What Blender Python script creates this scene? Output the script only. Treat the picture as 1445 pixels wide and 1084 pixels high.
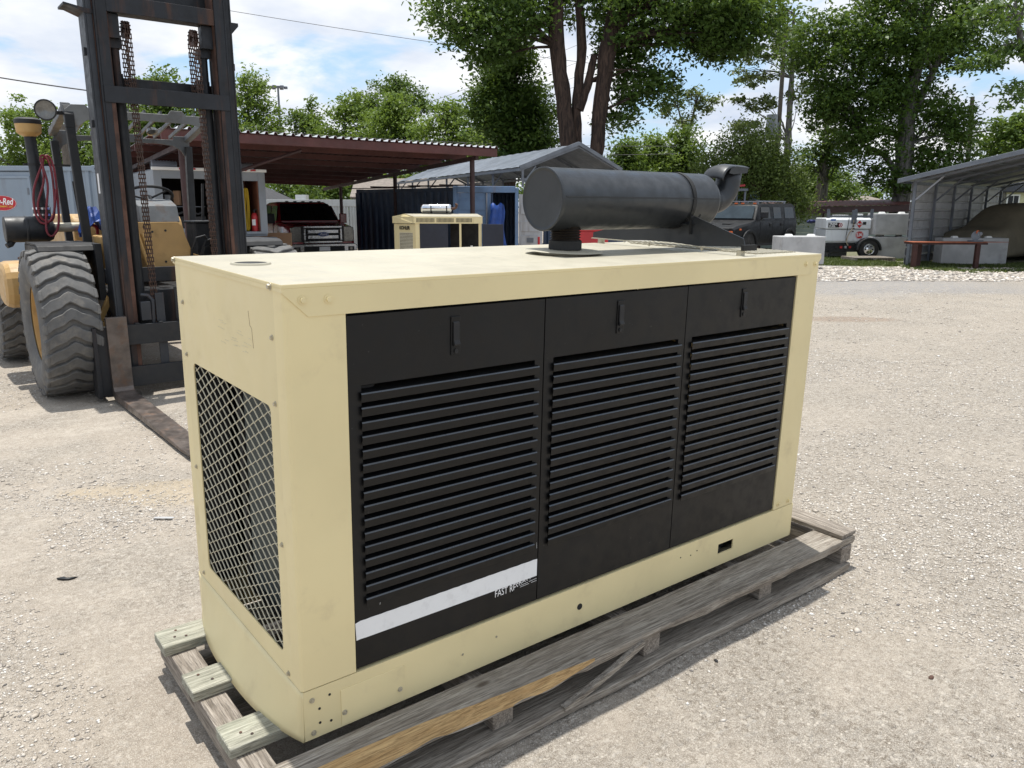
import bpy, bmesh, math, random
import numpy as np
from mathutils import Vector, Matrix, Euler

for o in list(bpy.data.objects): bpy.data.objects.remove(o)
SC = bpy.context.scene
COL = SC.collection
R = math.radians
random.seed(7)
rng = np.random.default_rng(11)

# ------------------------------------------------------------------ camera
CAM = Vector((-0.77726, -1.96672, 1.68466))
YAW, PITCH, ROLL = 0.667217, 0.219063, 0.00161
_fw = Vector((math.sin(YAW)*math.cos(PITCH), math.cos(YAW)*math.cos(PITCH), -math.sin(PITCH)))
_r = Vector((math.cos(YAW), -math.sin(YAW), 0)); _u = _r.cross(_fw)
_r2 = _r*math.cos(ROLL)+_u*math.sin(ROLL); _u2 = _u*math.cos(ROLL)-_r*math.sin(ROLL)
cd = bpy.data.cameras.new('camera'); cam = bpy.data.objects.new('camera', cd); COL.objects.link(cam)
cam.matrix_world = Matrix(((_r2.x, _u2.x, -_fw.x, CAM.x), (_r2.y, _u2.y, -_fw.y, CAM.y), (_r2.z, _u2.z, -_fw.z, CAM.z), (0, 0, 0, 1)))
cd.sensor_width = 36; cd.lens = 27.85; cd.clip_start = 0.05; cd.clip_end = 3000
SC.camera = cam

# ------------------------------------------------------------------ sun, sky, exposure
SUN = Vector((0.050, 0.155, 1.0)).normalized()
SUN_EL = math.asin(SUN.z); SUN_AZ = math.atan2(SUN.x, SUN.y)
sd = bpy.data.lights.new('sun', 'SUN'); sd.energy = 4.25; sd.angle = R(0.55); sd.color = (1, 0.965, 0.90)
so = bpy.data.objects.new('sun', sd); COL.objects.link(so); so.location = (0, 0, 40)
so.rotation_euler = SUN.to_track_quat('Z', 'Y').to_euler()
SC.view_settings.view_transform = 'Standard'; SC.view_settings.look = 'None'
SC.view_settings.exposure = 0.28; SC.view_settings.gamma = 1; SC.view_settings.use_curve_mapping = False

W = bpy.data.worlds.new('World'); SC.world = W; W.use_nodes = True
nt = W.node_tree; nt.nodes.clear(); N = nt.nodes.new; L = nt.links.new
out = N('ShaderNodeOutputWorld'); bg = N('ShaderNodeBackground'); bg.inputs['Strength'].default_value = 0.14
sky = N('ShaderNodeTexSky'); sky.sky_type = 'NISHITA'; sky.sun_disc = False
sky.sun_elevation = SUN_EL; sky.sun_rotation = SUN_AZ; sky.air_density = 1.1; sky.dust_density = 1.6; sky.ozone_density = 1.4
tc = N('ShaderNodeTexCoord'); sep = N('ShaderNodeSeparateXYZ'); L(tc.outputs['Generated'], sep.inputs[0])
def wmath(op, a, b=None):
    m = N('ShaderNodeMath'); m.operation = op
    for i, v in enumerate((a, b)):
        if v is None: continue
        if isinstance(v, (int, float)): m.inputs[i].default_value = v
        else: L(v, m.inputs[i])
    return m.outputs[0]
zz = wmath('ADD', wmath('MAXIMUM', sep.outputs[2], 0.0), 0.22)
cx = wmath('DIVIDE', sep.outputs[0], zz); cy = wmath('DIVIDE', sep.outputs[1], zz)
cmb = N('ShaderNodeCombineXYZ'); L(cx, cmb.inputs[0]); L(cy, cmb.inputs[1]); cmb.inputs[2].default_value = 3.1
n1 = N('ShaderNodeTexNoise'); n1.inputs['Scale'].default_value = 1.55; n1.inputs['Detail'].default_value = 9; n1.inputs['Roughness'].default_value = 0.56; n1.inputs['Distortion'].default_value = 0.25
L(cmb.outputs[0], n1.inputs['Vector'])
mr = N('ShaderNodeMapRange'); mr.interpolation_type = 'SMOOTHSTEP'
mr.inputs['From Min'].default_value = 0.37; mr.inputs['From Max'].default_value = 0.50
L(n1.outputs['Fac'], mr.inputs['Value'])
n2 = N('ShaderNodeTexNoise'); n2.inputs['Scale'].default_value = 2.3; n2.inputs['Detail'].default_value = 8; L(cmb.outputs[0], n2.inputs['Vector'])
cr = N('ShaderNodeValToRGB'); cr.color_ramp.elements[0].position = 0.36; cr.color_ramp.elements[1].position = 0.62
cr.color_ramp.elements[0].color = (4.0, 4.5, 5.4, 1); cr.color_ramp.elements[1].color = (6.4, 6.45, 6.5, 1)
L(n2.outputs['Fac'], cr.inputs['Fac'])
# a little milk in the clear air too
mk = N('ShaderNodeMix'); mk.data_type = 'RGBA'; mk.inputs[0].default_value = 0.45; L(sky.outputs[0], mk.inputs[6]); mk.inputs[7].default_value = (2.6, 4.4, 6.6, 1)
mx = N('ShaderNodeMix'); mx.data_type = 'RGBA'; L(mr.outputs[0], mx.inputs[0]); L(mk.outputs[2], mx.inputs[6]); L(cr.outputs[0], mx.inputs[7])
L(mx.outputs[2], bg.inputs['Color']); L(bg.outputs[0], out.inputs['Surface'])

# ------------------------------------------------------------------ layout frames
SR = Vector((math.cos(YAW), -math.sin(YAW), 0)); SF = Vector((math.sin(YAW), math.cos(YAW), 0))
def G(s, d, z=0.0):            # yard survey frame: s metres to the right, d metres up the yard from the photographer's feet
    return Vector((CAM.x, CAM.y, 0)) + SR*s + SF*d + Vector((0, 0, z))

# ------------------------------------------------------------------ mesh helpers
class MB:
    def __init__(self): self.v = []; self.f = []
    def add(self, vs, fs):
        b = len(self.v); self.v += [tuple(x) for x in vs]; self.f += [tuple(i+b for i in f) for f in fs]; return self
    def box(self, x0, x1, y0, y1, z0, z1):
        return self.add([(x0,y0,z0),(x1,y0,z0),(x1,y1,z0),(x0,y1,z0),(x0,y0,z1),(x1,y0,z1),(x1,y1,z1),(x0,y1,z1)],
            [(0,3,2,1),(4,5,6,7),(0,1,5,4),(1,2,6,5),(2,3,7,6),(3,0,4,7)])
    def beam(self, p0, p1, w, h, up=(0,0,1)):
        p0 = Vector(p0); p1 = Vector(p1); d = (p1-p0).normalized(); u = Vector(up)
        if abs(d.dot(u)) > .98: u = Vector((0,1,0))
        s = d.cross(u).normalized()*(w/2); t = s.cross(d).normalized()*(h/2)
        vs = [p0-s-t, p0+s-t, p0+s+t, p0-s+t, p1-s-t, p1+s-t, p1+s+t, p1-s+t]
        return self.add(vs, [(3,2,1,0),(4,5,6,7),(0,1,5,4),(1,2,6,5),(2,3,7,6),(3,0,4,7)])
    def tube(self, pts, r, n=8, cap=True, closed=False):
        pts = [Vector(p) for p in pts]; m = len(pts)
        rs = r if isinstance(r, (list, tuple)) else [r]*m
        t0 = (pts[1]-pts[0]).normalized(); a = Vector((0,0,1)) if abs(t0.z) < .9 else Vector((1,0,0))
        nrm = (a - t0*a.dot(t0)).normalized(); vs = []
        for i, p in enumerate(pts):
            if closed: t = (pts[(i+1) % m]-pts[i-1]).normalized()
            else: t = (pts[min(i+1, m-1)]-pts[max(i-1, 0)]).normalized()
            nrm = (nrm - t*nrm.dot(t)).normalized(); b = t.cross(nrm)
            for k in range(n):
                q = 2*math.pi*k/n; vs.append(p + (nrm*math.cos(q)+b*math.sin(q))*rs[i])
        fs = []
        for i in range(m if closed else m-1):
            j = (i+1) % m
            for k in range(n):
                l = (k+1) % n; fs.append((i*n+k, i*n+l, j*n+l, j*n+k))
        if cap and not closed:
            fs.append(tuple(range(n-1, -1, -1))); fs.append(tuple((m-1)*n+k for k in range(n)))
        return self.add(vs, fs)
    def cyl(self, p0, p1, r, r1=None, n=16, cap=True): return self.tube([p0, p1], [r, r if r1 is None else r1], n, cap)
    def lathe(self, prof, c, ax=(0,0,1), n=24, cap=False):
        ax = Vector(ax).normalized(); c = Vector(c)
        a = Vector((0,0,1)) if abs(ax.z) < .9 else Vector((1,0,0))
        u = (a-ax*a.dot(ax)).normalized(); w = ax.cross(u); vs = []
        for rr, h in prof:
            for k in range(n):
                q = 2*math.pi*k/n; vs.append(c+ax*h+(u*math.cos(q)+w*math.sin(q))*rr)
        fs = [(i*n+k, i*n+(k+1) % n, (i+1)*n+(k+1) % n, (i+1)*n+k) for i in range(len(prof)-1) for k in range(n)]
        if cap: fs += [tuple(range(n-1, -1, -1)), tuple((len(prof)-1)*n+k for k in range(n))]
        return self.add(vs, fs)
    def prism(self, poly, ax, a0, a1):
        n = len(poly)
        def P(p, a):
            return {'x': (a, p[0], p[1]), 'y': (p[0], a, p[1]), 'z': (p[0], p[1], a)}[ax]
        vs = [P(p, a0) for p in poly]+[P(p, a1) for p in poly]
        fs = [tuple(range(n-1, -1, -1)), tuple(range(n, 2*n))]+[(i, (i+1) % n, n+(i+1) % n, n+i) for i in range(n)]
        return self.add(vs, fs)
    def loft(self, rings, cap=True):
        n = len(rings[0]); vs = [p for r in rings for p in r]
        fs = [(i*n+k, i*n+(k+1) % n, (i+1)*n+(k+1) % n, (i+1)*n+k) for i in range(len(rings)-1) for k in range(n)]
        if cap: fs += [tuple(range(n-1, -1, -1)), tuple((len(rings)-1)*n+k for k in range(n))]
        return self.add(vs, fs)
    def quad(self, a, b, c, d): return self.add([a, b, c, d], [(0,1,2,3)])
    def sheet(self, P):         # grid of points [i][j]
        a = len(P); b = len(P[0]); vs = [p for r in P for p in r]
        return self.add(vs, [(i*b+j, (i+1)*b+j, (i+1)*b+j+1, i*b+j+1) for i in range(a-1) for j in range(b-1)])
    def mesh(self, name, off=None, fix=True):
        me = bpy.data.meshes.new(name)
        v = self.v if off is None else [(x-off[0], y-off[1], z-off[2]) for x, y, z in self.v]
        me.from_pydata(v, [], self.f)
        if fix:
            bm = bmesh.new(); bm.from_mesh(me); bmesh.ops.recalc_face_normals(bm, faces=bm.faces[:]); bm.to_mesh(me); bm.free()
        return me
    def build(self, name, m, parent=None, off=None, bevel=0, smooth=False, seg=2, solid=0, **kw):
        return link(name, self.mesh(name, off), m, parent, bevel, smooth, seg, solid, **kw)

def link(name, me, m, parent=None, bevel=0, smooth=False, seg=2, solid=0, **kw):
    if m is not None and not me.materials: me.materials.append(m)
    o = bpy.data.objects.new(name, me); COL.objects.link(o)
    if parent: o.parent = parent
    if smooth:
        me.polygons.foreach_set('use_smooth', [True]*len(me.polygons)); me.set_sharp_from_angle(angle=R(38 if smooth is True else smooth))
    if solid:
        s = o.modifiers.new('solid', 'SOLIDIFY'); s.thickness = solid; s.offset = 0
    if bevel:
        b = o.modifiers.new('bevel', 'BEVEL'); b.width = bevel; b.segments = seg; b.limit_method = 'ANGLE'; b.angle_limit = R(40)
        b.harden_normals = False
    for k, v in kw.items(): o[k] = v
    return o

def thing(name, label, cat, loc=(0,0,0), rot=0, group=None):
    o = bpy.data.objects.new(name, None); COL.objects.link(o); o.empty_display_size = .1
    o.location = loc; o.rotation_euler = (0, 0, rot) if isinstance(rot, (int, float)) else rot
    o['label'] = label; o['category'] = cat
    if group: o['group'] = group
    return o
def tag(o, label, cat, group=None):
    o['label'] = label; o['category'] = cat
    if group: o['group'] = group
    return o
def structure(o): o['kind'] = 'structure'; return o
def inst(src, parent=None, loc=None, rot=None):
    c = src.copy(); COL.objects.link(c)
    if parent: c.parent = parent
    if loc is not None: c.location = loc
    if rot is not None: c.rotation_euler = rot
    return c
def copy_thing(root, loc, rot=None, label=None):
    r = root.copy(); COL.objects.link(r); r.location = loc
    if rot is not None: r.rotation_euler = (0, 0, rot)
    if label: r['label'] = label
    for ch in root.children:
        c = ch.copy(); COL.objects.link(c); c.parent = r
        for g in ch.children:
            d = g.copy(); COL.objects.link(d); d.parent = c
    return r
def text(name, s, size, m, parent, loc, rot, extrude=0.0005, sx=1.0, shear=0.0, align='LEFT', bold=0.0):
    cu = bpy.data.curves.new(name, 'FONT'); cu.body = s; cu.size = size; cu.extrude = extrude; cu.align_x = align; cu.align_y = 'CENTER'
    cu.shear = shear; cu.offset = bold; cu.resolution_u = 3
    t = bpy.data.objects.new(name+'_tmp', cu); COL.objects.link(t)
    dg = bpy.context.evaluated_depsgraph_get(); me = bpy.data.meshes.new_from_object(t.evaluated_get(dg))
    bpy.data.objects.remove(t); me.name = name
    me.transform(Matrix.Scale(sx, 4, (1,0,0)))
    o = link(name, me, m, parent); o.location = loc; o.rotation_euler = rot
    return o

# ------------------------------------------------------------------ materials
def newmat(name):
    m = bpy.data.materials.new(name); m.use_nodes = True; n = m.node_tree
    return m, n, n.nodes['Principled BSDF']
def nd(n, t, **kw):
    o = n.nodes.new(t)
    for k, v in kw.items():
        if k.startswith('i_'): o.inputs[k[2:].replace('_', ' ')].default_value = v
        else: setattr(o, k, v)
    return o
def rgba(c): return (c[0], c[1], c[2], 1)
def mixc(n, fac, a, b, mode='MIX'):
    m = n.nodes.new('ShaderNodeMix'); m.data_type = 'RGBA'; m.blend_type = mode
    for i, v in ((0, fac), (6, a), (7, b)):
        if isinstance(v, (int, float)): m.inputs[i].default_value = v
        elif isinstance(v, tuple): m.inputs[i].default_value = rgba(v)
        else: n.links.new(v, m.inputs[i])
    return m.outputs[2]
def maprange(n, v, a, b, c=0.0, d=1.0, smooth=True):
    m = n.nodes.new('ShaderNodeMapRange'); n.links.new(v, m.inputs['Value'])
    m.inputs['From Min'].default_value = a; m.inputs['From Max'].default_value = b; m.inputs['To Min'].default_value = c; m.inputs['To Max'].default_value = d
    if smooth: m.interpolation_type = 'SMOOTHSTEP'
    return m.outputs[0]
def mth(n, op, a, b=None):
    m = n.nodes.new('ShaderNodeMath'); m.operation = op
    for i, v in enumerate((a, b)):
        if v is None: continue
        if isinstance(v, (int, float)): m.inputs[i].default_value = v
        else: n.links.new(v, m.inputs[i])
    return m.outputs[0]
def coords(n, scale=(1,1,1), randomise=False, world=False):
    t = n.nodes.new('ShaderNodeTexCoord'); v = t.outputs['Object']
    if world: v = n.nodes.new('ShaderNodeNewGeometry').outputs['Position']
    if randomise:
        oi = n.nodes.new('ShaderNodeObjectInfo'); ad = n.nodes.new('ShaderNodeVectorMath'); ad.operation = 'ADD'
        sc = n.nodes.new('ShaderNodeMath'); sc.operation = 'MULTIPLY'; n.links.new(oi.outputs['Random'], sc.inputs[0]); sc.inputs[1].default_value = 37.0
        n.links.new(v, ad.inputs[0]); n.links.new(sc.outputs[0], ad.inputs[1]); v = ad.outputs[0]
    mp = n.nodes.new('ShaderNodeMapping'); n.links.new(v, mp.inputs['Vector']); mp.inputs['Scale'].default_value = scale
    return mp.outputs[0]
def noise(n, vec, scale, detail=5, rough=.55, dist=0.0):
    t = n.nodes.new('ShaderNodeTexNoise'); n.links.new(vec, t.inputs['Vector'])
    t.inputs['Scale'].default_value = scale; t.inputs['Detail'].default_value = detail; t.inputs['Roughness'].default_value = rough; t.inputs['Distortion'].default_value = dist
    return t.outputs['Fac']
def bump(n, b, h, strength=.2, dist=.01):
    x = n.nodes.new('ShaderNodeBump'); x.inputs['Strength'].default_value = strength; x.inputs['Distance'].default_value = dist
    n.links.new(h, x.inputs['Height']); n.links.new(x.outputs[0], b.inputs['Normal']); return x
def mul(c, k): return tuple(min(1, x*k) for x in c)
def paint(name, col, rough=.5, metal=0.0, var=.12, scale=3.0, dirt=None, dscale=7.0, damt=.5, dlo=.5, dhi=.72, bscale=140.0, bstr=.08, spec=None, streak=False, world=False, rand=True, warp=0.0):
    m, n, b = newmat(name); v = coords(n, randomise=rand, world=world)
    a = noise(n, v, scale, 5); c = mixc(n, maprange(n, a, .3, .7), mul(col, 1-var), mul(col, 1+var))
    rg = maprange(n, noise(n, v, scale*4+3, 4), .3, .7, max(.03, rough-.08), min(1, rough+.1))
    if dirt is not None:
        dv = coords(n, (1, 1, .12) if streak else (1, 1, 1), randomise=rand, world=world)
        f = maprange(n, noise(n, dv, dscale, 8, .65), dlo, dhi, 0, damt); c = mixc(n, f, c, dirt)
        rg = mixc_f(n, f, rg, .85)
    n.links.new(c, b.inputs['Base Color']); n.links.new(rg, b.inputs['Roughness']); b.inputs['Metallic'].default_value = metal
    if spec is not None: b.inputs['Specular IOR Level'].default_value = spec
    if bstr:
        x = bump(n, b, noise(n, v, bscale, 3), bstr, .004)
        if warp:
            y = n.nodes.new('ShaderNodeBump'); y.inputs['Strength'].default_value = warp; y.inputs['Distance'].default_value = .02; n.links.new(noise(n, v, 3.2, 2), y.inputs['Height']); n.links.new(y.outputs[0], x.inputs['Normal'])
    return m
def mixc_f(n, f, a, bval):
    m = n.nodes.new('ShaderNodeMix'); m.data_type = 'FLOAT'; n.links.new(f, m.inputs[0]); n.links.new(a, m.inputs[2]); m.inputs[3].default_value = bval
    return m.outputs[0]
def wood(name, dark, light, axis='x', scale=1.0, green=None):
    m, n, b = newmat(name)
    st = {'x': (2.2, 34, 34), 'y': (34, 2.2, 34), 'z': (34, 34, 2.2)}[axis]
    fn = {'x': (9, 210, 210), 'y': (210, 9, 210), 'z': (210, 210, 9)}[axis]
    v = coords(n, st, randomise=True); v2 = coords(n, fn, randomise=True); v3 = coords(n, randomise=True)
    a = noise(n, v, scale, 7, .70, 1.4); g = noise(n, v2, scale, 4, .7, .8); w = noise(n, v3, 5, 5)
    c = mixc(n, maprange(n, a, .3, .7), dark, light)
    c = mixc(n, maprange(n, g, .36, .58, .75, 0), c, mul(dark, .45))
    c = mixc(n, maprange(n, w, .5, .75, 0, .45), c, green if green else mul(light, .75))
    ks = {'x': (1.3, 3.4, 3.4), 'y': (3.4, 1.3, 3.4), 'z': (3.4, 3.4, 1.3)}[axis]; kv = n.nodes.new('ShaderNodeTexVoronoi'); n.links.new(coords(n, ks, randomise=True), kv.inputs['Vector']); kv.inputs['Scale'].default_value = 2.4
    c = mixc(n, maprange(n, kv.outputs['Distance'], .05, .14, .8, 0), c, (.07, .048, .032)); c = mixc(n, mth(n, 'MULTIPLY', maprange(n, kv.outputs['Distance'], .10, .20, 1, 0), maprange(n, kv.outputs['Distance'], .10, .14)), c, mul(light, .62))
    n.links.new(c, b.inputs['Base Color']); b.inputs['Roughness'].default_value = .85; b.inputs['Specular IOR Level'].default_value = .25
    h = mth(n, 'ADD', mth(n, 'MULTIPLY', g, .6), a); bump(n, b, h, .8, .008)
    return m

M = {}
M['cream'] = paint('cream_paint', (.735, .625, .355), .42, warp=.5, var=.05, scale=1.6, dirt=(.46, .37, .22), dscale=7, damt=.38, dlo=.54, dhi=.80, bscale=60, bstr=.02)
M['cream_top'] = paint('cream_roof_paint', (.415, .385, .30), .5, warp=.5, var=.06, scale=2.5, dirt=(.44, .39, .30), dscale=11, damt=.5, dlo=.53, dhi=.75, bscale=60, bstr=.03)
M['cream_wire'] = paint('cream_wire_paint', (.66, .61, .46), .5, var=.06)
M['black'] = paint('black_satin_paint', (.0040, .0043, .0050), .40, warp=.35, var=.2, scale=5, dirt=(.10, .095, .085), dscale=55, damt=.45, dlo=.66, dhi=.72, bscale=45, bstr=.02, spec=.34)
M['edge_glint'] = paint('black_edge_glint', (.030, .038, .047), .30, var=.3, scale=9, bstr=.02, spec=.8)  # sky highlight along the slat lips put into the colour, over slight wear
M['black_matte'] = paint('black_matte', (.012, .012, .012), .7, var=.2)
M['dark_inside'] = paint('dark_machinery', (.02, .02, .022), .7, var=.4, scale=9)
M['muffler'] = paint('grey_black_heat_paint', (.030, .033, .037), .40, metal=.3, var=.08, scale=4, dirt=(.10, .085, .07), dscale=14, damt=.16, dlo=.60, dhi=.8, bscale=35, bstr=.03)
M['flex'] = paint('sooty_flex_steel', (.045, .036, .030), .55, metal=.5, var=.3, scale=9)
M['bolt'] = paint('zinc_bolt', (.50, .46, .36), .4, metal=.55, var=.15)
M['white_decal'] = paint('white_decal', (.80, .81, .82), .4, var=.02, dirt=(.55, .55, .55), dscale=30, damt=.3)
M['white_print'] = paint('white_print', (.8, .8, .8), .5, var=.02)
M['radiator'] = None
def radiator_mat():
    m, n, b = newmat('radiator_fins'); v = coords(n)
    w = n.nodes.new('ShaderNodeTexWave'); n.links.new(v, w.inputs['Vector']); w.wave_type = 'BANDS'; w.bands_direction = 'Z'; w.inputs['Scale'].default_value = 55; w.inputs['Distortion'].default_value = .4
    w2 = n.nodes.new('ShaderNodeTexWave'); n.links.new(v, w2.inputs['Vector']); w2.bands_direction = 'Y'; w2.inputs['Scale'].default_value = 30
    f = mth(n, 'MULTIPLY', w.outputs['Fac'], w2.outputs['Fac'])
    c = mixc(n, f, (.012, .016, .016), (.13, .16, .15)); c = mixc(n, maprange(n, noise(n, v, 4, 5), .35, .7, 0, .5), c, (.11, .12, .11))
    n.links.new(c, b.inputs['Base Color']); b.inputs['Roughness'].default_value = .6; return m
M['radiator'] = radiator_mat()
M['wood_x'] = wood('weathered_wood', (.20, .168, .135), (.48, .435, .37), 'x')
M['wood_y'] = wood('weathered_cross_wood', (.19, .16, .13), (.45, .40, .345), 'y')
M['wood_green'] = wood('treated_deck_wood', (.30, .295, .235), (.52, .505, .42), 'x', green=(.43, .45, .345))
M['wood_tan'] = wood('fresh_split_wood', (.46, .28, .12), (.62, .42, .20), 'x')
M['rubber'] = paint('dusty_tyre_rubber', (.105, .104, .102), .8, var=.15, scale=6, dirt=(.25, .225, .19), dscale=9, damt=.55, dlo=.45, dhi=.75, bscale=90, bstr=.12)
M['rubber_dark'] = paint('dark_tyre_rubber', (.022, .021, .021), .85, var=.2, scale=6, dirt=(.10, .09, .08), damt=.4)
M['mast'] = paint('worn_mast_steel', (.012, .0135, .017), .5, metal=.2, var=.25, scale=3, dirt=(.10, .050, .032), dscale=6, damt=.75, dlo=.52, dhi=.70, streak=True, bscale=60, bstr=.06)
M['mast_grey'] = paint('greyed_mast_steel', (.035, .039, .046), .5, metal=.25, var=.2, scale=3, dirt=(.12, .06, .04), dscale=5, damt=.7, dlo=.55, dhi=.70, streak=True)
M['fork'] = paint('scraped_fork_steel', (.12, .10, .088), .42, metal=.45, var=.35, scale=7, dirt=(.16, .095, .06), dscale=9, damt=.7, dlo=.48, dhi=.7, bscale=40, bstr=.12)
M['rust'] = paint('rusty_steel', (.10, .050, .034), .75, metal=.2, var=.4, scale=6, dirt=(.022, .022, .024), dscale=5, damt=.85, dlo=.44, dhi=.62, streak=True)
M['chain'] = paint('oily_rusty_chain', (.075, .042, .030), .6, metal=.3, var=.4, scale=30)
M['tan'] = paint('tan_machine_paint', (.46, .285, .105), .45, var=.10, scale=4, dirt=(.17, .11, .06), dscale=6, damt=.55, dlo=.52, dhi=.75)
M['guard'] = paint('grey_guard_paint', (.13, .138, .145), .55, metal=.2, var=.15, scale=5, dirt=(.13, .08, .05), dscale=7, damt=.6, dlo=.52, dhi=.7)
M['guard_plate'] = paint('pale_dusty_guard_paint', (.22, .23, .235), .55, metal=.2, var=.15, scale=5, dirt=(.16, .11, .08), dscale=7, damt=.6, dlo=.52, dhi=.7)
M['guard_dark'] = paint('charcoal_frame_paint', (.011, .0125, .015), .5, var=.2, dirt=(.05, .04, .034), damt=.35)
M['red_hose'] = paint('red_hose_rubber', (.17, .017, .026), .5, var=.2, scale=12)
M['red'] = paint('red_paint', (.42, .025, .03), .45, var=.12)
M['blue_tarp'] = paint('blue_tarp', (.015, .06, .27), .5, var=.25, scale=6)
M['chrome'] = paint('chrome', (.72, .73, .75), .14, metal=1, var=.05, bstr=0)
M['dull_chrome'] = paint('dull_chrome', (.34, .35, .37), .2, metal=1, var=.1, bstr=0)
M['lamp_glass'] = paint('lamp_glass', (.16, .16, .155), .12, metal=.5, var=.2, scale=20)
M['grey_container'] = paint('grey_blue_container_paint', (.245, .30, .365), .5, var=.07, scale=1.2, dirt=(.17, .17, .18), dscale=5, damt=.45, dlo=.52, dhi=.75, streak=True)
M['truck_grey'] = paint('pale_grey_truck_paint', (.24, .265, .295), .5, var=.08, scale=1.5, dirt=(.24, .22, .20), dscale=5, damt=.4)
M['navy'] = paint('navy_container_paint', (.030, .055, .105), .55, var=.2, scale=1.2, dirt=(.10, .085, .08), dscale=4, damt=.55, dlo=.5, dhi=.72, streak=True)
M['blue_door'] = paint('faded_blue_door_paint', (.13, .215, .36), .5, var=.16, scale=2, dirt=(.20, .16, .14), dscale=5, damt=.6, dlo=.54, dhi=.72, streak=True)
M['pale_door'] = paint('pale_grey_door_paint', (.42, .43, .45), .5, var=.1, scale=2, dirt=(.22, .19, .17), dscale=5, damt=.5, streak=True)
M['maroon'] = paint('maroon_steel_paint', (.085, .026, .023), .6, var=.2, scale=2, dirt=(.08, .04, .03), dscale=5, damt=.5)
M['maroon_dark'] = paint('dark_maroon_post', (.045, .02, .02), .6, var=.2)
M['galv'] = paint('galvanised_sheet', (.29, .305, .335), .5, metal=.3, var=.12, scale=1.5, dirt=(.26, .25, .24), dscale=4, damt=.4)
M['bright_rib'] = paint('bright_sheet_crest', (.62, .62, .62), .4, metal=.3, var=.1)
M['shed_wall'] = paint('pale_ribbed_wall_sheet', (.40, .40, .415), .55, metal=.15, var=.12, scale=1.5, dirt=(.22, .21, .20), dscale=4, damt=.45)
M['galv_roof'] = paint('weathered_sheet_roof', (.135, .155, .185), .5, metal=.3, var=.22, scale=1.2, dirt=(.18, .19, .21), dscale=3, damt=.6)
M['galv_frame'] = paint('grey_steel_tube', (.15, .165, .19), .5, metal=.3, var=.15)
M['fence'] = paint('pale_fence_sheet', (.40, .42, .42), .6, var=.08, scale=1, dirt=(.3, .29, .27), damt=.4, streak=True)
M['truck_red'] = paint('dark_red_car_paint', (.27, .013, .022), .16, var=.1, scale=1, bstr=0, spec=.7)
M['glass'] = paint('dark_tinted_glass', (.006, .008, .009), .06, var=.2, bstr=0, spec=.25)
M['glass_pale'] = paint('sky_bright_glass', (.035, .05, .06), .06, metal=.15, var=.2, bstr=0)
M['suv'] = paint('matte_charcoal_car_paint', (.010, .0105, .012), .5, var=.1, scale=1, dirt=(.06, .055, .05), damt=.25, bstr=0, spec=.28)
M['plastic'] = paint('black_trim_plastic', (.014, .014, .015), .6, var=.2)
M['amber'] = paint('amber_lens', (.55, .12, .03), .3, var=.1)
M['red_lens'] = paint('red_lens', (.40, .02, .02), .3, var=.1)
M['concrete'] = paint('cast_concrete', (.40, .40, .40), .85, var=.12, scale=2.5, dirt=(.24, .23, .225), dscale=3, damt=.6, dlo=.5, dhi=.75, bscale=40, bstr=.2)
M['white_tank'] = paint('white_tank_paint', (.68, .70, .72), .4, var=.05, scale=2, dirt=(.42, .40, .37), dscale=5, damt=.4, streak=True)
M['red_table'] = paint('red_oxide_steel', (.052, .018, .014), .7, var=.2, scale=4, dirt=(.09, .035, .03), damt=.6)
M['rust_plate'] = paint('orange_rust_plate', (.34, .10, .045), .8, var=.2, scale=4, dirt=(.20, .07, .04), damt=.5)
M['cover'] = paint('tan_car_cover', (.20, .175, .125), .85, var=.12, scale=2, bscale=300, bstr=.1)
M['shingle'] = paint('brown_grey_shingles', (.21, .18, .155), .9, var=.18, scale=6, bscale=20, bstr=.4)
M['shingle_dark'] = paint('dark_shingles', (.05, .05, .055), .9, var=.2, scale=6, bscale=20, bstr=.3)
M['siding'] = paint('pale_green_siding', (.34, .40, .36), .7, var=.08)
M['siding_yellow'] = paint('pale_yellow_siding', (.55, .53, .33), .7, var=.06)
M['white'] = paint('white_trim', (.75, .75, .73), .5, var=.04)
M['pole'] = wood('utility_pole_wood', (.10, .085, .07), (.20, .175, .15), 'z')
M['wire'] = paint('black_cable', (.02, .02, .022), .6, var=.1)
M['pale_blue'] = paint('pale_blue_paint', (.30, .44, .60), .5, var=.1)
M['cardboard'] = paint('brown_cardboard', (.33, .20, .12), .85, var=.08)
M['yellow_hose'] = paint('yellow_hose', (.55, .38, .02), .5, var=.12)
M['orange_wood'] = paint('red_brown_panel', (.22, .085, .05), .7, var=.2, scale=4)
M['dark_box'] = paint('dark_box_inside', (.02, .018, .017), .8, var=.3)
M['bark'] = None
def bark_mat(name, a, b_):
    m, n, b = newmat(name); v = coords(n, (6, 6, 1.1), world=True)
    f = noise(n, v, 1.6, 8, .65, .6); c = mixc(n, maprange(n, f, .35, .65), a, b_)
    n.links.new(c, b.inputs['Base Color']); b.inputs['Roughness'].default_value = .95; bump(n, b, f, 1.0, .12); return m
M['bark'] = bark_mat('furrowed_bark', (.022, .014, .011), (.085, .054, .040))
M['bark_grey'] = bark_mat('grey_bark', (.060, .057, .050), (.20, .19, .17))
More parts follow.
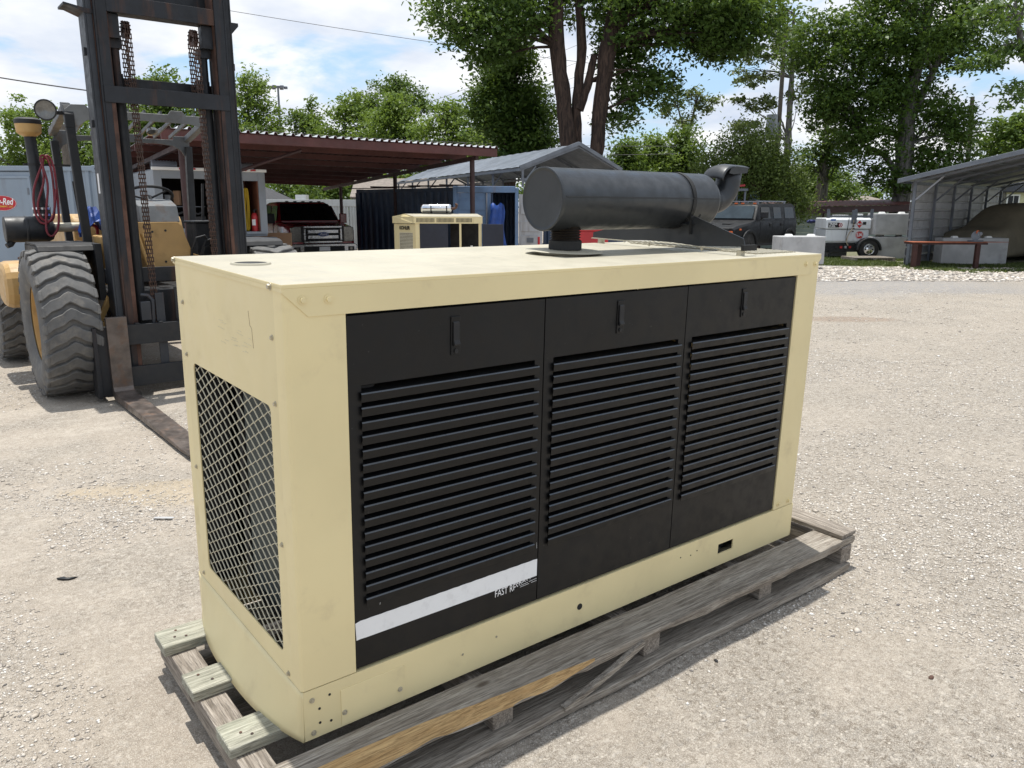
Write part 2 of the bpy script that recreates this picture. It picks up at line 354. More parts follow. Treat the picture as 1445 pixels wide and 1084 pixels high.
def leafmat(name, dark, light, trans=.35):
    m, n, b = newmat(name)
    at = n.nodes.new('ShaderNodeAttribute'); at.attribute_name = 'tone'; 
    c = mixc(n, at.outputs['Fac'], dark, light)
    n.links.new(c, b.inputs['Base Color']); b.inputs['Roughness'].default_value = .48; b.inputs['Specular IOR Level'].default_value = .35
    tr = n.nodes.new('ShaderNodeBsdfTranslucent'); cc = mixc(n, .5, c, (.16, .22, .02)); n.links.new(cc, tr.inputs['Color'])
    ms = n.nodes.new('ShaderNodeMixShader'); ms.inputs[0].default_value = trans
    n.links.new(b.outputs[0], ms.inputs[1]); n.links.new(tr.outputs[0], ms.inputs[2])
    n.links.new(ms.outputs[0], n.nodes['Material Output'].inputs['Surface']); return m
M['leaf_dark'] = leafmat('dark_green_leaf', (.030, .070, .017), (.105, .18, .036), .38)
M['leaf_mid'] = leafmat('mid_green_leaf', (.045, .092, .020), (.14, .215, .045), .4)
M['leaf_light'] = leafmat('light_green_leaf', (.085, .15, .028), (.23, .32, .070), .45)
M['leaf_grey'] = leafmat('grey_green_needle', (.065, .095, .038), (.16, .19, .080), .35)
M['leaf_olive'] = leafmat('olive_green_leaf', (.058, .100, .022), (.18, .235, .066), .4)
M['grass'] = leafmat('grass_blade', (.055, .085, .022), (.14, .17, .055), .3)
# ================================================================== GROUND
def lattice(nx, seed):
    return np.random.default_rng(seed).random((nx, nx)).astype(np.float32)
_LT = [lattice(256, 100+i) for i in range(4)]
def vnoise(x, y, k=0):
    t = _LT[k]; xi = np.floor(x).astype(int); yi = np.floor(y).astype(int); fx = x-xi; fy = y-yi
    fx = fx*fx*(3-2*fx); fy = fy*fy*(3-2*fy)
    a = t[xi % 256, yi % 256]; b = t[(xi+1) % 256, yi % 256]; c = t[xi % 256, (yi+1) % 256]; d = t[(xi+1) % 256, (yi+1) % 256]
    return (a*(1-fx)+b*fx)*(1-fy)+(c*(1-fx)+d*fx)*fy
def fbm(x, y, o=4, k=0):
    s = 0; a = .5
    for i in range(o): s = s + a*vnoise(x*2**i+i*17.3, y*2**i-i*9.1, (k+i) % 4); a *= .5
    return s
def sx_line(lo, hi, flo, fhi, step, grow=1.10):
    a = list(np.arange(flo, fhi, step)); s = step; x = fhi; r = []
    while x < hi: r.append(x); s *= grow; x += s
    r.append(hi); s = step; x = flo-step; l = []
    while x > lo: l.append(x); s *= grow; x -= s
    l.append(lo); return np.array(l[::-1]+a+r)
PIV = Vector((0, -.2, 0)); TILT = Euler((0.027545, 0.0021, 0)); TM = TILT.to_matrix()
def ground_z(wx, wy):
    h = (fbm(wx*.35, wy*.35, 3)-.45)*.05*np.clip((np.hypot(wx-1.2, wy-.3)-2.2)/4, 0, 1)
    h = h + (fbm(wx*3.2, wy*3.2, 4, 1)-.62)*.022 + (fbm(wx*17, wy*17, 2, 2)-.5)*.007
    t = .0275*np.clip(wy+.2, 0, 1.25)*np.clip(1-(np.maximum(np.maximum(-.25-wx, wx-2.7), 0))/1.2, 0, 1)*np.clip(1-(wy-1.05)/1.6, 0, 1)
    fade = np.clip(1-(np.hypot(wx-CAM.x, wy-CAM.y)-14)/8, 0, 1)
    return np.minimum(h, .004)*fade + t - .004
def build_ground():
    s = sx_line(-900, 900, -3.6, 5.6, .032); d = sx_line(-60, 1500, 1.1, 8.2, .032, 1.09)
    S_, D_ = np.meshgrid(s, d, indexing='ij')
    wx = CAM.x+SR.x*S_+SF.x*D_; wy = CAM.y+SR.y*S_+SF.y*D_
    wz = ground_z(wx, wy)
    v = np.stack([wx, wy, wz], -1).reshape(-1, 3)
    a, b = S_.shape; idx = np.arange(a*b).reshape(a, b)
    f = np.stack([idx[:-1, :-1], idx[1:, :-1], idx[1:, 1:], idx[:-1, 1:]], -1).reshape(-1, 4)
    return npmesh('ground', v, f)
def npmesh(name, v, f, tone=None):
    me = bpy.data.meshes.new(name); k = f.shape[1]
    me.vertices.add(len(v)); me.vertices.foreach_set('co', np.ascontiguousarray(v, np.float32).ravel())
    me.loops.add(f.size); me.loops.foreach_set('vertex_index', np.ascontiguousarray(f, np.int32).ravel())
    me.polygons.add(len(f)); me.polygons.foreach_set('loop_start', np.arange(0, f.size, k, dtype=np.int32))
    me.polygons.foreach_set('loop_total', np.full(len(f), k, np.int32))
    if tone is not None:
        at = me.attributes.new('tone', 'FLOAT', 'FACE'); at.data.foreach_set('value', np.ascontiguousarray(tone, np.float32))
    me.update(); me.validate(); return me
def ground_mat():
    m, n, b = newmat('limestone_gravel_yard'); L = n.links.new
    pos = n.nodes.new('ShaderNodeNewGeometry').outputs['Position']
    rel = n.nodes.new('ShaderNodeVectorMath'); rel.operation = 'SUBTRACT'; L(pos, rel.inputs[0]); rel.inputs[1].default_value = (CAM.x, CAM.y, 0)
    def dot(v):
        q = n.nodes.new('ShaderNodeVectorMath'); q.operation = 'DOT_PRODUCT'; L(rel.outputs[0], q.inputs[0]); q.inputs[1].default_value = v; return q.outputs['Value']
    s = dot(SR); d = dot(SF)
    big = noise(n, pos, .55, 5, .6); mid = noise(n, pos, 2.6, 6, .62); fine = noise(n, pos, 38, 6, .7); grain = noise(n, pos, 260, 3, .7)
    c = mixc(n, maprange(n, big, .35, .66), (.29, .248, .203), (.338, .296, .247))
    c = mixc(n, maprange(n, mid, .42, .70, 0, .75), c, (.28, .238, .19))
    mt = n.nodes.new('ShaderNodeMapping'); L(pos, mt.inputs['Vector']); mt.inputs['Rotation'].default_value = (0, 0, -.9); mt.inputs['Scale'].default_value = (.22, 1.9, 1)
    trk = noise(n, mt.outputs[0], 1.0, 5, .6, .5); c = mixc(n, maprange(n, trk, .50, .64, 0, .38), c, (.235, .205, .17)); c = mixc(n, maprange(n, trk, .46, .34, 0, .35), c, (.44, .39, .325))
    # greyer, stonier ground
    gm = maprange(n, noise(n, pos, .9, 5, .62), .46, .60); right = maprange(n, s, -.2, 3.0)
    gmask = mth(n, 'MINIMUM', mth(n, 'ADD', mth(n, 'MULTIPLY', gm, .75), mth(n, 'MULTIPLY', right, .6)), 1.0)
    c = mixc(n, mth(n, 'MULTIPLY', gmask, .75), c, (.215, .196, .170))
    clump = noise(n, pos, 9, 6, .78); c = mixc(n, mth(n, 'MULTIPLY', maprange(n, clump, .47, .66, 0, .6), mth(n, 'ADD', mth(n, 'MULTIPLY', gmask, .6), .4)), c, (.215, .184, .148)); c = mixc(n, maprange(n, clump, .50, .30, 0, .45), c, (.50, .445, .375))
    hts = []
    for sc, amt, lo, hi in ((30, .60, (.20, .175, .145), (.60, .55, .48)), (75, .75, (.15, .13, .105), (.66, .60, .52)), (170, .70, (.15, .13, .105), (.66, .60, .52))):
        vr = n.nodes.new('ShaderNodeTexVoronoi'); vr.inputs['Scale'].default_value = sc; vr.inputs['Randomness'].default_value = 1; L(pos, vr.inputs['Vector'])
        sp = n.nodes.new('ShaderNodeSeparateColor'); L(vr.outputs['Color'], sp.inputs[0])
        pick = maprange(n, sp.outputs[1], .42, .50)                       # only some cells carry a stone
        inside = maprange(n, vr.outputs['Distance'], .38, .5, 1, 0)
        msk = mth(n, 'MULTIPLY', mth(n, 'MULTIPLY', pick, inside), mth(n, 'ADD', mth(n, 'MULTIPLY', gmask, .6), .4))
        c = mixc(n, mth(n, 'MULTIPLY', msk, amt), c, mixc(n, sp.outputs[0], lo, hi)); hts.append(mth(n, 'MULTIPLY', mth(n, 'MULTIPLY', msk, maprange(n, vr.outputs['Distance'], 0, .55, 1, 0)), 8.0/sc))
    c = mixc(n, mth(n, 'MULTIPLY', maprange(n, fine, .51, .60, 0, .95), mth(n, 'ADD', mth(n, 'MULTIPLY', gmask, .6), .4)), c, (.165, .138, .108)); c = mixc(n, maprange(n, grain, .45, .66, 0, .62), c, (.60, .545, .47))  # fine dark specks paint in the tiny shadows between grains
    # sandy spill, coarse white rock apron, dark drive strip and a dried oil patch
    wob = mth(n, 'MULTIPLY', mth(n, 'SUBTRACT', noise(n, pos, .6, 5), .5), 3.0); dw = mth(n, 'ADD', d, wob)
    def spot(cs, cd_, rs, rd, nz=.9):
        e = mth(n, 'ADD', mth(n, 'POWER', mth(n, 'ABSOLUTE', mth(n, 'DIVIDE', mth(n, 'SUBTRACT', s, cs), rs)), 2.0), mth(n, 'POWER', mth(n, 'ABSOLUTE', mth(n, 'DIVIDE', mth(n, 'SUBTRACT', d, cd_), rd)), 2.0))
        return maprange(n, mth(n, 'ADD', e, mth(n, 'MULTIPLY', mth(n, 'SUBTRACT', mid, .5), nz*2)), .4, 1.2, 1, 0)
    c = mixc(n, mth(n, 'MULTIPLY', spot(-2.15, 4.55, .5, .25, 1.6), .42), c, (.45, .36, .235))
    rightside = maprange(n, s, 4.5, 6.5)
    strip = mth(n, 'MULTIPLY', maprange(n, dw, 15.2, 16.6), maprange(n, dw, 18.6, 20, 1, 0)); strip = mth(n, 'MULTIPLY', strip, mth(n, 'MULTIPLY', rightside, maprange(n, s, 9.5, 13, 1, 0)))
    c = mixc(n, mth(n, 'MULTIPLY', strip, maprange(n, clump, .38, .60, .15, .75)), c, mixc(n, fine, (.17, .17, .18), (.33, .33, .335)))
    apron = mth(n, 'MULTIPLY', maprange(n, dw, 19.0, 20.5), rightside)
    vw = n.nodes.new('ShaderNodeTexVoronoi'); vw.inputs['Scale'].default_value = 11; L(pos, vw.inputs['Vector'])
    sw = n.nodes.new('ShaderNodeSeparateColor'); L(vw.outputs['Color'], sw.inputs[0])
    c = mixc(n, mth(n, 'MULTIPLY', apron, .85), c, mixc(n, sw.outputs[0], (.22, .21, .195), (.52, .50, .47)))
    gd = mth(n, 'SUBTRACT', dw, mth(n, 'SUBTRACT', 22.6, mth(n, 'MULTIPLY', mth(n, 'MAXIMUM', mth(n, 'SUBTRACT', s, 11.2), 0.0), .62)))
    c = mixc(n, mth(n, 'MULTIPLY', mth(n, 'MULTIPLY', maprange(n, gd, -.3, .9), maprange(n, s, 9, 11)), .8), c, mixc(n, fine, (.07, .085, .03), (.19, .18, .09)))
    c = mixc(n, mth(n, 'MULTIPLY', spot(5.2, 12.3, .9, .34, .6), .5), c, (.24, .175, .13))
    L(c, b.inputs['Base Color']); b.inputs['Roughness'].default_value = .95; b.inputs['Specular IOR Level'].default_value = .15
    h = mth(n, 'ADD', mth(n, 'MULTIPLY', fine, .16), mth(n, 'MULTIPLY', grain, .06))
    mpd = n.nodes.new('ShaderNodeMapping'); L(pos, mpd.inputs['Vector']); mpd.inputs['Rotation'].default_value = (0, 0, .55); mpd.inputs['Scale'].default_value = (2.2, 13, 1)
    drag = noise(n, mpd.outputs[0], 1.2, 6, .62, 1.2); h = mth(n, 'ADD', h, mth(n, 'MULTIPLY', drag, .22))
    for q in hts: h = mth(n, 'ADD', h, q)
    h = mth(n, 'ADD', h, mth(n, 'MULTIPLY', mid, .35))
    bump(n, b, h, 1.0, .045); return m
gr = link('ground', build_ground(), ground_mat(), smooth=75); structure(gr)

def stone_mat():
    m, n, b = newmat('loose_limestone'); at = n.nodes.new('ShaderNodeAttribute'); at.attribute_name = 'tone'
    r = n.nodes.new('ShaderNodeValToRGB'); e = r.color_ramp.elements; e[0].position = 0; e[0].color = (.13, .12, .115, 1); e[1].position = 1; e[1].color = (.70, .67, .62, 1)
    for p_, c_ in ((.15, (.29, .26, .23)), (.5, (.43, .38, .32)), (.75, (.52, .475, .42))):
        x = e.new(p_); x.color = rgba(c_)
    n.links.new(at.outputs['Fac'], r.inputs[0]); n.links.new(r.outputs[0], b.inputs['Base Color']); b.inputs['Roughness'].default_value = .9; return m
def build_stones():
    g = np.random.default_rng(5)
    def scatter(nn, d0, d1, smin, smax, grey):
        d = np.sqrt(g.random(nn)*(d1**2-d0**2)+d0**2); s = (g.random(nn)*1.5-.75)*d
        x = CAM.x+SR.x*s+SF.x*d; y = CAM.y+SR.y*s+SF.y*d
        dens = fbm(x*1.1, y*1.1, 3, 3); keep = dens+.16*np.clip((s-.3)/2.5, -.3, 1) > .40+.16*g.random(nn)
        keep &= ~((x > -.2) & (x < 2.7) & (y > -.21) & (y < .95))
        size = smin*(smax/smin)**(g.random(nn)**2.4)
        return x[keep], y[keep], size[keep]
    X = []; Y = []; Z = []
    for a in ((110000, 1.6, 4.5, .0020, .0085, 0), (90000, 3.5, 9, .0030, .013, 0), (22000, 8, 17, .006, .018, 0), (1800, 1.8, 8, .007, .017, 0)):
        x, y, z = scatter(*a); X.append(x); Y.append(y); Z.append(z)
    # coarse white rock along the far apron
    nn = 9000; d = 18.8+g.random(nn)*4.5; s = 6+g.random(nn)*13; X.append(CAM.x+SR.x*s+SF.x*d); Y.append(CAM.y+SR.y*s+SF.y*d); Z.append(.02+.05*g.random(nn)**2)
    x = np.concatenate(X); y = np.concatenate(Y); r = np.concatenate(Z); k = len(x)
    o = np.array([(1,0,0),(0,1,0),(-1,0,0),(0,-1,0),(0,0,1),(0,0,-1)], float)
    jit = 1+.5*(g.random((k, 6, 1))-.5); v = o[None]*jit+.28*(g.random((k, 6, 3))-.5)
    sc = np.stack([1+.7*g.random(k), .8+.4*g.random(k), .34+.34*g.random(k)], -1); v = v*sc[:, None, :]*r[:, None, None]
    t = g.random(k)*6.283; c, s_ = np.cos(t), np.sin(t); vx = v[..., 0]*c[:, None]-v[..., 1]*s_[:, None]; vy = v[..., 0]*s_[:, None]+v[..., 1]*c[:, None]
    z = ground_z(x, y); P = np.stack([vx+x[:, None], vy+y[:, None], v[..., 2]+(z+r*.08)[:, None]], -1).reshape(-1, 3)
    F = np.array([(0,1,4),(1,2,4),(2,3,4),(3,0,4),(1,0,5),(2,1,5),(3,2,5),(0,3,5)])
    f = (F[None]+6*np.arange(k)[:, None, None]).reshape(-1, 3)
    tone = np.repeat(np.clip(g.normal(.60, .24, k), 0, 1), 8)
    far = np.concatenate([np.zeros(k-nn, bool), np.ones(nn, bool)]); tone[np.repeat(far, 8)] = np.clip(tone[np.repeat(far, 8)]-.05, 0, 1)
    return npmesh('loose_gravel', P, f, tone)
lg = link('loose_gravel', build_stones(), stone_mat()); lg['kind'] = 'stuff'

# ================================================================== PALLET
def tilted(c):
    return PIV + TM @ (Vector(c)-PIV)
PC = (1.25, .40, 0.0)
pal = thing('wooden_pallet', 'long weathered wooden pallet carrying the cream and black generator, front board split', 'pallet', tilted(PC), TILT)
pr = random.Random(3)
def plank(name, x0, x1, y0, y1, z0, z1, m, axis='x', wob=.004, parent=pal, off=PC, nseg=26, **kw):
    rings = []; a0, a1 = (x0, x1) if axis == 'x' else (y0, y1)
    sd_ = pr.random()*50
    for i in range(nseg+1):
        t = a0+(a1-a0)*i/nseg
        w = [wob*(float(vnoise(np.array([t*3.1+sd_]), np.array([k*7.7+sd_]), k % 4)[0])-.5)*2 for k in range(6)]
        if axis == 'x': q = [(t, y0+w[0], z0+w[4]*.3), (t, y1+w[1], z0+w[4]*.3), (t, y1+w[1]*.7, z1+w[3]*.5), (t, y0+w[0]*.8+w[2]*.4, z1+w[5]*.5)]
        else: q = [(x0+w[0], t, z0), (x1+w[1], t, z0), (x1+w[1]*.7, t, z1+w[3]*.5), (x0+w[0]*.8, t, z1+w[5]*.5)]
        rings.append(q)
    b = MB(); b.loft(rings); return b.build(name, m, parent, off, bevel=.003, smooth=False, seg=1, **kw)
for y0, y1 in ((.748, .873), (.43, .555), (.10, .226)):
    plank('deck_board', -.183+pr.uniform(-.006, .006), 2.6, y0, y1, .1205, .157, M['wood_green'], wob=.002)
for x0, w in ((-.165, .085), (.565, .085), (1.275, .085), (2.00, .085), (2.61, .085)):
    plank('cross_timber', x0, x0+w, -.165 if x0 < 2.5 else -.192, .90, .0375, .1195, M['wood_y'], 'y', .003)
for y0, y1 in ((-.213, -.045), (.36, .50), (.80, .93)):
    plank('bottom_board', -.15, 2.665, y0, y1, .002, .0365, M['wood_x'], wob=.008 if y0 < 0 else .003, nseg=60)
plank('end_plank', 2.607, 2.73, -.185, .98, .1605, .182, M['wood_y'], 'y', .003)
# the front board: its outer edge has split away along the left half and shows fresh wood
def front_board():
    b = MB(); n = 90; rings = []
    for i in range(n+1):
        x = -.22+2.93*i/n
        q = lambda k, f=4: (float(vnoise(np.array([x*f+k*11.0]), np.array([k*3.7]), k % 4)[0])-.5)*2
        yo = -.196+.007*q(1, 3)+.003*q(2, 14); zt = .158+.0015*q(3, 5); yi = -.036+.004*q(4, 3)
        s = max(0, min(1, (0.98-x)/.9)); cut = .078*s**.75+.006*q(5, 10)*min(1, 4*s) if s > 0 else 0
        yt = yo+max(0, cut)
        zb = .1215+.004*q(6, 6)+(.012*max(0, q(7, 9)) if .2 < x < 1.6 else 0)
        dz = .021*min(1, s*5) if s > 0 else .0
        rings.append([(x, yi, .121), (x, yi, zt), (x, yt+.002, zt), (x, yo+cut*.12, zt-.010-dz), (x, yo+.004+.003*q(8, 18), zb)])
    k = 5
    vs = [p for r in rings for p in r]; fs = []; mi = []
    for i in range(n):
        x = rings[i][0][0]
        for j in range(k):
            fs.append((i*k+j, i*k+(j+1) % k, (i+1)*k+(j+1) % k, (i+1)*k+j)); mi.append(1 if (j == 2 and x < .97) else 0)
    fs += [tuple(range(k)), tuple(n*k+j for j in range(k))]; mi += [0, 0]
    b.add(vs, fs); me = b.mesh('front_board', PC)
    me.materials.append(M['wood_x']); me.materials.append(M['wood_tan'])
    for p_, i_ in zip(me.polygons, mi): p_.material_index = i_
    return link('deck_board', me, None, pal, label='wide grey front deck board with its outer edge split to fresh tan wood')
front_board()
b = MB(); pts = [Vector((1.235, -.19, .128)), Vector((1.10, -.199, .092)), Vector((.96, -.207, .062)), Vector((.83, -.212, .038))]
for i in range(3): b.beam(pts[i], pts[i+1]+(pts[i+1]-pts[i])*.03, .017+.003*i, .024-.003*i)
b.build('broken_splinter', M['wood_x'], pal, PC)
nb = MB(); nb.cyl((0,0,0), (0,0,.0022), .0048, n=8); nme = nb.mesh('nail')
for x, y in ((-.10, .785), (-.135, .80), (-.12, .842), (-.11, .47), (-.14, .52), (-.105, .13), (-.13, .155)):
    o = link('nail', nme, M['rust'], pal); o.location = (x-PC[0], y-PC[1], .1565)

# ================================================================== THE GENERATOR
HP, ZB, ZT = .158, .320, 1.490
LG, WG = 2.460, .9275
GC = (1.23, .46, .158)
gen = thing('generator', 'cream generator with three black louvered doors and grey muffler on the wooden pallet', 'generator', tilted(GC), TILT)
def gb(name, mb, m, parent=None, **kw): return mb.build(name, m, parent or gen, GC, **kw)
# skid: front rail with a slot, bowed end plates, back rail
b = MB(); sx0, sx1, sz0, sz1 = 1.906, 2.010, .213, .259
b.box(.004, sx0, 0, .006, HP, ZB); b.box(sx1, LG-.004, 0, .006, HP, ZB); b.box(sx0, sx1, 0, .006, HP, sz0); b.box(sx0, sx1, 0, .006, sz1, ZB)
b.box(.004, LG-.004, .006, .05, HP, HP+.006); b.box(.004, LG-.004, .006, .04, ZB-.006, ZB)
skid = gb('skid_rail', b, M['cream']); 
b = MB(); b.box(.004, LG-.004, WG-.006, WG, HP, ZB); b.box(.004, LG-.004, WG-.05, WG-.006, HP, HP+.006); gb('skid_rail', b, M['cream'])
b = MB(); b.box(sx0+.004, sx0+.035, .016, .03, sz0-.01, sz0+.02); b.box(sx0-.01, sx1+.01, .05, .06, sz0-.01, sz1+.01); gb('fork_pocket', b, M['black_matte'])
def bowed(x, sgn):
    P = []
    for i in range(25):
        y = i/24*WG; e = 1-abs((y-.46)/.4638)**2.6; row = []
        for j in range(9):
            t = j/8; bow = .062*e*(t**1.25); row.append((x+sgn*bow, y, ZB-(ZB-HP+.012*e)*t))
        P.append(row)
    b_ = MB(); b_.sheet(P); return b_
gb('skid_end_plate', bowed(.002, -1), M['cream'], smooth=60, solid=.005); gb('skid_end_plate', bowed(LG-.002, 1), M['cream'], smooth=60, solid=.005)
b = MB(); b.box(.120, .337, -.0022, 0.0002, .164, .283); gb('access_plate', b, M['cream'], bevel=.0008, seg=1)
b = MB(); b.cyl((1.088, -.0012, .2345), (1.088, .004, .2345), .0125, n=20); gb('drain_hole', b, M['black_matte'])
for x, z in ((.085, .283), (.052, .250), (.052, .203), (.087, .195), (1.72, .262), (1.76, .272), (1.655, .270)):
    b = MB(); b.cyl((x, -.001, z), (x, .003, z), .0042 if x < 1 else .003, n=10); gb('bolt_hole', b, M['black_matte'])
# bent corner posts
def corner(x, y, sx_, sy_, wx_, wy_):
    r = .011; pf = [(wx_, 0)]+[(r-r*math.sin(a), r-r*math.cos(a)) for a in [i*math.pi/2/6 for i in range(7)]]+[(0, wy_), (.022, wy_), (.022, .022), (wx_, .022)]
    b_ = MB(); b_.prism([(x+sx_*p[0], y+sy_*p[1]) for p in pf], 'z', ZB+.003, 1.478); return b_
for x, y, a, c, wx_ in ((0, 0, 1, 1, .1725), (LG, 0, -1, 1, .161), (0, WG, 1, -1, .1725), (LG, WG, -1, -1, .161)):
    gb('corner_post', corner(x, y, a, c, wx_, .062), M['cream'], smooth=40)
# end panels: radiator end has the big guarded opening
my0, my1, mz0, mz1 = .120, .795, .392, 1.146
b = MB(); t = .004
b.box(0, t, .062, my0, ZB+.003, 1.478); b.box(0, t, my1, WG-.062, ZB+.003, 1.478); b.box(0, t, my0, my1, ZB+.003, mz0); b.box(0, t, my0, my1, mz1, 1.478)
for yy, zz_, a, c in ((my0, mz0, 1, 1), (my1, mz0, -1, 1), (my0, mz1, 1, -1), (my1, mz1, -1, -1)):   # rounded corners of the cut-out
    rr = .022; poly = [(yy, zz_), (yy+a*rr, zz_)]+[(yy+a*(rr-rr*math.sin(q)), zz_+c*(rr-rr*math.cos(q))) for q in [i*math.pi/10 for i in range(1, 5)]]+[(yy, zz_+c*rr)]
    b.prism(poly, 'x', 0, t)
endp = gb('end_panel', b, M['cream'])
b = MB(); b.box(.0045, .11, my1+.004, my1+.010, mz0-.06, mz1+.1); b.box(.0045, .11, my0-.010, my0-.004, mz0-.06, mz1+.1); b.box(.0045, .11, my0-.004, my1+.004, mz1+.05, mz1+.056); gb('guard_dark_return', b, M['black_matte'])  # black returns added so the cream inside looks shaded
b = MB(); b.box(LG-.004, LG, .062, WG-.062, ZB+.003, 1.478); gb('end_panel', b, M['cream'])
# expanded metal guard: flattened strands in staggered diamonds
def strands(y0, y1, z0, z1, w, h, r, plane):
    b_ = MB(); g = (y1-y0)
    def clip(pa, pb):
        (a0, c0), (a1, c1) = pa, pb; lo, hi = 0.0, 1.0
        for p_, q_, l_, u_ in ((a0, a1-a0, y0, y1), (c0, c1-c0, z0, z1)):
            if abs(q_) < 1e-9: continue
            ta, tb = sorted(((l_-p_)/q_, (u_-p_)/q_)); lo = max(lo, ta); hi = min(hi, tb)
        return None if hi-lo < .05 else ((a0+(a1-a0)*lo, c0+(c1-c0)*lo), (a0+(a1-a0)*hi, c0+(c1-c0)*hi))
    ny = int((y1-y0)/w)+2; nz = int((z1-z0)/h)+2
    for i in range(-1, ny):
        for j in range(-1, nz):
            a = y0+i*w; c = z0+j*h
            for s1, s2 in (((a, c), (a+w*.42, c+h*.5)), ((a+w*.42, c+h*.5), (a+w*.5, c+h*.5)), ((a+w*.5, c+h*.5), (a+w*.92, c+h)), ((a+w*.92, c+h), (a+w, c+h)), ((a+w, c), (a+w*.58, c+h*.5)), ((a+w*.5, c+h*.5), (a+w*.08, c+h))):
                k = clip(s1, s2)
                if k: b_.beam(plane(*k[0]), plane(*k[1]), r*1.0, r*1.9, (1, 0, 0))
    return b_
mg = gb('mesh_guard', strands(my0-.004, my1+.004, mz0-.004, mz1+.004, .0785, .0395, .0017, lambda y, z: (.0075, y, z)), M['cream_wire']); mg['kind'] = 'stuff'
b = MB(); b.box(.115, .20, .09, .66, .36, 1.22); gb('radiator_core', b, M['radiator'])
b = MB(); b.box(.105, .21, .665, .70, .34, 1.25); b.box(.105, .21, .06, .088, .34, 1.25); b.box(.105, .22, .06, .70, 1.222, 1.30); b.box(.105, .22, .06, .70, .325, .358); gb('radiator_frame', b, M['black_matte'])
b = MB(); b.box(.26, .27, .03, .90, .33, 1.45); b.box(.024, .26, WG-.030, WG-.026, .33, 1.45); b.box(.024, .26, .026, .030, .33, 1.45); b.box(.02, .10, .800, .806, .33, 1.45); gb('dark_lining', b, M['black_matte'])  # black lining plates added to darken the space behind the guard
# machinery hinted at through the louvres
b = MB(); b.box(.55, 1.45, .28, .64, .40, 1.02); b.box(.6, 1.4, .34, .58, 1.02, 1.16); b.cyl((1.46, .46, .66), (2.0, .46, .66), .23, n=20); b.cyl((1.37, .46, 1.1), (1.37, .46, 1.46), .05); b.box(.5, 2.2, .2, .28, .33, .40); b.box(.5, 2.2, .64, .72, .33, .40)
gb('engine_block', b, M['dark_inside'], bevel=.01)
b = MB(); b.box(.3, 2.44, .025, .90, .322, .326); gb('inner_floor', b, M['black_matte'])
# doors
def make_door(x0, w):
    z0, z1 = .328, 1.397; ox0, ox1, oz0, oz1 = x0+.040, x0+w-.036, .545, 1.197
    b_ = MB(); ya, yb = .004, .020
    O_ = [(x0, z0), (x0+w, z0), (x0+w, z1), (x0, z1)]; I_ = [(ox0, oz0), (ox1, oz0), (ox1, oz1), (ox0, oz1)]
    vs = [(p[0], y, p[1]) for y in (ya, yb) for p in O_+I_]; fs = []
    for i in range(4):
        j = (i+1) % 4; fs += [(i, j, 4+j, 4+i), (8+j, 8+i, 12+i, 12+j), (j, i, 8+i, 8+j), (4+i, 4+j, 12+j, 12+i)]
    b_.add(vs, fs)
    return b_, ox0, ox1
DX = (.1755, .8805, 1.5865); DW = (.7015, .7025, .7085)
sl = MB(); lw = .637
prof = [(.046, .0090), (.046, .0105), (-.0080, .0020), (-.0100, .0016), (-.0132, -.0020), (-.0092, -.0255), (-.0076, -.0255), (-.0114, -.0026), (-.0085, .0004)]
sl.prism([(p[0], p[1]) for p in prof], 'x', -.006, lw); slat_me = sl.mesh('louver_slat'); slat_me.materials.append(M['black']); slat_me.materials.append(M['edge_glint'])
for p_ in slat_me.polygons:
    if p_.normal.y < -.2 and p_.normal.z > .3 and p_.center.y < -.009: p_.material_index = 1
lt = MB(); lt.box(-.0165, .0165, -.002, .002, -.058, .058); latch_me = lt.mesh('latch_plate')
lp = MB(); lp.prism([(-.0025, .044), (-.0065, .040), (-.0075, -.012), (-.013, -.024), (-.010, -.030), (-.0025, -.030)], 'x', -.0105, .0105); paddle_me = lp.mesh('latch_paddle')
lk = MB(); lk.cyl((0, -.0022, -.046), (0, -.0055, -.046), .0068, n=16); lk.box(-.005, .005, -.0065, -.0055, -.0468, -.0452); lock_me = lk.mesh('latch_lock')
def add_door(di, back=False):
    b_, ox0, ox1 = make_door(DX[di], DW[di])
    if back: b_.v = [(LG-x, WG-y, z) for x, y, z in b_.v]
    d = gb('door', b_, M['black'], bevel=.0018, seg=1)
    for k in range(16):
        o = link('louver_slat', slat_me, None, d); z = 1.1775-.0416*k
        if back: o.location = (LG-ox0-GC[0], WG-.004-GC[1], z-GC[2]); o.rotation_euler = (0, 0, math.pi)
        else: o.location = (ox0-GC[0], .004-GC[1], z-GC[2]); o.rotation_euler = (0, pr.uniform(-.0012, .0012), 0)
    if not back:
        lx = (.5285, 1.2255, 1.937)[di]; lc = (lx-GC[0], .002-GC[1], 1.3095-GC[2])
        o = link('latch', latch_me, M['black'], d, bevel=.0015); o.location = lc
        o = link('latch_paddle', paddle_me, M['plastic'], d, bevel=.001); o.location = lc
        o = link('latch_lock', lock_me, M['plastic'], d); o.location = lc
    return d
doors = [add_door(i) for i in range(3)]
for i in range(3): add_door(i, True)
b = MB(); n_ = 40; top = [(.1758+.7*i/n_, .4835+.004*i/n_+(.0006*math.sin(i*2.3) if i else -.004)) for i in range(n_+1)]; bot = [(.1758+.7*i/n_, .4235) for i in range(n_, -1, -1)]
bot[-1] = (.1785, .4235); bot[-2] = (.1935, .4245)
b.prism(top+bot, 'y', .0031, .0041); gb('stripe_decal', b, M['white_decal'], doors[0])
def gl(x, y, z): return (x-GC[0], y-GC[1], z-GC[2])
text('lettering', 'FAST RESPON', .0365, M['white_print'], doors[0], gl(.692, .0036, .4085), (R(90), 0, 0), .0003, sx=.70)
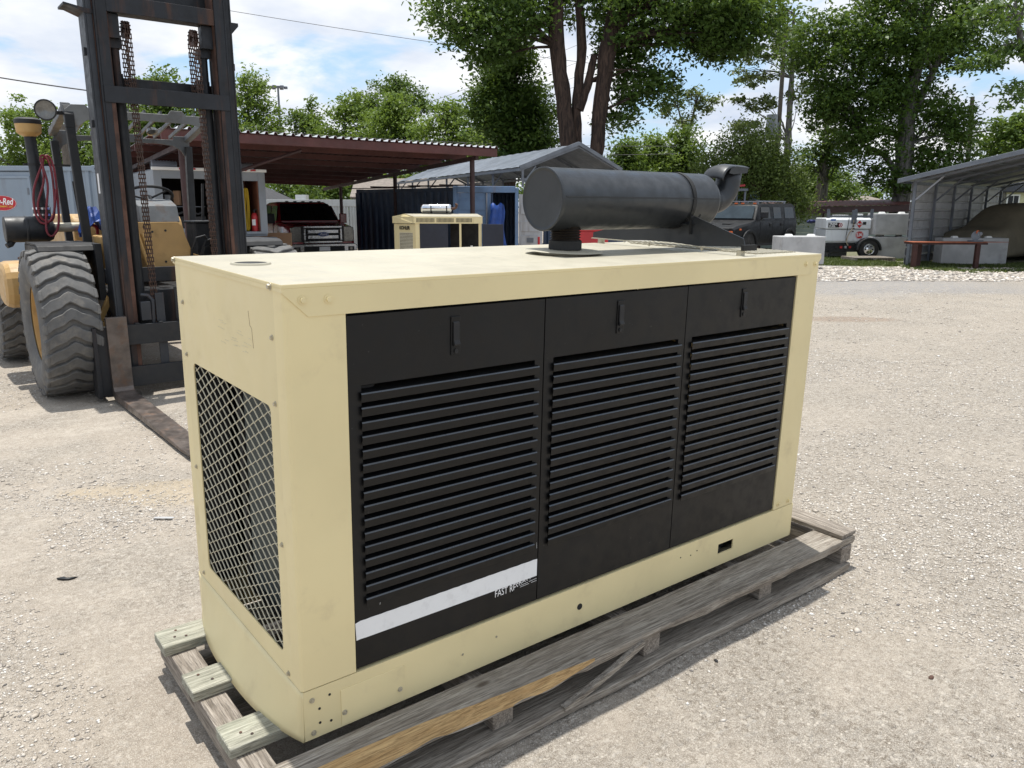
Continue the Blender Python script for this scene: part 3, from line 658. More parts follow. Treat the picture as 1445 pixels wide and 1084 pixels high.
b = MB(); b.prism([(.765, .388), (.8755, .384), (.8755, .4215), (.862, .4215), (.850, .4195), (.838, .4185), (.826, .4165), (.815, .4165), (.806, .4135), (.797, .4105), (.786, .4040), (.772, .3990)], 'y', .0022, .0031); gb('torn_tape', b, M['black'], doors[0])
b = MB()
for p in (((.80, .4095), (.835, .4112)), ((.84, .4125), (.874, .4145)), ((.80, .4035), (.84, .4050)), ((.85, .4055), (.8745, .4065))):
    b.beam((p[0][0], .0020, p[0][1]), (p[1][0], .0020, p[1][1]), .0008, .0011, (0, 0, 1))
b.beam((.262, .0036, .545-.012), (.259, .0036, .515), .0007, .0007); b.beam((.2655, .0036, .54), (.262, .0036, .528), .0006, .0006)
b.beam((.871, .0036, .55), (.873, .0036, .528), .0007, .0007)
gb('scratch_marks', b, M['white_print'], doors[0])
# roof sheet with its turned-down lip
b = MB(); b.box(-.003, LG+.003, -.003, WG+.003, 1.4785, ZT)
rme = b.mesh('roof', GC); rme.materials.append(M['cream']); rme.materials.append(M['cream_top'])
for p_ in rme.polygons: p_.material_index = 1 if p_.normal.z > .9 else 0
roof = link('roof', rme, None, gen, bevel=.002)
b = MB(); b.prism([(-.003, 1.479), (-.003, 1.469), (.066, 1.4035), (2.394, 1.4035), (LG+.003, 1.469), (LG+.003, 1.479)], 'y', -.003, -.0002)
b.prism([(-.003, 1.479), (-.003, 1.469), (.066, 1.4035), (2.394, 1.4035), (LG+.003, 1.469), (LG+.003, 1.479)], 'y', WG+.0002, WG+.003)
b.box(-.003, -.0002, -.0002, WG+.0002, 1.468, 1.479); b.box(LG+.0002, LG+.003, -.0002, WG+.0002, 1.468, 1.479)
gb('roof_lip', b, M['cream'], roof)['kind'] = 'stuff'
b = MB(); b.box(.0, .05, .025, WG-.025, 1.40, 1.474); b.box(2.41, LG, .025, WG-.025, 1.40, 1.474); b.box(.05, 2.41, .024, .04, 1.398, 1.474); b.box(.05, 2.41, WG-.04, WG-.024, 1.398, 1.474)
b.v = [(min(max(x, .024), LG-.024), y, z) for x, y, z in b.v]; gb('roof_rail', b, M['black_matte'])
fc = (.130, .560)
b = MB(); b.lathe([(.050, .0005), (.050, .004), (.055, .0065), (.060, .0055), (.0625, .0005)], (fc[0], fc[1], ZT), n=40); gb('filler_ring', b, M['cream_top'], roof, smooth=True)
b = MB(); b.cyl((fc[0], fc[1], ZT+.0004), (fc[0], fc[1], ZT+.0030), .050, n=40); gb('filler_opening', b, M['black_matte'], roof)
b = MB(); b.box(2.13, 2.41, .10, .83, ZT, ZT+.0012); gb('grille_backing', b, M['cream_top'], roof)
mg2 = gb('roof_grille', strands(2.13, 2.41, .10, .83, .030, .040, .0035, lambda x, y: (x, y, ZT+.0035)), M['cream_top'], roof); mg2['kind'] = 'stuff'
# bolts
bb = MB(); bb.cyl((0,0,0), (0,0,.0022), .0125, n=20); bb.cyl((0,0,.0022), (0,0,.0085), .0075, n=6); bolt_me = bb.mesh('bolt')
bs = MB(); bs.cyl((0,0,0), (0,0,.0015), .0085, n=16); bs.cyl((0,0,.0015), (0,0,.0065), .0055, n=6); screw_me = bs.mesh('screw')
for x, z, y in ((.051, 1.448, -.003), (.123, 1.446, -.003), (2.349, 1.450, -.003), (2.419, 1.449, -.003), (2.415, .345, 0), (2.336, .346, 0)):
    o = link('bolt', bolt_me, M['cream'], gen); o.location = gl(x, y, z); o.rotation_euler = (R(90), 0, 0)
for x, z, y in ((.030, .286, 0), (.031, .178, 0), (.130, .205, -.0022), (.320, .205, -.0022), (.56, .235, 0), (.70, .25, 0)):
    o = link('screw', screw_me, M['bolt'], gen); o.location = gl(x, y, z); o.rotation_euler = (R(90), 0, 0); o.scale = (1, 1, 1) if x < .5 else (.5, .5, .4)
for y, z, x in ((.857, 1.343, 0), (.081, 1.342, 0), (.857, 1.163, 0), (.082, 1.161, 0), (.847, .759, 0), (.087, .749, 0), (.087, .340, 0), (.857, .345, 0), (.071, 1.4785, -.003), (.911, 1.482, -.003)):
    o = link('screw', screw_me, M['bolt'], gen); o.location = gl(x, y, z); o.rotation_euler = (0, R(-90), 0)
    if z > 1.4: o.scale = (1.25, 1.25, 1.3)
# remains of a removed sticker on the end panel
b = MB(); q = random.Random(4)
for i in range(16):
    y = .22+q.random()*.26; z = 1.26+q.random()*.085; l = .012+.05*q.random()
    b.beam((-.0005, y, z), (-.0005, y+l, z+q.uniform(-.003, .003)), .0007, .0007)
gb('glue_residue', b, M['cream_wire'], endp)
b = MB(); b.beam((-.0003, .247, 1.392), (-.0003, .240, 1.352), .0006, .0006); b.beam((-.0003, .240, 1.352), (-.0003, .228, 1.345), .0006, .0006); b.beam((-.0003, .228, 1.345), (-.0003, .222, 1.29), .0006, .0006); gb('scratch_marks', b, M['rust'], endp)

# ---- muffler
MY, MZ, MR = .460, 1.702, .1195; mx0, mx1 = 1.242, 2.195
b = MB(); b.lathe([(0, .004), (.06, .0035), (MR-.016, .001), (MR-.007, .0005), (MR-.003, -.003), (MR+.0015, -.001), (MR+.0015, .012), (MR, .014), (MR, mx1-mx0-.03), (MR-.004, mx1-mx0-.016), (MR-.02, mx1-mx0-.002), (.05, mx1-mx0+.004), (0, mx1-mx0+.004)], (mx0, MY, MZ), (1, 0, 0), 56)
muf = gb('muffler', b, M['muffler'], smooth=50)
b = MB(); a = R(173); b.beam((mx0+.014, MY-MR*1.0, MZ+.012), (mx1-.03, MY-MR*1.0, MZ+.012), .003, .005); gb('weld_seam', b, M['muffler'], muf)
b = MB(); b.lathe([(MR+.0005, -.011), (MR+.003, -.011), (MR+.003, .011), (MR+.0005, .011)], (2.0, MY, MZ), (1, 0, 0), 56); gb('strap', b, M['black_matte'], muf, smooth=40)
for k in range(4):
    an = R(8-24*k); cy, cz = MY-(MR+.003)*math.cos(an), MZ+(MR+.003)*math.sin(an); dy, dz = -math.cos(an), math.sin(an)
    b = MB(); b.cyl((2.0, cy, cz), (2.0, cy+dy*.0016, cz+dz*.0016), .0055, n=10); gb('strap_hole', b, M['dark_inside'], muf)
b = MB(); b.beam((1.99, MY-MR-.006, MZ-.10), (2.03, MY-MR-.012, MZ-.055), .004, .006); b.box(1.988, 2.012, MY-MR+.004, MY-MR+.012, MZ-.14, MZ-.06); gb('strap_bolt', b, M['black_matte'], muf)
# tail: stub pipe, elbow and rain hood
b = MB(); P = [(2.185, MY, MZ), (2.27, MY, MZ)]
for i in range(1, 11):
    a = R(82)*i/10; P.append((2.27+.105*math.sin(a), MY, MZ+.105*(1-math.cos(a))))
P += [(P[-1][0]+.008, MY, P[-1][2]+.05)]
b.tube(P, [.058]*2+[.056]*10+[.055], 28, cap=False); tl = gb('tail_pipe', b, M['muffler'], muf, smooth=60, solid=.003)
b = MB(); b.lathe([(.0585, -.004), (.0605, 0), (.0585, .004)], (2.268, MY, MZ), (1, 0, 0), 28); gb('weld_bead', b, M['muffler'], muf, smooth=True)
hx, hz = P[-1][0], P[-1][2]; rows = []
for j in range(9):
    t = -1+2*j/8; yy = MY+.060*t; row = []
    crown_ = .012*(1-t*t)
    for i in range(14):
        u = i/13
        if u < .42: x_ = hx+.066-(.105)*u/.42; z_ = hz+.012+crown_+.006*u
        else:
            a = R(84)*(u-.42)/.58; x_ = hx-.039-.085*math.sin(a); z_ = hz+.0145+crown_-.070*(1-math.cos(a))
        row.append((x_, yy, z_))
    rows.append(row)
b = MB(); b.sheet(rows); gb('rain_hood', b, M['muffler'], tl, smooth=60, solid=.003)
for s_ in (-1, 1):
    b = MB(); b.prism([(hx+.05, hz-.01), (hx+.058, hz+.013), (hx-.035, hz+.018), (hx-.072, hz+.006), (hx-.085, hz-.014), (hx-.050, hz-.018)], 'y', MY+s_*.060-.0015, MY+s_*.060+.0015)
    gb('hood_cheek', b, M['muffler'], tl)
# inlet bellows, collar, flashing plates
b = MB(); pf = []; z0 = 1.512
for i in range(37): pf.append((.058+.0045*math.sin(i*math.pi/2), z0+.055*0+i*.0026-z0))
b.lathe(pf, (1.366, MY, z0), n=32); gb('flex_pipe', b, M['flex'], muf, smooth=80)
b = MB(); b.lathe([(.0, .0), (.064, .0), (.066, .002), (.066, .035), (.060, .037)], (1.366, MY, 1.5075), n=36); gb('pipe_collar', b, M['black_matte'], muf, smooth=30)
b = MB(); b.lathe([(.0, .004), (.12, .0035), (.152, .0015), (.156, -.001), (.150, -.0005), (.0, .0)], (1.362, MY, 1.5035), (.012, -.02, 1), 48); gb('flashing_plate', b, M['cream_top'], smooth=30)
b = MB(); b.cyl((1.356, MY-.01, ZT), (1.356, MY-.01, ZT+.010), .098, n=40); gb('flashing_ring', b, M['cream_top'], bevel=.002)
# saddle bracket across the roof
b = MB(); b.prism([(.065, 1.528), (.075, 1.560), (.335, 1.640), (.375, 1.610), (.545, 1.610), (.585, 1.640), (.865, 1.560), (.955, 1.540), (.955, 1.515), (.73, 1.515), (.60, 1.522), (.45, 1.522), (.30, 1.515)], 'x', 1.996, 2.001)
b.beam((2.0, .365, 1.605), (2.0, .555, 1.605), .05, .004); br = gb('saddle_bracket', b, M['muffler'])
b = MB(); b.box(1.985, 2.001, .065, .955, 1.510, 1.5145); gb('bracket_flange', b, M['cream_top'], br)
b = MB(); b.box(1.97, 2.06, .050, .064, 1.512, 1.535); gb('bracket_foot', b, M['black_matte'], br)
for y in (.085, .90):
    b = MB(); b.cyl((2.0, y, ZT), (2.0, y, 1.511), .017, n=16); gb('rubber_mount', b, M['bolt'], br)
for y in (.28, .58):
    b = MB(); b.cyl((1.992, y, 1.4995), (1.992, y, 1.510), .006, n=8); b.cyl((1.992, y, 1.496), (1.992, y, 1.4995), .003, n=8); gb('flange_bolt', b, M['bolt'], br)
# ================================================================== FORKLIFT (faces the photographer's left hand side, forks down)
FC = (1.42, 6.9, 0.0)
fk = thing('forklift', 'tan rough-terrain forklift with tall black mast and big dusty tyres behind the cream generator', 'forklift', FC)
def fb(name, mb, m, parent=None, **kw): return mb.build(name, m, parent or fk, FC, **kw)
def mir(b_):                        # mirrored about the machine's centre line
    c = MB(); c.v = [(2.84-x, y, z) for x, y, z in b_.v]; c.f = b_.f; return c
# ---- wheels
def wheel_meshes(r, w, lug_h, nl, rim_r):
    b_ = MB(); h = w/2; rc = r-lug_h
    b_.lathe([(rim_r, -h*.80), (rim_r+.03, -h*.92), (rc*.80, -h*1.04), (rc*.93, -h*1.0), (rc*.985, -h*.90), (rc, -h*.6), (rc*1.004, 0), (rc, h*.6), (rc*.985, h*.90), (rc*.93, h*1.0), (rc*.80, h*1.04), (rim_r+.03, h*.92), (rim_r, h*.80)], (0,0,0), (1,0,0), 64)
    tyre = b_.mesh('tyre')
    l = MB(); rows = []; step = 2*math.pi/nl
    n_ = 13
    for i in range(n_):
        u = -1+2*i/(n_-1); x = u*h*.97
        wave = .34*math.cos(u*math.pi*1.0)*step + .08*math.cos(3*u*math.pi)*step
        drop = .018*abs(u)**5
        hw = step*.33*(1 if abs(u) < .9 else .92)
        ro = r-drop*1.2; ri = rc*.97-drop*1.5
        rows.append([(x, ri*math.sin(wave-hw*1.12), ri*math.cos(wave-hw*1.12)), (x, ro*math.sin(wave-hw), ro*math.cos(wave-hw)), (x, ro*math.sin(wave+hw), ro*math.cos(wave+hw)), (x, ri*math.sin(wave+hw*1.12), ri*math.cos(wave+hw*1.12))])
    l.loft(rows)
    # shoulder block running down the side wall on each end
    for s_ in (-1, 1):
        q0, q1 = rows[0 if s_ < 0 else -1][1], rows[0 if s_ < 0 else -1][2]
        a0 = math.atan2(q0[1], q0[2]); a1 = math.atan2(q1[1], q1[2]); rr0, rr1 = r*.90, r*.985
        P = [(s_*h*.97, rr1, a0), (s_*h*.97, rr1, a1), (s_*h*1.03, rr0, a1-.02), (s_*h*1.03, rr0, a0+.02)]
        vs = [(x, q*math.sin(a), q*math.cos(a)) for x, q, a in P]+[(s_*h*.85, q*math.sin(a), q*math.cos(a)) for x, q, a in P]
        l.add(vs, [(0,1,2,3), (7,6,5,4), (0,4,5,1), (1,5,6,2), (2,6,7,3), (3,7,4,0)])
    lug = l.mesh('tread_lug')
    k = MB(); s = rim_r
    k.lathe([(s+.028, -h*.90), (s+.03, -h*.80), (s-.01, -h*.74), (s-.02, -h*.35), (s-.05, -h*.28), (.17, -h*.25), (.15, -h*.38), (.0, -h*.38)], (0,0,0), (1,0,0), 40)
    k.lathe([(s+.028, h*.90), (s+.03, h*.80), (s-.01, h*.74), (s-.02, -h*.30)], (0,0,0), (1,0,0), 40)
    for i in range(8): a = i*math.pi/4; k.cyl((-h*.42, .115*math.cos(a), .115*math.sin(a)), (-h*.25, .115*math.cos(a), .115*math.sin(a)), .014, n=6)
    return tyre, lug, k.mesh('rim')
def wheel(name, meshes, loc, nl, flip=False, mt=None):
    w = bpy.data.objects.new(name, None); COL.objects.link(w); w.parent = fk; w.empty_display_size = .1
    w.location = (loc[0]-FC[0], loc[1]-FC[1], loc[2]-FC[2]); w.rotation_euler = (0, 0, math.pi if flip else 0)
    link('tyre', meshes[0], mt or M['rubber'], w, smooth=35)
    for i in range(nl):
        o = link('tread_lug', meshes[1], mt or M['rubber'], w, bevel=.006, seg=1); o.rotation_euler = (-2*math.pi*i/nl+.1, 0, 0)
    link('rim', meshes[2], M['tan'], w, smooth=35)
big = wheel_meshes(.665, .46, .036, 28, .345); small = wheel_meshes(.525, .36, .036, 24, .26)
wheel('front_wheel', big, (.435, 6.27, .655), 28); wheel('front_wheel', big, (2.405, 6.27, .655), 28, True)
wheel('rear_wheel', small, (.315, 8.62, .517), 24); wheel('rear_wheel', small, (2.50, 8.62, .517), 24, True)
# ---- mast: two nested pairs of channels
for side in (0, 1):
    f_ = mir if side else (lambda b_: b_)
    b = MB(); b.box(.805, .822, 5.78, 6.00, .42, 3.62); b.box(.822, .868, 5.78, 5.797, .42, 3.62); b.box(.822, .868, 5.983, 6.00, .42, 3.62)
    fb('outer_rail', f_(b), M['mast_grey'] if not side else M['mast'], bevel=.003, seg=1)
    b = MB(); b.box(.873, .888, 5.735, 5.965, .10, 3.75); b.box(.888, .972, 5.735, 5.756, .10, 3.75); b.box(.888, .972, 5.944, 5.965, .10, 3.75)
    fb('inner_rail', f_(b), M['mast'], bevel=.003, seg=1)
    b = MB(); b.box(.9722, .980, 5.757, 5.943, .12, 3.70); fb('wear_strip', f_(b), M['rust'])
    b = MB(); b.box(.8685, .8725, 5.775, 5.99, .45, 3.6); fb('wear_strip', f_(b), M['rust'])
    b = MB(); b.box(.940, .9715, 5.7335, 5.7348, .12, 2.55); fb('rust_streak', f_(b), M['rust'])
    b = MB(); b.prism([(.66, 3.300), (.70, 3.300), (.82, 3.255), (.97, 3.255), (.97, 3.285), (.83, 3.29), (.66, 3.318)], 'y', 5.77, 6.02) if not side else b.prism([(.735, 3.318), (.805, 3.24), (.83, 3.24), (.83, 3.345), (.735, 3.345)], 'y', 5.80, 6.00)
    fb('stop_plate', f_(b), M['mast'])
    for z in (2.93, 2.35): 
        b = MB(); b.box(.785, .806, 5.82, 5.86, z, z+.06); fb('rail_bracket', f_(b), M['mast'])
    # lift cylinder behind the rail
    cx_ = 1.045; b = MB(); b.cyl((cx_, 5.91, .55), (cx_, 5.91, 2.60), .050, n=18); b.cyl((cx_, 5.91, 2.60), (cx_, 5.91, 2.66), .062, n=18); cyl_ = fb('lift_cylinder', f_(b), M['guard_dark'], smooth=40)
    b = MB(); b.cyl((cx_, 5.91, 2.66), (cx_, 5.91, 3.02), .037, n=14); b.box(cx_-.05, cx_+.05, 5.86, 5.96, 3.02, 3.10); fb('piston_rod', f_(b), M['mast'], cyl_)
    b = MB(); b.tube([(.995, 5.87, z/10+.0) for z in range(8, 31)], .008, 6); fb('hydraulic_pipe', f_(b), M['guard_dark'])
    # sheave and leaf chain
    b = MB(); b.lathe([(.03, -.02), (.07, -.022), (.062, -.012), (.062, .012), (.07, .022), (.03, .02)], (1.135, 5.86, 3.17), (1, 0, 0), 24); fb('chain_sheave', f_(b), M['rust'], smooth=40)
    b = MB(); x0 = 1.135
    def links(b_, p0, p1):
        p0 = Vector(p0); p1 = Vector(p1); n_ = int((p1-p0).length/.036); d_ = (p1-p0)/n_
        for i in range(n_):
            q = p0+d_*i
            for s_ in ((-.026, -.008, .012, .026) if i % 2 else (-.018, .002, .020)):
                b_.beam(q+Vector((s_, 0, 0))-d_*.12, q+Vector((s_, 0, 0))+d_*1.12, .020, .0045, (1, 0, 0))
            b_.cyl(q+Vector((-.031, 0, 0)), q+Vector((.031, 0, 0)), .0065, n=6)
    links(b, (x0, 5.79, 3.17), (x0-.005, 5.735, .62)); links(b, (x0, 5.93, 3.17), (x0, 5.93, 2.55))
    for i in range(6):
        a0, a1 = math.pi*i/6, math.pi*(i+1)/6; links(b, (x0, 5.86-.070*math.cos(a0), 3.17+.070*math.sin(a0)), (x0, 5.86-.070*math.cos(a1), 3.17+.070*math.sin(a1)))
    c = fb('lift_chain', f_(b), M['chain']); c['kind'] = 'stuff'
b = MB(); b.box(.972, 1.868, 5.745, 5.765, 3.285, 3.42); b.box(.972, 1.868, 5.765, 5.93, 3.29, 3.305); fb('cross_tie', b, M['mast'], bevel=.003)
b = MB(); b.box(.972, 1.868, 5.945, 5.965, 3.36, 3.62); fb('cross_tie', b, M['mast'], bevel=.003)
for xx in (.975, 1.765):
    b = MB(); b.box(xx, xx+.10, 5.80, 5.90, 3.09, 3.285); fb('sheave_mount', b, M['mast'], bevel=.004)
b = MB(); b.box(.890, 1.950, 5.725, 5.7345, 2.555, 2.690); fb('cross_tie', b, M['mast'], bevel=.003)
b = MB(); b.box(.868, 1.972, 6.003, 6.03, 2.62, 2.80); b.box(.868, 1.972, 6.03, 6.09, 2.785, 2.80); fb('cross_tie', b, M['mast'], bevel=.003)
for xx in (.98, 1.73):
    b = MB(); b.box(xx, xx+.13, 5.97, 6.002, 2.60, 2.83); fb('cylinder_clamp', b, M['mast'], bevel=.004)
b = MB(); b.box(.80, 2.04, 6.003, 6.05, 1.0, 1.135); b.box(.80, 2.04, 6.003, 6.05, .60, .92); fb('cross_tie', b, M['mast'], bevel=.004)
b = MB(); b.box(.8035, .8045, 5.87, 5.93, 1.80, 1.97); fb('data_label', b, M['white_print'])
# ---- carriage and forks
b = MB(); b.box(.60, 2.24, 5.662, 5.715, .475, .655); 
for i in range(6): b.box(.93+i*.2, .97+i*.2, 5.662, 5.715, .655, .667)
fb('carriage_bar', b, M['guard_dark'], bevel=.004)
b = MB(); b.box(.60, 2.24, 5.662, 5.715, .095, .275); fb('carriage_bar', b, M['guard_dark'], bevel=.004)
for x in (.565, 2.243):
    b = MB(); b.prism([(5.60, .03), (5.80, .03), (5.80, .60), (5.74, .655), (5.60, .655)], 'x', x, x+.032); fb('carriage_side', b, M['mast'], bevel=.003)
b = MB(); b.box(.585, .695, 5.635, 5.66, .035, .655); fb('carriage_web', b, M['mast'])
for x in (1.17, 1.60):
    b = MB(); b.beam((x, 5.725, .26), (x, 5.725, .92), .075, .02, (0, 1, 0)); fb('carriage_upright', b, M['mast_grey'], bevel=.003)
for x in (1.00, 1.74):
    b = MB(); b.box(x, x+.085, 5.70, 5.76, .68, .85); b.tube([(x+.10, 5.72, .62), (x+.11, 5.72, .86), (x+.08, 5.74, .90), (x+.02, 5.76, .91)], .018, 8); fb('roller_bracket', b, M['mast_grey'], bevel=.006)
b = MB(); b.box(1.30, 1.44, 5.70, 5.72, .68, .97); b.prism([(1.30, .655), (1.42, .655), (1.47, .93), (1.37, .95)], 'y', 5.695, 5.7); fb('chain_anchor', b, M['guard_dark'], bevel=.003)
def forkmesh(x0):
    w = .168; r_ = []
    prof = [((5.605, .74), (5.660, .74)), ((5.605, .20), (5.660, .22)), ((5.600, .12), (5.655, .05)), ((5.570, .085), (5.60, .012)), ((5.50, .075), (5.50, .008)), ((4.6, .060), (4.6, .012)), ((3.60, .042), (3.60, .016)), ((3.47, .038), (3.47, .018)), ((3.415, .032), (3.415, .022))]
    for i, (a, c) in enumerate(prof):
        k = 0 if i < 7 else (.008 if i == 7 else .030)
        r_.append([(x0+k, a[0], a[1]), (x0+w-k, a[0], a[1]), (x0+w-k, c[0], c[1]), (x0+k, c[0], c[1])])
    b_ = MB(); b_.loft(r_); return b_
fb('fork', forkmesh(.684), M['fork'], bevel=.005); fb('fork', forkmesh(1.988), M['fork'], bevel=.005)
# ---- chassis
b = MB(); b.box(.98, 1.86, 6.10, 9.2, .48, .86); fb('chassis', b, M['guard_dark'], bevel=.02)
b = MB(); b.cyl((.66, 6.27, .655), (2.18, 6.27, .655), .11, n=16); b.box(.9, 1.94, 6.12, 6.42, .50, .82); fb('front_axle', b, M['dark_inside'], bevel=.01)
b = MB(); b.cyl((.5, 8.62, .517), (2.32, 8.62, .517), .08, n=14); fb('rear_axle', b, M['dark_inside'])
# rear body: tan hood and rounded side tank
def rounded(x0, x1, y0, y1, z0, z1, r, n_=5):
    pf = []
    for (cy, cz, a0) in ((y1-r, z1-r, 0), (y0+r, z1-r, 90), (y0+r, z0+r, 180), (y1-r, z0+r, 270)):
        for i in range(n_+1):
            a = R(a0+90*i/n_); pf.append((cy+r*math.cos(a), cz+r*math.sin(a)))
    b_ = MB(); b_.prism(pf, 'x', x0, x1); return b_
fb('engine_hood', rounded(.86, 1.98, 7.62, 9.45, .86, 1.60, .16), M['tan'], bevel=.02)
fb('counterweight', rounded(.85, 2.0, 9.0, 9.65, .45, 1.15, .16), M['tan'], bevel=.03)
fb('side_tank', rounded(.13, .60, 7.10, 7.80, .70, 1.15, .21), M['tan'], bevel=.06); fb('side_tank', rounded(2.24, 2.71, 7.10, 7.80, .70, 1.15, .21), M['tan'], bevel=.04)
b = MB(); b.box(.30, .50, 7.20, 7.36, 1.14, 1.19); b.tube([(.28, 7.22, 1.19), (.36, 7.3, 1.22), (.50, 7.25, 1.2)], .012, 6); fb('tank_bracket', b, M['rust'])
b = MB(); b.cyl((.88, 7.55, .98), (.88, 8.05, .98), .32, n=26); fb('rear_shroud', b, M['tan'], smooth=40, bevel=.02)
# fenders over the front wheels
for side in (0, 1):
    b = MB(); pf = [(6.10, 1.30), (6.13, 1.345), (6.2, 1.365), (6.80, 1.365), (6.86, 1.34), (6.90, 1.14), (6.885, 1.14), (6.845, 1.32), (6.79, 1.345), (6.2, 1.345), (6.145, 1.33), (6.12, 1.30)]
    b.prism(pf, 'x', .30, .76); b.box(.30, .315, 6.15, 6.84, 1.27, 1.343); f_ = mir if side else (lambda q: q); fb('fender', f_(b), M['plastic'], bevel=.006)
    b = MB(); b.box(.745, .80, 6.05, 6.7, .85, 1.36); fb('fender_stay', f_(b), M['guard_dark'])
# operator station
b = MB(); pf = [(1.11, 1.12), (1.80, 1.12), (1.80, 1.18), (1.64, 1.24), (1.585, 1.40), (1.565, 1.50), (1.52, 1.545), (1.12, 1.545)]; b.prism(pf, 'y', 6.185, 6.205); cowl = fb('front_cowl', b, M['tan'], bevel=.004)
for x, z in ((1.21, 1.50), (1.28, 1.455), (1.40, 1.465), (1.38, 1.17), (1.53, 1.17)):
    b = MB(); b.cyl((x, 6.179, z), (x, 6.186, z), .011, n=8); fb('cowl_bolt', b, M['guard_dark'], cowl)
b = MB(); b.box(1.06, 1.80, 6.12, 6.18, 1.06, 1.118); fb('cowl_sill', b, M['guard_dark'], bevel=.004)
b = MB(); b.prism([(6.24, 1.54), (6.55, 1.56), (6.62, 1.72), (6.50, 1.76), (6.30, 1.70)], 'x', 1.20, 1.56); fb('dash_console', b, M['guard'], bevel=.01)
b = MB(); b.cyl((1.36, 6.35, 1.60), (1.385, 6.62, 1.78), .03, n=12); fb('steering_column', b, M['plastic'])
b = MB(); sc_ = Vector((1.39, 6.68, 1.785)); ax = Vector((.05, .45, 1)).normalized(); u = ax.cross(Vector((1,0,0))).normalized(); v = u.cross(ax)
b.tube([sc_+(u*math.cos(a)+v*math.sin(a))*.235 for a in [i*2*math.pi/32 for i in range(32)]], .014, 8, closed=True)
for a in (.4, 2.4, 4.5): b.tube([sc_-ax*.03, sc_+(u*math.cos(a)+v*math.sin(a))*.23], .010, 6)
b.cyl(sc_-ax*.05, sc_+ax*.0, .045, n=14); fb('steering_wheel', b, M['plastic'], smooth=True)
b = MB(); b.box(1.14, 1.66, 7.15, 7.6, 1.10, 1.30); fb('seat', b, M['plastic'], bevel=.04)
b = MB(); b.box(1.14, 1.66, 7.52, 7.66, 1.36, 1.66); fb('seat_back', b, M['plastic'], bevel=.04)
b = MB(); b.box(1.86, 2.22, 6.75, 7.10, 1.12, 1.52); b.box(1.84, 2.24, 6.73, 7.12, 1.52, 1.545); fb('battery_box', b, M['plastic'], bevel=.01)
for i, (x, y, h) in enumerate(((.985, 6.6, .60), (1.02, 6.55, .33), (1.05, 6.50, .30))):
    b = MB(); b.tube([(x, y, 1.18), (x-.01, y-.02, 1.2+h)], [.012, .010], 8); b.lathe([(.0, 0), (.017, .01), (.02, .06), (.015, .14), (0, .15)], (x-.012, y-.022, 1.15+h), (0, 0, 1), 10); fb('control_lever', b, M['plastic'])
b = MB(); b.box(.84, .99, 6.25, 6.62, .98, 1.42); b.box(.90, 1.06, 6.12, 6.2, 1.18, 1.32); fb('valve_block', b, M['tan'], bevel=.012)
b = MB(); b.cyl((.93, 6.13, 1.20), (.86, 6.02, .86), .062, n=16); tc_ = fb('tilt_cylinder', b, M['rust'], smooth=40)
b = MB(); b.cyl((.86, 6.02, .86), (.83, 5.99, .72), .03, n=10); fb('tilt_rod', b, M['chrome'], tc_)
b = MB(); b.beam((.90, 6.05, 1.02), (.70, 5.99, .66), .035, .05); b.box(.70, .88, 5.98, 6.1, .60, .66); fb('frame_gusset', b, M['tan'], bevel=.005)
for k, (x, z) in enumerate(((1.17, 1.46), (1.215, 1.44))):
    b = MB(); b.cyl((x-.035, 6.15, z), (x+.045, 6.10, 1.06), .016, n=8); fb('gas_strut', b, M['tan'], smooth=True)
hs = ((1.72, 1.33, .10), (1.80, 1.30, .085), (1.78, 1.24, .07))
for x, z, r_ in hs:
    b = MB(); b.tube([(x-r_, 6.2, 1.1), (x-r_*.95, 6.16, z-.05), (x-r_*.5, 6.14, z+.06), (x+r_*.3, 6.14, z+.08), (x+r_, 6.16, z-.01), (x+r_*1.1, 6.2, 1.1)], .013, 8); fb('hydraulic_hose', b, M['plastic'], smooth=True)
# ---- overhead guard
def post(x0, y0, z0, x1, y1, z1, x2, y2, z2):
    b_ = MB(); P0, P1, P2 = Vector((x0, y0, z0)), Vector((x1, y1, z1)), Vector((x2, y2, z2)); pts_ = [P0]
    for i in range(7): t_ = i/6; pts_.append(P0.lerp(P1, .86).lerp(P1, t_).lerp(P1.lerp(P2, t_*.5), t_))
    for i in range(len(pts_)-1): b_.beam(pts_[i], pts_[i+1]+(pts_[i+1]-pts_[i])*.08, .075, .055, (1, 0, 0))
    return b_
for side in (0, 1):
    f_ = mir if side else (lambda q: q)
    b = MB(); b.beam((.80, 6.58, 1.10), (.755, 6.60, 2.40), .075, .06, (0, 1, 0)); b.prism([(6.57, 2.40), (6.63, 2.40), (6.66, 2.54), (6.74, 2.60), (6.74, 2.64), (6.62, 2.60), (6.57, 2.52)], 'x', .715, .795); fb('guard_post', f_(b), M['guard_dark'], bevel=.006)
    b = MB(); b.beam((.80, 7.50, 1.05), (.76, 7.52, 2.34), .07, .07, (0, 1, 0)); fb('guard_post', f_(b), M['guard_dark'], bevel=.006)
    b = MB(); b.beam((.755, 6.66, 2.60), (.755, 7.55, 2.42), .07, .06); fb('guard_side_rail', f_(b), M['guard'], bevel=.006)
    b = MB(); b.beam((.84, 7.0, 1.30), (.80, 7.0, 1.93), .022, .022); fb('grab_bar', f_(b), M['plastic'])
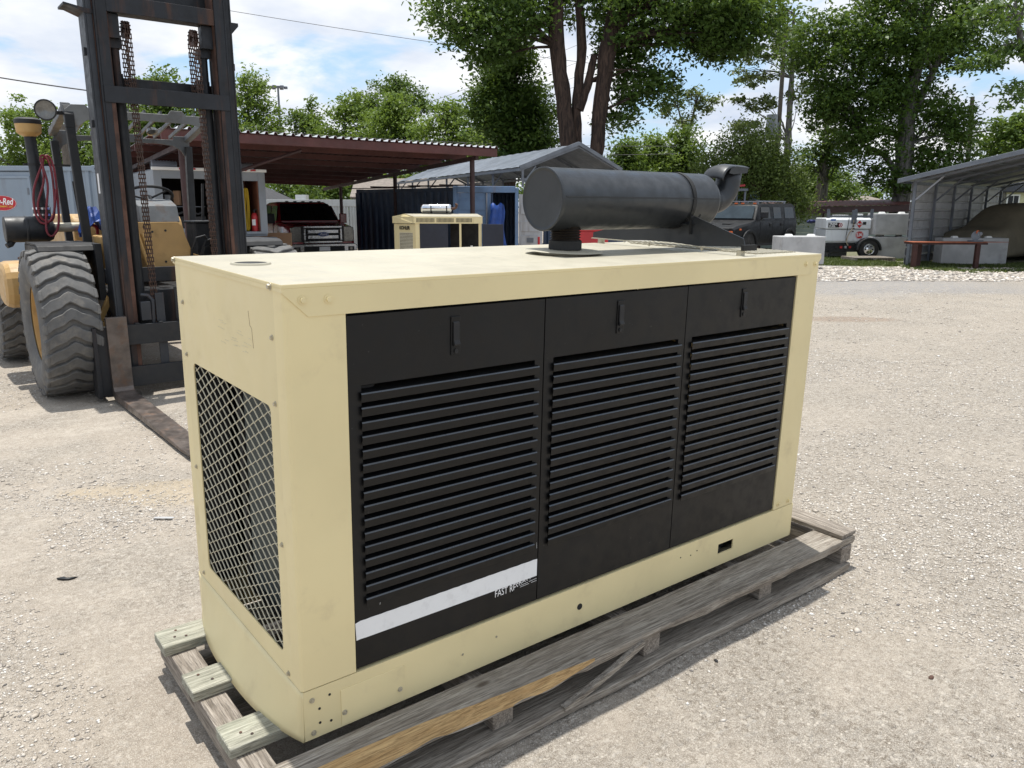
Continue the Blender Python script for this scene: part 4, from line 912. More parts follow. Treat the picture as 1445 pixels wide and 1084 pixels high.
# front plate: broad, arched under, slotted along the top
pf = [(.72, 2.50)]; pf += [(.795, 2.35), (.83, 2.42), (.90, 2.475), (1.02, 2.497)]; pf += [(1.42, 2.502)]; pf += [(2.84-x, z) for x, z in ((1.02, 2.497), (.90, 2.475), (.83, 2.42), (.795, 2.35), (.72, 2.50))]
pf += [(2.12, 2.56), (2.08, 2.61)]
top = []
x = 2.04
pf += [(1.98, 2.615), (1.95, 2.575), (1.80, 2.575), (1.77, 2.615), (1.66, 2.615), (1.63, 2.575), (1.42, 2.575), (1.25, 2.575), (1.22, 2.615), (1.12, 2.615), (1.08, 2.575), (.93, 2.575), (.90, 2.615), (.78, 2.61), (.72, 2.56)]
b = MB(); b.prism(pf, 'y', 6.585, 6.60); fb('guard_front_plate', b, M['guard_plate'], bevel=.002, seg=1)
pr_ = [(.74, 2.32), (.79, 2.22), (.84, 2.30), (.92, 2.345), (1.06, 2.36), (1.42, 2.365)]; pr_ += [(2.84-x, z) for x, z in pr_[-2::-1]]; pr_ += [(2.10, 2.40), (2.06, 2.45)]
pr_ += [(1.93, 2.45), (1.93, 2.41), (1.62, 2.41), (1.62, 2.45), (1.22, 2.45), (1.22, 2.41), (.92, 2.41), (.92, 2.45), (.78, 2.45)]
b = MB(); b.prism(pr_, 'y', 7.53, 7.545); fb('guard_rear_plate', b, M['guard'], bevel=.002, seg=1)
for x in (.95, 1.11, 1.27, 1.42, 1.57, 1.73, 1.89):
    b = MB(); b.beam((x, 6.60, 2.590), (x, 7.53, 2.43), .018, .035); fb('guard_bar', b, M['guard'])
b = MB(); b.lathe([(0, .0), (.05, .005), (.055, .04), (.03, .055), (0, .06)], (1.60, 7.1, 2.47), (0, -.6, -1), 18); fb('roof_lamp', b, M['lamp_glass'], smooth=True)
# work lamps
def lamp(x, y, z):
    ax_ = Vector((-.35, -1, -.12)); b_ = MB(); b_.lathe([(.0, .06), (.05, .055), (.082, .02), (.092, -.01), (.094, -.028), (.080, -.030)], (x, y, z), -ax_, 26); b_.box(x+.02, x+.16, y+.03, y+.06, z-.03, z+.0)
    h = fb('work_lamp', b_, M['plastic'], smooth=True)
    b_ = MB(); b_.lathe([(.0, -.018), (.05, -.022), (.080, -.028)], (x, y, z), -ax_, 26); fb('lamp_lens', b_, M['lamp_glass'], h, smooth=True)
lamp(.575, 6.60, 2.545); lamp(2.19, 6.60, 2.545)
# ---- air cleaner with snorkel and pre-cleaner bowl
b = MB(); b.lathe([(0, 0), (.115, .0), (.122, .006), (.122, .17), (.126, .175), (.126, .19), (.122, .195), (.122, .36), (.10, .40), (.05, .42), (0, .42)], (.17, 7.0, 1.475), (1, 0, 0), 30); ac = fb('air_cleaner', b, M['guard_dark'], smooth=35)
b = MB(); b.tube([(.22, 7.0, 1.37), (.20, 6.99, 1.335), (.17, 6.98, 1.32)], [.035, .03, .024], 10); fb('dust_valve', b, M['plastic'], ac)
b = MB(); b.tube([(.58, 7.0, 1.49), (.68, 7.0, 1.49), (.82, 7.05, 1.49)], .045, 14); fb('intake_pipe', b, M['bolt'], ac, smooth=True)
b = MB(); b.tube([(.50, 7.0, 1.50), (.50, 7.0, 1.66), (.495, 7.0, 1.72), (.475, 7.0, 2.36)], [.075, .075, .052, .050], 18); fb('snorkel_pipe', b, M['guard_dark'], ac, smooth=40)
b = MB(); b.lathe([(.079, 0), (.079, .02)], (.50, 7.0, 1.60), (0, 0, 1), 18); b.lathe([(.079, 0), (.079, .02)], (.50, 7.0, 1.66), (0, 0, 1), 18); fb('hose_clamp', b, M['chrome'], ac)
b = MB(); b.lathe([(.045, -.03), (.085, -.01), (.105, .01), (.112, .085), (.10, .09)], (.473, 7.0, 2.36), (0, 0, 1), 28); fb('cleaner_bowl', b, M['tan'], ac, smooth=35)
b = MB(); b.lathe([(.114, .085), (.116, .10), (.113, .125), (.085, .142), (0, .145)], (.473, 7.0, 2.36), (0, 0, 1), 28); fb('cleaner_lid', b, M['plastic'], ac, smooth=35)
b = MB(); b.box(.40, .80, 7.045, 7.06, 2.07, 2.09); b.lathe([(.056, 0), (.056, .02)], (.485, 7.0, 2.07), (0, 0, 1), 16); fb('pipe_bracket', b, M['plastic'], ac)
# things lying on the machine
def hose(pts, r_):
    P = [Vector(p) for p in pts]; out_ = []
    for i in range(len(P)-1):
        p0 = P[max(i-1, 0)]; p1 = P[i]; p2 = P[i+1]; p3 = P[min(i+2, len(P)-1)]
        for k in range(6):
            t_ = k/6; out_.append(.5*((2*p1)+(p2-p0)*t_+(2*p0-5*p1+4*p2-p3)*t_**2+(3*p1-p0-3*p2+p3)*t_**3))
    out_.append(P[-1]); return out_
b = MB(); x, y = .50, 6.92
coil = [(x+.045, y, 2.14), (x+.03, y-.02, 1.92), (x-.04, y-.03, 1.72), (x-.03, y-.04, 1.58), (x+.06, y-.04, 1.56), (x+.10, y-.02, 1.72), (x+.11, y, 2.02), (x+.075, y+.01, 2.15), (x+.03, y, 2.13),
        (x+.06, y-.03, 1.9), (x+.02, y-.05, 1.66), (x+.0, y-.06, 1.46), (x+.05, y-.06, 1.415), (x+.115, y-.04, 1.55), (x+.135, y-.01, 1.95), (x+.12, y+.02, 2.12), (x+.08, y+.02, 2.16), (x+.04, y+.01, 2.08), (x-.06, y-.02, 1.84), (x-.07, y-.03, 1.62), (x-.02, y-.05, 1.53), (x+.07, y-.05, 1.60), (x+.125, y-.03, 1.85)]
b.tube(hose(coil, 0), .0105, 8); ho = b.build('air_hose', M['red_hose'], None, (.5, 6.92, 1.4), smooth=True); ho.location = (.5, 6.92, 1.4); tag(ho, 'coiled dark red air hose hanging round the forklift snorkel pipe', 'hose')
b = MB(); g_ = random.Random(9); P = []
for i in range(9):
    row = []
    for j in range(9):
        u, v_ = i/8, j/8; row.append((.80+.27*u+.02*math.sin(7*v_), 6.75+.25*v_, 1.28+.40*math.sin(math.pi*min(1, .12+.9*u))*(.55+.45*math.sin(math.pi*v_))+.028*g_.uniform(-1, 1)))
    P.append(row)
b.sheet(P); tp = b.build('tarp_bundle', M['blue_tarp'], None, (.94, 6.85, 1.3), solid=.01); tp.location = (.94, 6.85, 1.33); tag(tp, 'crumpled blue tarp bundled on the forklift beside the control levers', 'tarp')
b = MB(); b.tube(hose([(.80, 6.98, 1.42), (.82, 6.95, 1.49), (.88, 6.94, 1.515), (.95, 6.95, 1.49), (.96, 6.98, 1.42)], 0), .016, 8); b.build('red_handle', M['red'], fk, FC, smooth=True)
# ================================================================== YARD, LEFT HALF (local x = right, y = away, in the yard frame)
RZ = -YAW
def corrugated(x0, x1, z0, z1, pitch, depth, y=0.0, horiz=False):
    """folded sheet: trapezoid ribs, running vertically (or horizontally)"""
    a0, a1 = (z0, z1) if horiz else (x0, x1); pts_ = []; k = 0; t_ = a0
    while t_ < a1:
        for f, dpt in ((0, 0), (.35, 0), (.5, 1), (.85, 1)):
            q = t_+f*pitch
            if q <= a1: pts_.append((q, y-depth*dpt))
        t_ += pitch
    pts_.append((a1, pts_[-1][1])); b_ = MB()
    if horiz: b_.sheet([[(x0, p[1], p[0]), (x1, p[1], p[0])] for p in pts_])
    else: b_.sheet([[(p[0], p[1], z0), (p[0], p[1], z1)] for p in pts_])
    return b_
# ---- grey container office with the red oval sign
C1 = thing('storage_container', 'grey-blue steel container with red oval sign on its door behind the forklift', 'container', G(-9.15, 18.3), RZ)
b = MB(); b.box(-6.0, -.22, 0.03, 2.4, .12, 2.50); b.build('container_body', M['grey_container'], C1, bevel=.01)
corrugated(-1.48, -.20, .15, 2.47, .20, .035, -.002).build('side_sheet', M['grey_container'], C1)
b = MB(); b.box(-6.0, -.0, -.06, .06, 2.47, 2.575); b.build('top_rail', M['grey_container'], C1, bevel=.008)
b = MB(); b.box(-6.0, -.0, -.06, .06, .02, .15); b.build('bottom_rail', M['grey_container'], C1)
b = MB(); b.box(-.20, 0, -.055, .12, .15, 2.47); b.build('corner_pillar', M['grey_container'], C1, bevel=.008)
b = MB(); b.box(-.21, .012, -.072, .16, 2.44, 2.59); cc_ = b.build('corner_casting', M['grey_container'], C1, bevel=.01)
b = MB(); b.cyl((-.10, -.074, 2.515), (-.10, -.06, 2.515), .045, n=12); b.build('casting_hole', M['black_matte'], cc_)
b = MB(); b.box(-2.75, -1.50, -.03, .02, .15, 2.44); b.build('wall_sheet', M['grey_container'], C1)
b = MB(); b.box(-2.72, -1.62, -.065, -.031, 2.30, 2.36); b.box(-1.68, -1.62, -.065, -.031, .15, 2.30); b.box(-2.72, -2.66, -.065, -.031, .15, 2.30); df = b.build('door_frame', M['grey_container'], C1, bevel=.006)
b = MB(); b.box(-2.655, -1.685, -.05, -.032, .2, 2.295); dr = b.build('door', M['grey_container'], C1, bevel=.004)
b = MB(); b.box(-1.70, -1.66, -.075, -.05, 1.95, 2.10); b.build('hinge', M['galv_frame'], dr)
b = MB(); b.lathe([(0, .004), (1, .004), (1, 0)], (0, 0, 0), (0, -1, 0), 48); b.v = [(x*.315, y, z*.165) for x, y, z in b.v]; sg = b.build('oval_sign', paint('sign_red', (.46, .012, .025), .4, var=.04), C1); sg.location = (-2.30, -.052, 1.765)
b = MB(); b.lathe([(.965, .0052), (.99, .0052)], (0, 0, 0), (0, -1, 0), 48); b.v = [(x*.315, y, z*.165) for x, y, z in b.v]; b.build('sign_border', M['white_print'], sg)
text('lettering', 'Big-Red', .20, M['white_print'], sg, (.005, -.006, .03), (R(90), 0, 0), .001, sx=.74, shear=.25, align='CENTER', bold=.004)
text('lettering', 'EQUIPMENT, LLC', .055, paint('sign_gold', (.75, .48, .06), .5, var=.03), sg, (.02, -.006, -.075), (R(90), 0, 0), .001, align='CENTER', bold=.001)
# ---- service body of a box truck, seen from behind
T1 = thing('box_truck', 'pale grey service truck body with open rear compartments behind the forklift mast', 'truck', G(-5.91, 16.06), RZ+R(33))
b = MB(); X0, X1 = -1.06, 1.04; Z0, Z1 = 1.20, 2.40
b.box(X0, X1, 0.02, 3.4, Z0-.10, Z0); b.box(X0, X0+.05, .02, 3.4, Z0, Z1); b.box(X1-.05, X1, .02, 3.4, Z0, Z1); b.box(X0, X1, .02, 3.4, Z1-.05, Z1); b.box(X0+.05, X1-.05, 1.6, 1.65, Z0, Z1-.05); b.build('cargo_body', M['truck_grey'], T1, bevel=.02)
b = MB(); b.box(X0+.05, .58, 1.55, 1.595, Z0, Z1-.05); b.box(.60, X1-.05, .9, .95, Z0, Z1-.05); b.build('compartment_back', M['dark_box'], T1)
fr = MB()
for x0, x1, z0, z1 in ((X0, -.92, Z0, Z1), (-.10, .60, Z0, Z1), (.90, X1, Z0-.05, Z1), (-.92, -.10, 2.22, Z1), (.60, .90, 2.20, Z1), (-.92, -.10, Z0, Z0+.08), (.60, .90, Z0-.05, Z0+.0)): fr.box(x0, x1, -.02, .02, z0, z1)
fr.build('rear_frame', M['truck_grey'], T1, bevel=.004)
b = MB(); b.box(.595, .61, .02, .9, Z0, Z1-.06); b.box(.885, .90, .02, .9, Z0, Z1-.06); b.box(.62, .885, .88, .895, Z0, Z1-.06); b.build('compartment_lining', M['orange_wood'], T1)
b = MB(); b.box(-.10, .60, .03, .06, Z0, Z1-.06); b.build('rear_panel', M['dark_box'], T1)
b = MB(); b.box(X0-.03, X1+.03, -.07, -.021, Z1-.03, Z1+.03); b.build('top_trim', M['white'], T1, bevel=.01)
for x in (-.55, -.35, .62, .80):
    b = MB(); b.box(x-.05, x+.05, -.09, -.071, Z1-.012, Z1+.022); b.build('marker_light', M['red_lens'], T1, bevel=.004)
b = MB(); b.box(X0-.02, X1+.10, -.30, .0, Z0-.17, Z0-.11); b.build('rear_bumper', M['galv_frame'], T1, bevel=.01)
b = MB(); b.box(-.8, .8, .2, 3.3, .55, 1.09); b.build('truck_frame', M['dark_inside'], T1)
wl = MB(); wl.lathe([(.0, -.1), (.22, -.1), (.26, -.14), (.42, -.14), (.45, -.1), (.45, .1), (.42, .14), (.0, .14)], (0, 0, 0), (1, 0, 0), 28); wl_me = wl.mesh('truck_wheel')
for x in (-.88, .86): 
    o = link('truck_wheel', wl_me, M['rubber_dark'], T1, smooth=True); o.location = (x, 1.3, .45); o = link('truck_wheel', wl_me, M['rubber_dark'], T1, smooth=True); o.location = (x, 5.0, .45)
b = MB(); b.box(-1.0, 1.0, 3.5, 5.7, .7, 2.05); b.build('cab', M['truck_grey'], T1, bevel=.1)
# a spiral duct and what is stowed in the body
for s in (0, 1):
    b = MB(); n_ = 9; sx_ = -.96+s*1.52
    b.lathe([(.085+.013*(i % 2), i*.028) for i in range(n_*2)], (0, 0, 0), (1, 0, 0), 18); o = b.build('spiral_duct', M['galv'], None, smooth=60); o.location = T1.matrix_basis @ Vector((sx_+.02, .9, 2.50)); o.rotation_euler = (0, 0, RZ+R(33)); tag(o, ('corrugated silver duct lying on the truck roof at its left edge', 'corrugated silver duct lying on the truck roof beside the right mast')[s], 'duct', 'silver ducts on the truck roof')
def T(x, y, z): return T1.matrix_basis @ Vector((x, y, z))
bpy.context.view_layer.update()
ex = thing('fire_extinguisher', 'red fire extinguisher standing in the right rear truck compartment', 'fire extinguisher', T(.82, .12, Z0+.002), RZ)
b = MB(); b.lathe([(0, 0), (.062, 0), (.065, .015), (.065, .30), (.045, .355), (.022, .37), (0, .37)], (0, 0, 0), n=20); b.build('tank', M['red'], ex, smooth=40)
b = MB(); b.cyl((0, 0, .37), (0, 0, .42), .018, n=10); b.beam((-.03, 0, .42), (.06, 0, .44), .02, .015); b.build('valve', M['plastic'], ex)
b = MB(); b.box(-.035, .035, -.0665, -.060, .12, .24); b.build('label_plate', M['white_print'], ex)
b = MB()
for k in range(4): b.tube(hose([(-.05+.018*k, .0, .75), (-.06+.018*k, -.02, .4), (-.05+.02*k, -.03, .03), (.0+.016*k, .0, .015), (.02+.012*k, .03, .4), (0.01+.014*k, .02, .76), (-.02+.014*k, 0, .80), (-.05+.018*k, 0, .75)], 0), .013, 6)
o = b.build('yellow_hose', M['yellow_hose'], None, smooth=True); o.location = T(.68, .20, Z0+.05); o.rotation_euler = (0, 0, RZ); tag(o, 'yellow hose hung in loops inside the right truck compartment', 'hose')
for i, (x, z, w, h, mm, lb) in enumerate(((-.62, 1.72, .11, .28, 'cardboard', 'brown bottle box on the dark truck shelf behind the steering wheel'), (-.42, 1.70, .15, .22, 'blue_tarp', 'blue carton on the truck shelf right of the brown one'), (-.78, 1.72, .10, .20, 'truck_grey', 'small grey can on the truck shelf by its left frame'))):
    b = MB(); b.box(-w/2, w/2, 0, .12, 0, h); o = b.build('stowed_box', M[mm], None, bevel=.008); o.location = T(x, .35, z); o.rotation_euler = (0, 0, RZ+R(7*i)); tag(o, lb, 'box', 'boxes on the truck shelf')
    if i == 1:
        q_ = MB(); q_.box(-.05, .05, -.003, 0, .06, .16); q_.build('printed_panel', M['cardboard'], o)
b = MB(); b.box(-.92, -.10, .25, .75, 1.685, 1.70); b.build('shelf', M['galv_frame'], T1)
b = MB(); b.box(-.90, -.15, .05, .7, Z0+.02, Z0+.30); b.tube([(-.8, .05, 1.5), (-.5, .0, 1.62), (-.3, .0, 1.55), (-.2, .05, 1.6)], .02, 6); b.build('machinery', M['dark_inside'], T1)
# ---- maroon steel carport over the pickup
CP = thing('steel_carport', 'maroon sheet-metal carport with thin posts over the dark red pickup', 'carport', G(-4.4, 19.5), RZ)
def yl(s, d, z): return (s+4.4, d-19.5, z)
NL, NR, FR, FL = (-5.9, 13.9, 2.98), (-.33, 18.4, 2.97), (-6.3, 29.5, 2.50), (-13.2, 25.5, 2.72)
def bil(u, v, dz=0):      # u along the front edge, v towards the back
    a = Vector(NL).lerp(Vector(NR), u); c = Vector(FL).lerp(Vector(FR), u); p_ = a.lerp(c, v); return Vector(yl(p_.x, p_.y, p_.z+dz))
rib_n = 42; P = []
for i in range(rib_n+1):
    for f, hh in ((0, 0), (.55, 0), (.68, .045), (.87, .045)):
        if i == rib_n and f > 0: break
        P.append([tuple(bil((i+f)/rib_n, v, hh)) for v in (0, .25, .5, .75, 1)])
b = MB(); b.sheet(P); b.build('roof_sheet', M['maroon'], CP, solid=.006)
b = MB(); b.sheet([[(x, y, z+.008) for x, y, z in r_] for r_ in P]); b.build('roof_skin', M['bright_rib'], CP, solid=.004)
b = MB(); b.beam(bil(0, 0.004, -.09), bil(1, 0.004, -.09), .06, .17); b.build('front_beam', M['maroon'], CP, bevel=.01)
for k in range(1, 9):
    v = k/8.5; b = MB(); b.beam(bil(0, v, -.07), bil(.985, v, -.07), .06, .12); b.build('purlin', M['maroon'], CP)
for u in (.06, .93):
    b = MB(); b.beam(bil(u, .01, -.20), bil(u, .99, -.20), .07, .09); b.build('rafter', M['maroon_dark'], CP)
for u, v in ((.93, .03), (.93, .42), (.93, .83), (.06, .05), (.06, .95), (.5, .97)):
    t_ = bil(u, v, -.22); b = MB(); b.cyl((t_.x, t_.y, 0), t_, .055, n=10); b.build('carport_post', M['maroon_dark'], CP, smooth=True)
b = MB(); b.tube([bil(.36, .02, -.22), bil(.20, .06, -.62)], .03, 8); b.build('knee_brace', M['maroon_dark'], CP)
# ---- dark red crew-cab pickup under it
def cab_body(sections):
    b_ = MB(); b_.loft(sections); return b_
PK = thing('pickup_truck', 'dark red pickup truck with chrome grille parked under the maroon carport', 'pickup', G(-5.13, 21.9), RZ+R(29))
PK.scale = (.93, .93, .91)
def ring(y, w, z0, z1, wt=None, r=.06):
    wt = w if wt is None else wt
    return [(-w, y, z0), (w, y, z0), (w, y, z1-.12), (wt, y, z1-r*.3), (wt-r, y, z1), (-wt+r, y, z1), (-wt, y, z1-r*.3), (-w, y, z1-.12)]
b = MB(); b.loft([ring(.10, .90, .62, 1.20, .86), ring(.16, .97, .55, 1.30, .90), ring(.7, 1.0, .50, 1.36, .93), ring(1.35, 1.01, .50, 1.42, .95), ring(1.5, 1.01, .5, 1.40, .97), ring(5.9, 1.01, .55, 1.42, .97)]); b.build('body', M['truck_red'], PK, bevel=.03, smooth=50)
def cabring(y, w0, z0, w1, z1): return [(-w0, y, z0), (w0, y, z0), (w1, y, z1-.05), (w1-.08, y, z1), (-w1+.08, y, z1), (-w1, y, z1-.05)]
b = MB(); b.loft([cabring(1.40, .95, 1.38, .93, 1.44), cabring(2.05, .96, 1.38, .80, 1.97), cabring(2.4, .96, 1.38, .80, 2.02), cabring(3.5, .96, 1.38, .80, 2.0), cabring(3.85, .95, 1.38, .82, 1.92)]); b.build('cab', M['truck_red'], PK, bevel=.03, smooth=50)
b = MB(); b.add([(-.88, 1.43, 1.43), (.88, 1.43, 1.43), (.745, 2.02, 1.94), (-.745, 2.02, 1.94)], [(0,1,2,3)]); b.v = [(x, y-.02, z+.018) for x, y, z in b.v]; b.build('windscreen', M['glass'], PK, solid=.008)
for s_ in (-1, 1):
    for k, (ya, yb) in enumerate(((1.78, 2.52), (2.64, 3.45))):
        b = MB(); b.add([(s_*.968, ya-.15, 1.44), (s_*.968, yb, 1.44), (s_*.835, yb, 1.90), (s_*.835, ya+.14, 1.90)], [(0,1,2,3)]); b.build('side_window', M['glass_pale'], PK, solid=.008)
    b = MB(); b.box(s_*1.0-.02, s_*1.0+.02, 1.9, 1.905, .6, 1.40); b.build('door_seam', M['plastic'], PK)
    b = MB(); b.box(s_*1.12-.11, s_*1.12+.11, 1.62, 1.74, 1.36, 1.66); b.beam((s_*.98, 1.7, 1.45), (s_*1.12, 1.68, 1.45), .05, .05); b.build('wing_mirror', M['truck_red'] if s_ > 0 else M['plastic'], PK, bevel=.03)
    b = MB(); b.prism([(.93*s_, .84), (.93*s_, 1.26), (.80*s_, 1.30), (.62*s_, 1.30), (.62*s_, .84)], 'y', .06, .16); b.build('headlight', M['lamp_glass'], PK, bevel=.02)
    b = MB(); b.box(min(s_*.62, s_*.58), max(s_*.62, s_*.58), .05, .12, .84, 1.30); b.build('grille_pillar', M['plastic'], PK)
    for y in (1.05, 4.75):
        b = MB(); b.lathe([(0, -.02), (.24, -.03), (.27, 0), (.41, 0), (.43, -.03), (.43, -.22), (.40, -.25)], (s_*.99, y, .43), (s_, 0, 0), 26); w_ = b.build('wheel', M['rubber_dark'], PK, smooth=40)
        b = MB(); b.lathe([(0, .02), (.10, .02), (.23, -.01), (.25, .005)], (s_*.99, y, .43), (s_, 0, 0), 20); b.build('rim', M['chrome'], w_, smooth=40)
        b = MB(); A = [i*math.pi/12 for i in range(13)]; b.prism([(y+.56*math.cos(a), .48+.60*math.sin(a)) for a in A]+[(y+.47*math.cos(a), .48+.50*math.sin(a)) for a in A[::-1]], 'x', s_*.985-.035, s_*.985+.045); b.build('wheel_arch', M['truck_red'], PK, bevel=.02)
        b = MB(); b.prism([(y+.47*math.cos(a), .45+.50*math.sin(a)) for a in A], 'x', s_*.98-.03, s_*.98+.032); b.build('wheel_well', M['black_matte'], PK)
b = MB(); b.box(-.58, .58, .03, .10, 1.24, 1.32); b.box(-.58, .58, .03, .10, .80, .88); b.box(-.58, -.50, .03, .10, .88, 1.24); b.box(.50, .58, .03, .10, .88, 1.24); gr_ = b.build('grille_surround', M['dull_chrome'], PK, bevel=.02)
b = MB(); b.box(-.50, .50, .08, .10, .88, 1.24); b.build('grille_mesh', M['black_matte'], PK)
for z in (1.09, .93):
    b = MB(); b.box(-.46, .46, .02, .08, z, z+.11); b.build('grille_bar', M['dull_chrome'], gr_, bevel=.012)
b = MB(); b.lathe([(0, .03), (.9, .025), (1, 0)], (0, 0, 0), (0, -1, 0), 28); b.v = [(x*.165, y, z*.068) for x, y, z in b.v]; em = b.build('oval_emblem', paint('emblem_blue', (.02, .05, .20), .3, var=.05), PK, smooth=True); em.location = (0, .02, 1.065)
text('lettering', 'Ford', .10, M['white_print'], em, (0, -.034, 0), (R(90), 0, 0), .001, align='CENTER', shear=.2)
b = MB(); b.prism([(-.99, .58), (-.99, .74), (-.92, .79), (.92, .79), (.99, .74), (.99, .58), (.6, .55), (.55, .50), (-.55, .50), (-.6, .55)], 'y', -.06, .10); bp = b.build('front_bumper', M['dull_chrome'], PK, bevel=.02)
b = MB(); b.box(-.60, .60, -.066, -.061, .53, .72); b.build('bumper_intake', M['black_matte'], bp)
for s_ in (-1, 1):
    b = MB(); b.box(s_*.80-.09, s_*.80+.09, -.067, -.061, .58, .70); fl_ = b.build('fog_recess', M['black_matte'], bp); b = MB(); b.cyl((s_*.80, -.072, .64), (s_*.80, -.06, .64), .045, n=14); b.build('fog_lamp', M['lamp_glass'], bp)
b = MB(); b.box(-.16, .16, -.075, -.067, .58, .70); b.build('number_plate', M['white_print'], bp)
b = MB(); b.prism([(-.97, .50), (.97, .50), (.9, .36), (-.9, .36)], 'y', .02, .25); b.build('air_dam', M['truck_red'], PK)
for x in (-.5, -.25, 0, .25, .5):
    b = MB(); b.box(x-.05, x+.05, 2.08, 2.16, 2.0, 2.045); b.build('roof_marker_lamp', M['plastic'], PK, bevel=.015)
# brown panel leaning in front of the pickup's flank
b = MB(); b.box(-.52, .52, 0, .05, 0, .62); pn = b.build('fibreboard_crate', M['cardboard'], None, bevel=.01); pn.location = G(-5.35, 17.6, .52); pn.rotation_euler = (0, 0, RZ); tag(pn, 'flat brown fibreboard crate resting on trestle beside the pickup front wheel', 'crate')
b = MB(); b.box(-.5, .5, .01, .04, .5, .54); b.build('crate_lath', M['cardboard'], pn)
tb = thing('trestle', 'low grey trestle under the brown fibreboard crate beside the pickup', 'trestle', G(-5.35, 17.6), RZ)
b = MB(); b.box(-.8, .9, -.1, .4, .44, .515); b.build('top', M['galv_frame'], tb)
for x, y in ((-.7, 0), (.8, 0), (-.7, .3), (.8, .3)):
    b = MB(); b.box(x-.03, x+.03, y-.03, y+.03, 0, .44); b.build('leg', M['galv_frame'], tb)
# ---- pale sheet fence behind the pickup
FN = thing('sheet_fence', 'pale grey sheet-metal fence with top cap behind the dark red pickup', 'fence', G(-8.4, 33), RZ)
for i in range(18):
    x0 = -4.0+i*.36; corrugated(x0, x0+.345, .06, 1.74, .115, .03, -.004*(i % 2)).build('fence_panel', M['fence'], FN)
b = MB(); b.box(-4.0, 2.5, -.05, .05, 1.72, 1.99); b.build('cap_rail', M['fence'], FN, bevel=.01)
for i in range(5):
    b = MB(); b.box(-4.0+i*1.6, -3.9+i*1.6, .05, .13, 0, 1.9); b.build('fence_post', M['galv_frame'], FN)
# ---- dark blue container, long side to the yard, one door open
C2 = thing('storage_container', 'dark navy corrugated container with one pale blue door behind second generator', 'container', G(-1.46, 21.0), RZ)
A0 = Vector((-3.02, 3.0)); B0 = Vector((-.03, .02)); dv = (B0-A0); Ln = dv.length; ang = math.atan2(dv.y, dv.x)
cs_ = corrugated(0, Ln, .12, 2.10, .28, .045); 
side_ = cs_.build('side_sheet', M['navy'], C2); side_.location = (A0.x, A0.y, 0); side_.rotation_euler = (0, 0, ang)
def c2(name, b_, m, **kw):
    o = b_.build(name, m, C2, **kw); o.location = (A0.x, A0.y, 0); o.rotation_euler = (0, 0, ang); return o
b = MB(); b.box(-.06, Ln, -.06, .06, 2.10, 2.19); c2('top_rail', b, M['navy']); b = MB(); b.box(-.06, Ln, -.05, .06, .0, .12); c2('bottom_rail', b, M['navy']); b = MB(); b.box(-.10, .06, -.07, .10, 0, 2.2); c2('corner_pillar', b, M['navy'])
EW = 1.56
b = MB(); b.box(-.07, .03, -.06, .06, 0, 2.22); b.box(EW-.03, EW+.06, -.05, .06, 0, 2.18); b.box(.03, EW-.03, -.06, .06, 2.06, 2.22); b.build('end_frame', M['blue_door'], C2, bevel=.01)
b = MB(); b.box(.03, .915, -.03, .02, .12, 2.055); ld = b.build('container_door', M['blue_door'], C2, bevel=.008, label='faded sky-blue container door with two lock rods')
for z in (.5, 1.1, 1.62):
    b = MB(); b.box(.08, .87, -.045, -.03, z, z+.28); b.build('door_swage', M['blue_door'], ld, bevel=.012)
for x in (.45, .80):
    b = MB(); b.cyl((x, -.07, .15), (x, -.07, 2.05), .020, n=8); b.build('lock_rod', M['galv'], ld)
corrugated(.95, EW-.03, .12, 2.06, .22, .04, 1.4).build('inner_sheet', M['navy'], C2)
b = MB(); b.box(EW-.02, EW+.0, .07, 3.2, .1, 2.1); b.box(.93, .96, .03, 3.2, .1, 2.06); b.box(.96, EW-.02, .03, 3.2, 2.063, 2.10); b.box(-.0, .93, 1.5, 1.55, .1, 2.06); b.build('inner_wall', M['navy'], C2)
b = MB(); b.box(-3.2, EW, 3.2, 3.25, .1, 2.1); b.add([(-3.08, 3.0, 2.17), (-.07, .04, 2.17), (EW, .04, 2.17), (EW, 3.2, 2.17)], [(0,1,2,3)]); b.build('container_roof', M['navy'], C2)
# rusty sheet scraps along its roof
b = MB(); q = random.Random(2)
for i in range(9):
    x = -2.6+i*.36; o_ = MB(); o_.beam((x-q.uniform(.3, .7), 2.9-(x+2.9)*.95, 2.215+.02*(i % 3)), (x+q.uniform(.3, .7), 2.8-(x+2.9)*.95, 2.23+.025*(i % 2)), .18, .02); r_ = o_.build('sheet_scrap', M['rust'] if i % 2 else M['dark_inside'], None); tmp = C2.matrix_basis
    r_.location = C2.location; r_.rotation_euler = C2.rotation_euler; tag(r_, ('dark' if i % 2 == 0 else 'rusty')+' bent sheet scrap on navy container roof, '+('leftmost', 'second from the left', 'third from the left', 'fourth from the left', 'middle one', 'fourth from the right', 'third from the right', 'second from the right', 'rightmost')[i], 'scrap', 'rusty scraps on the container roof')
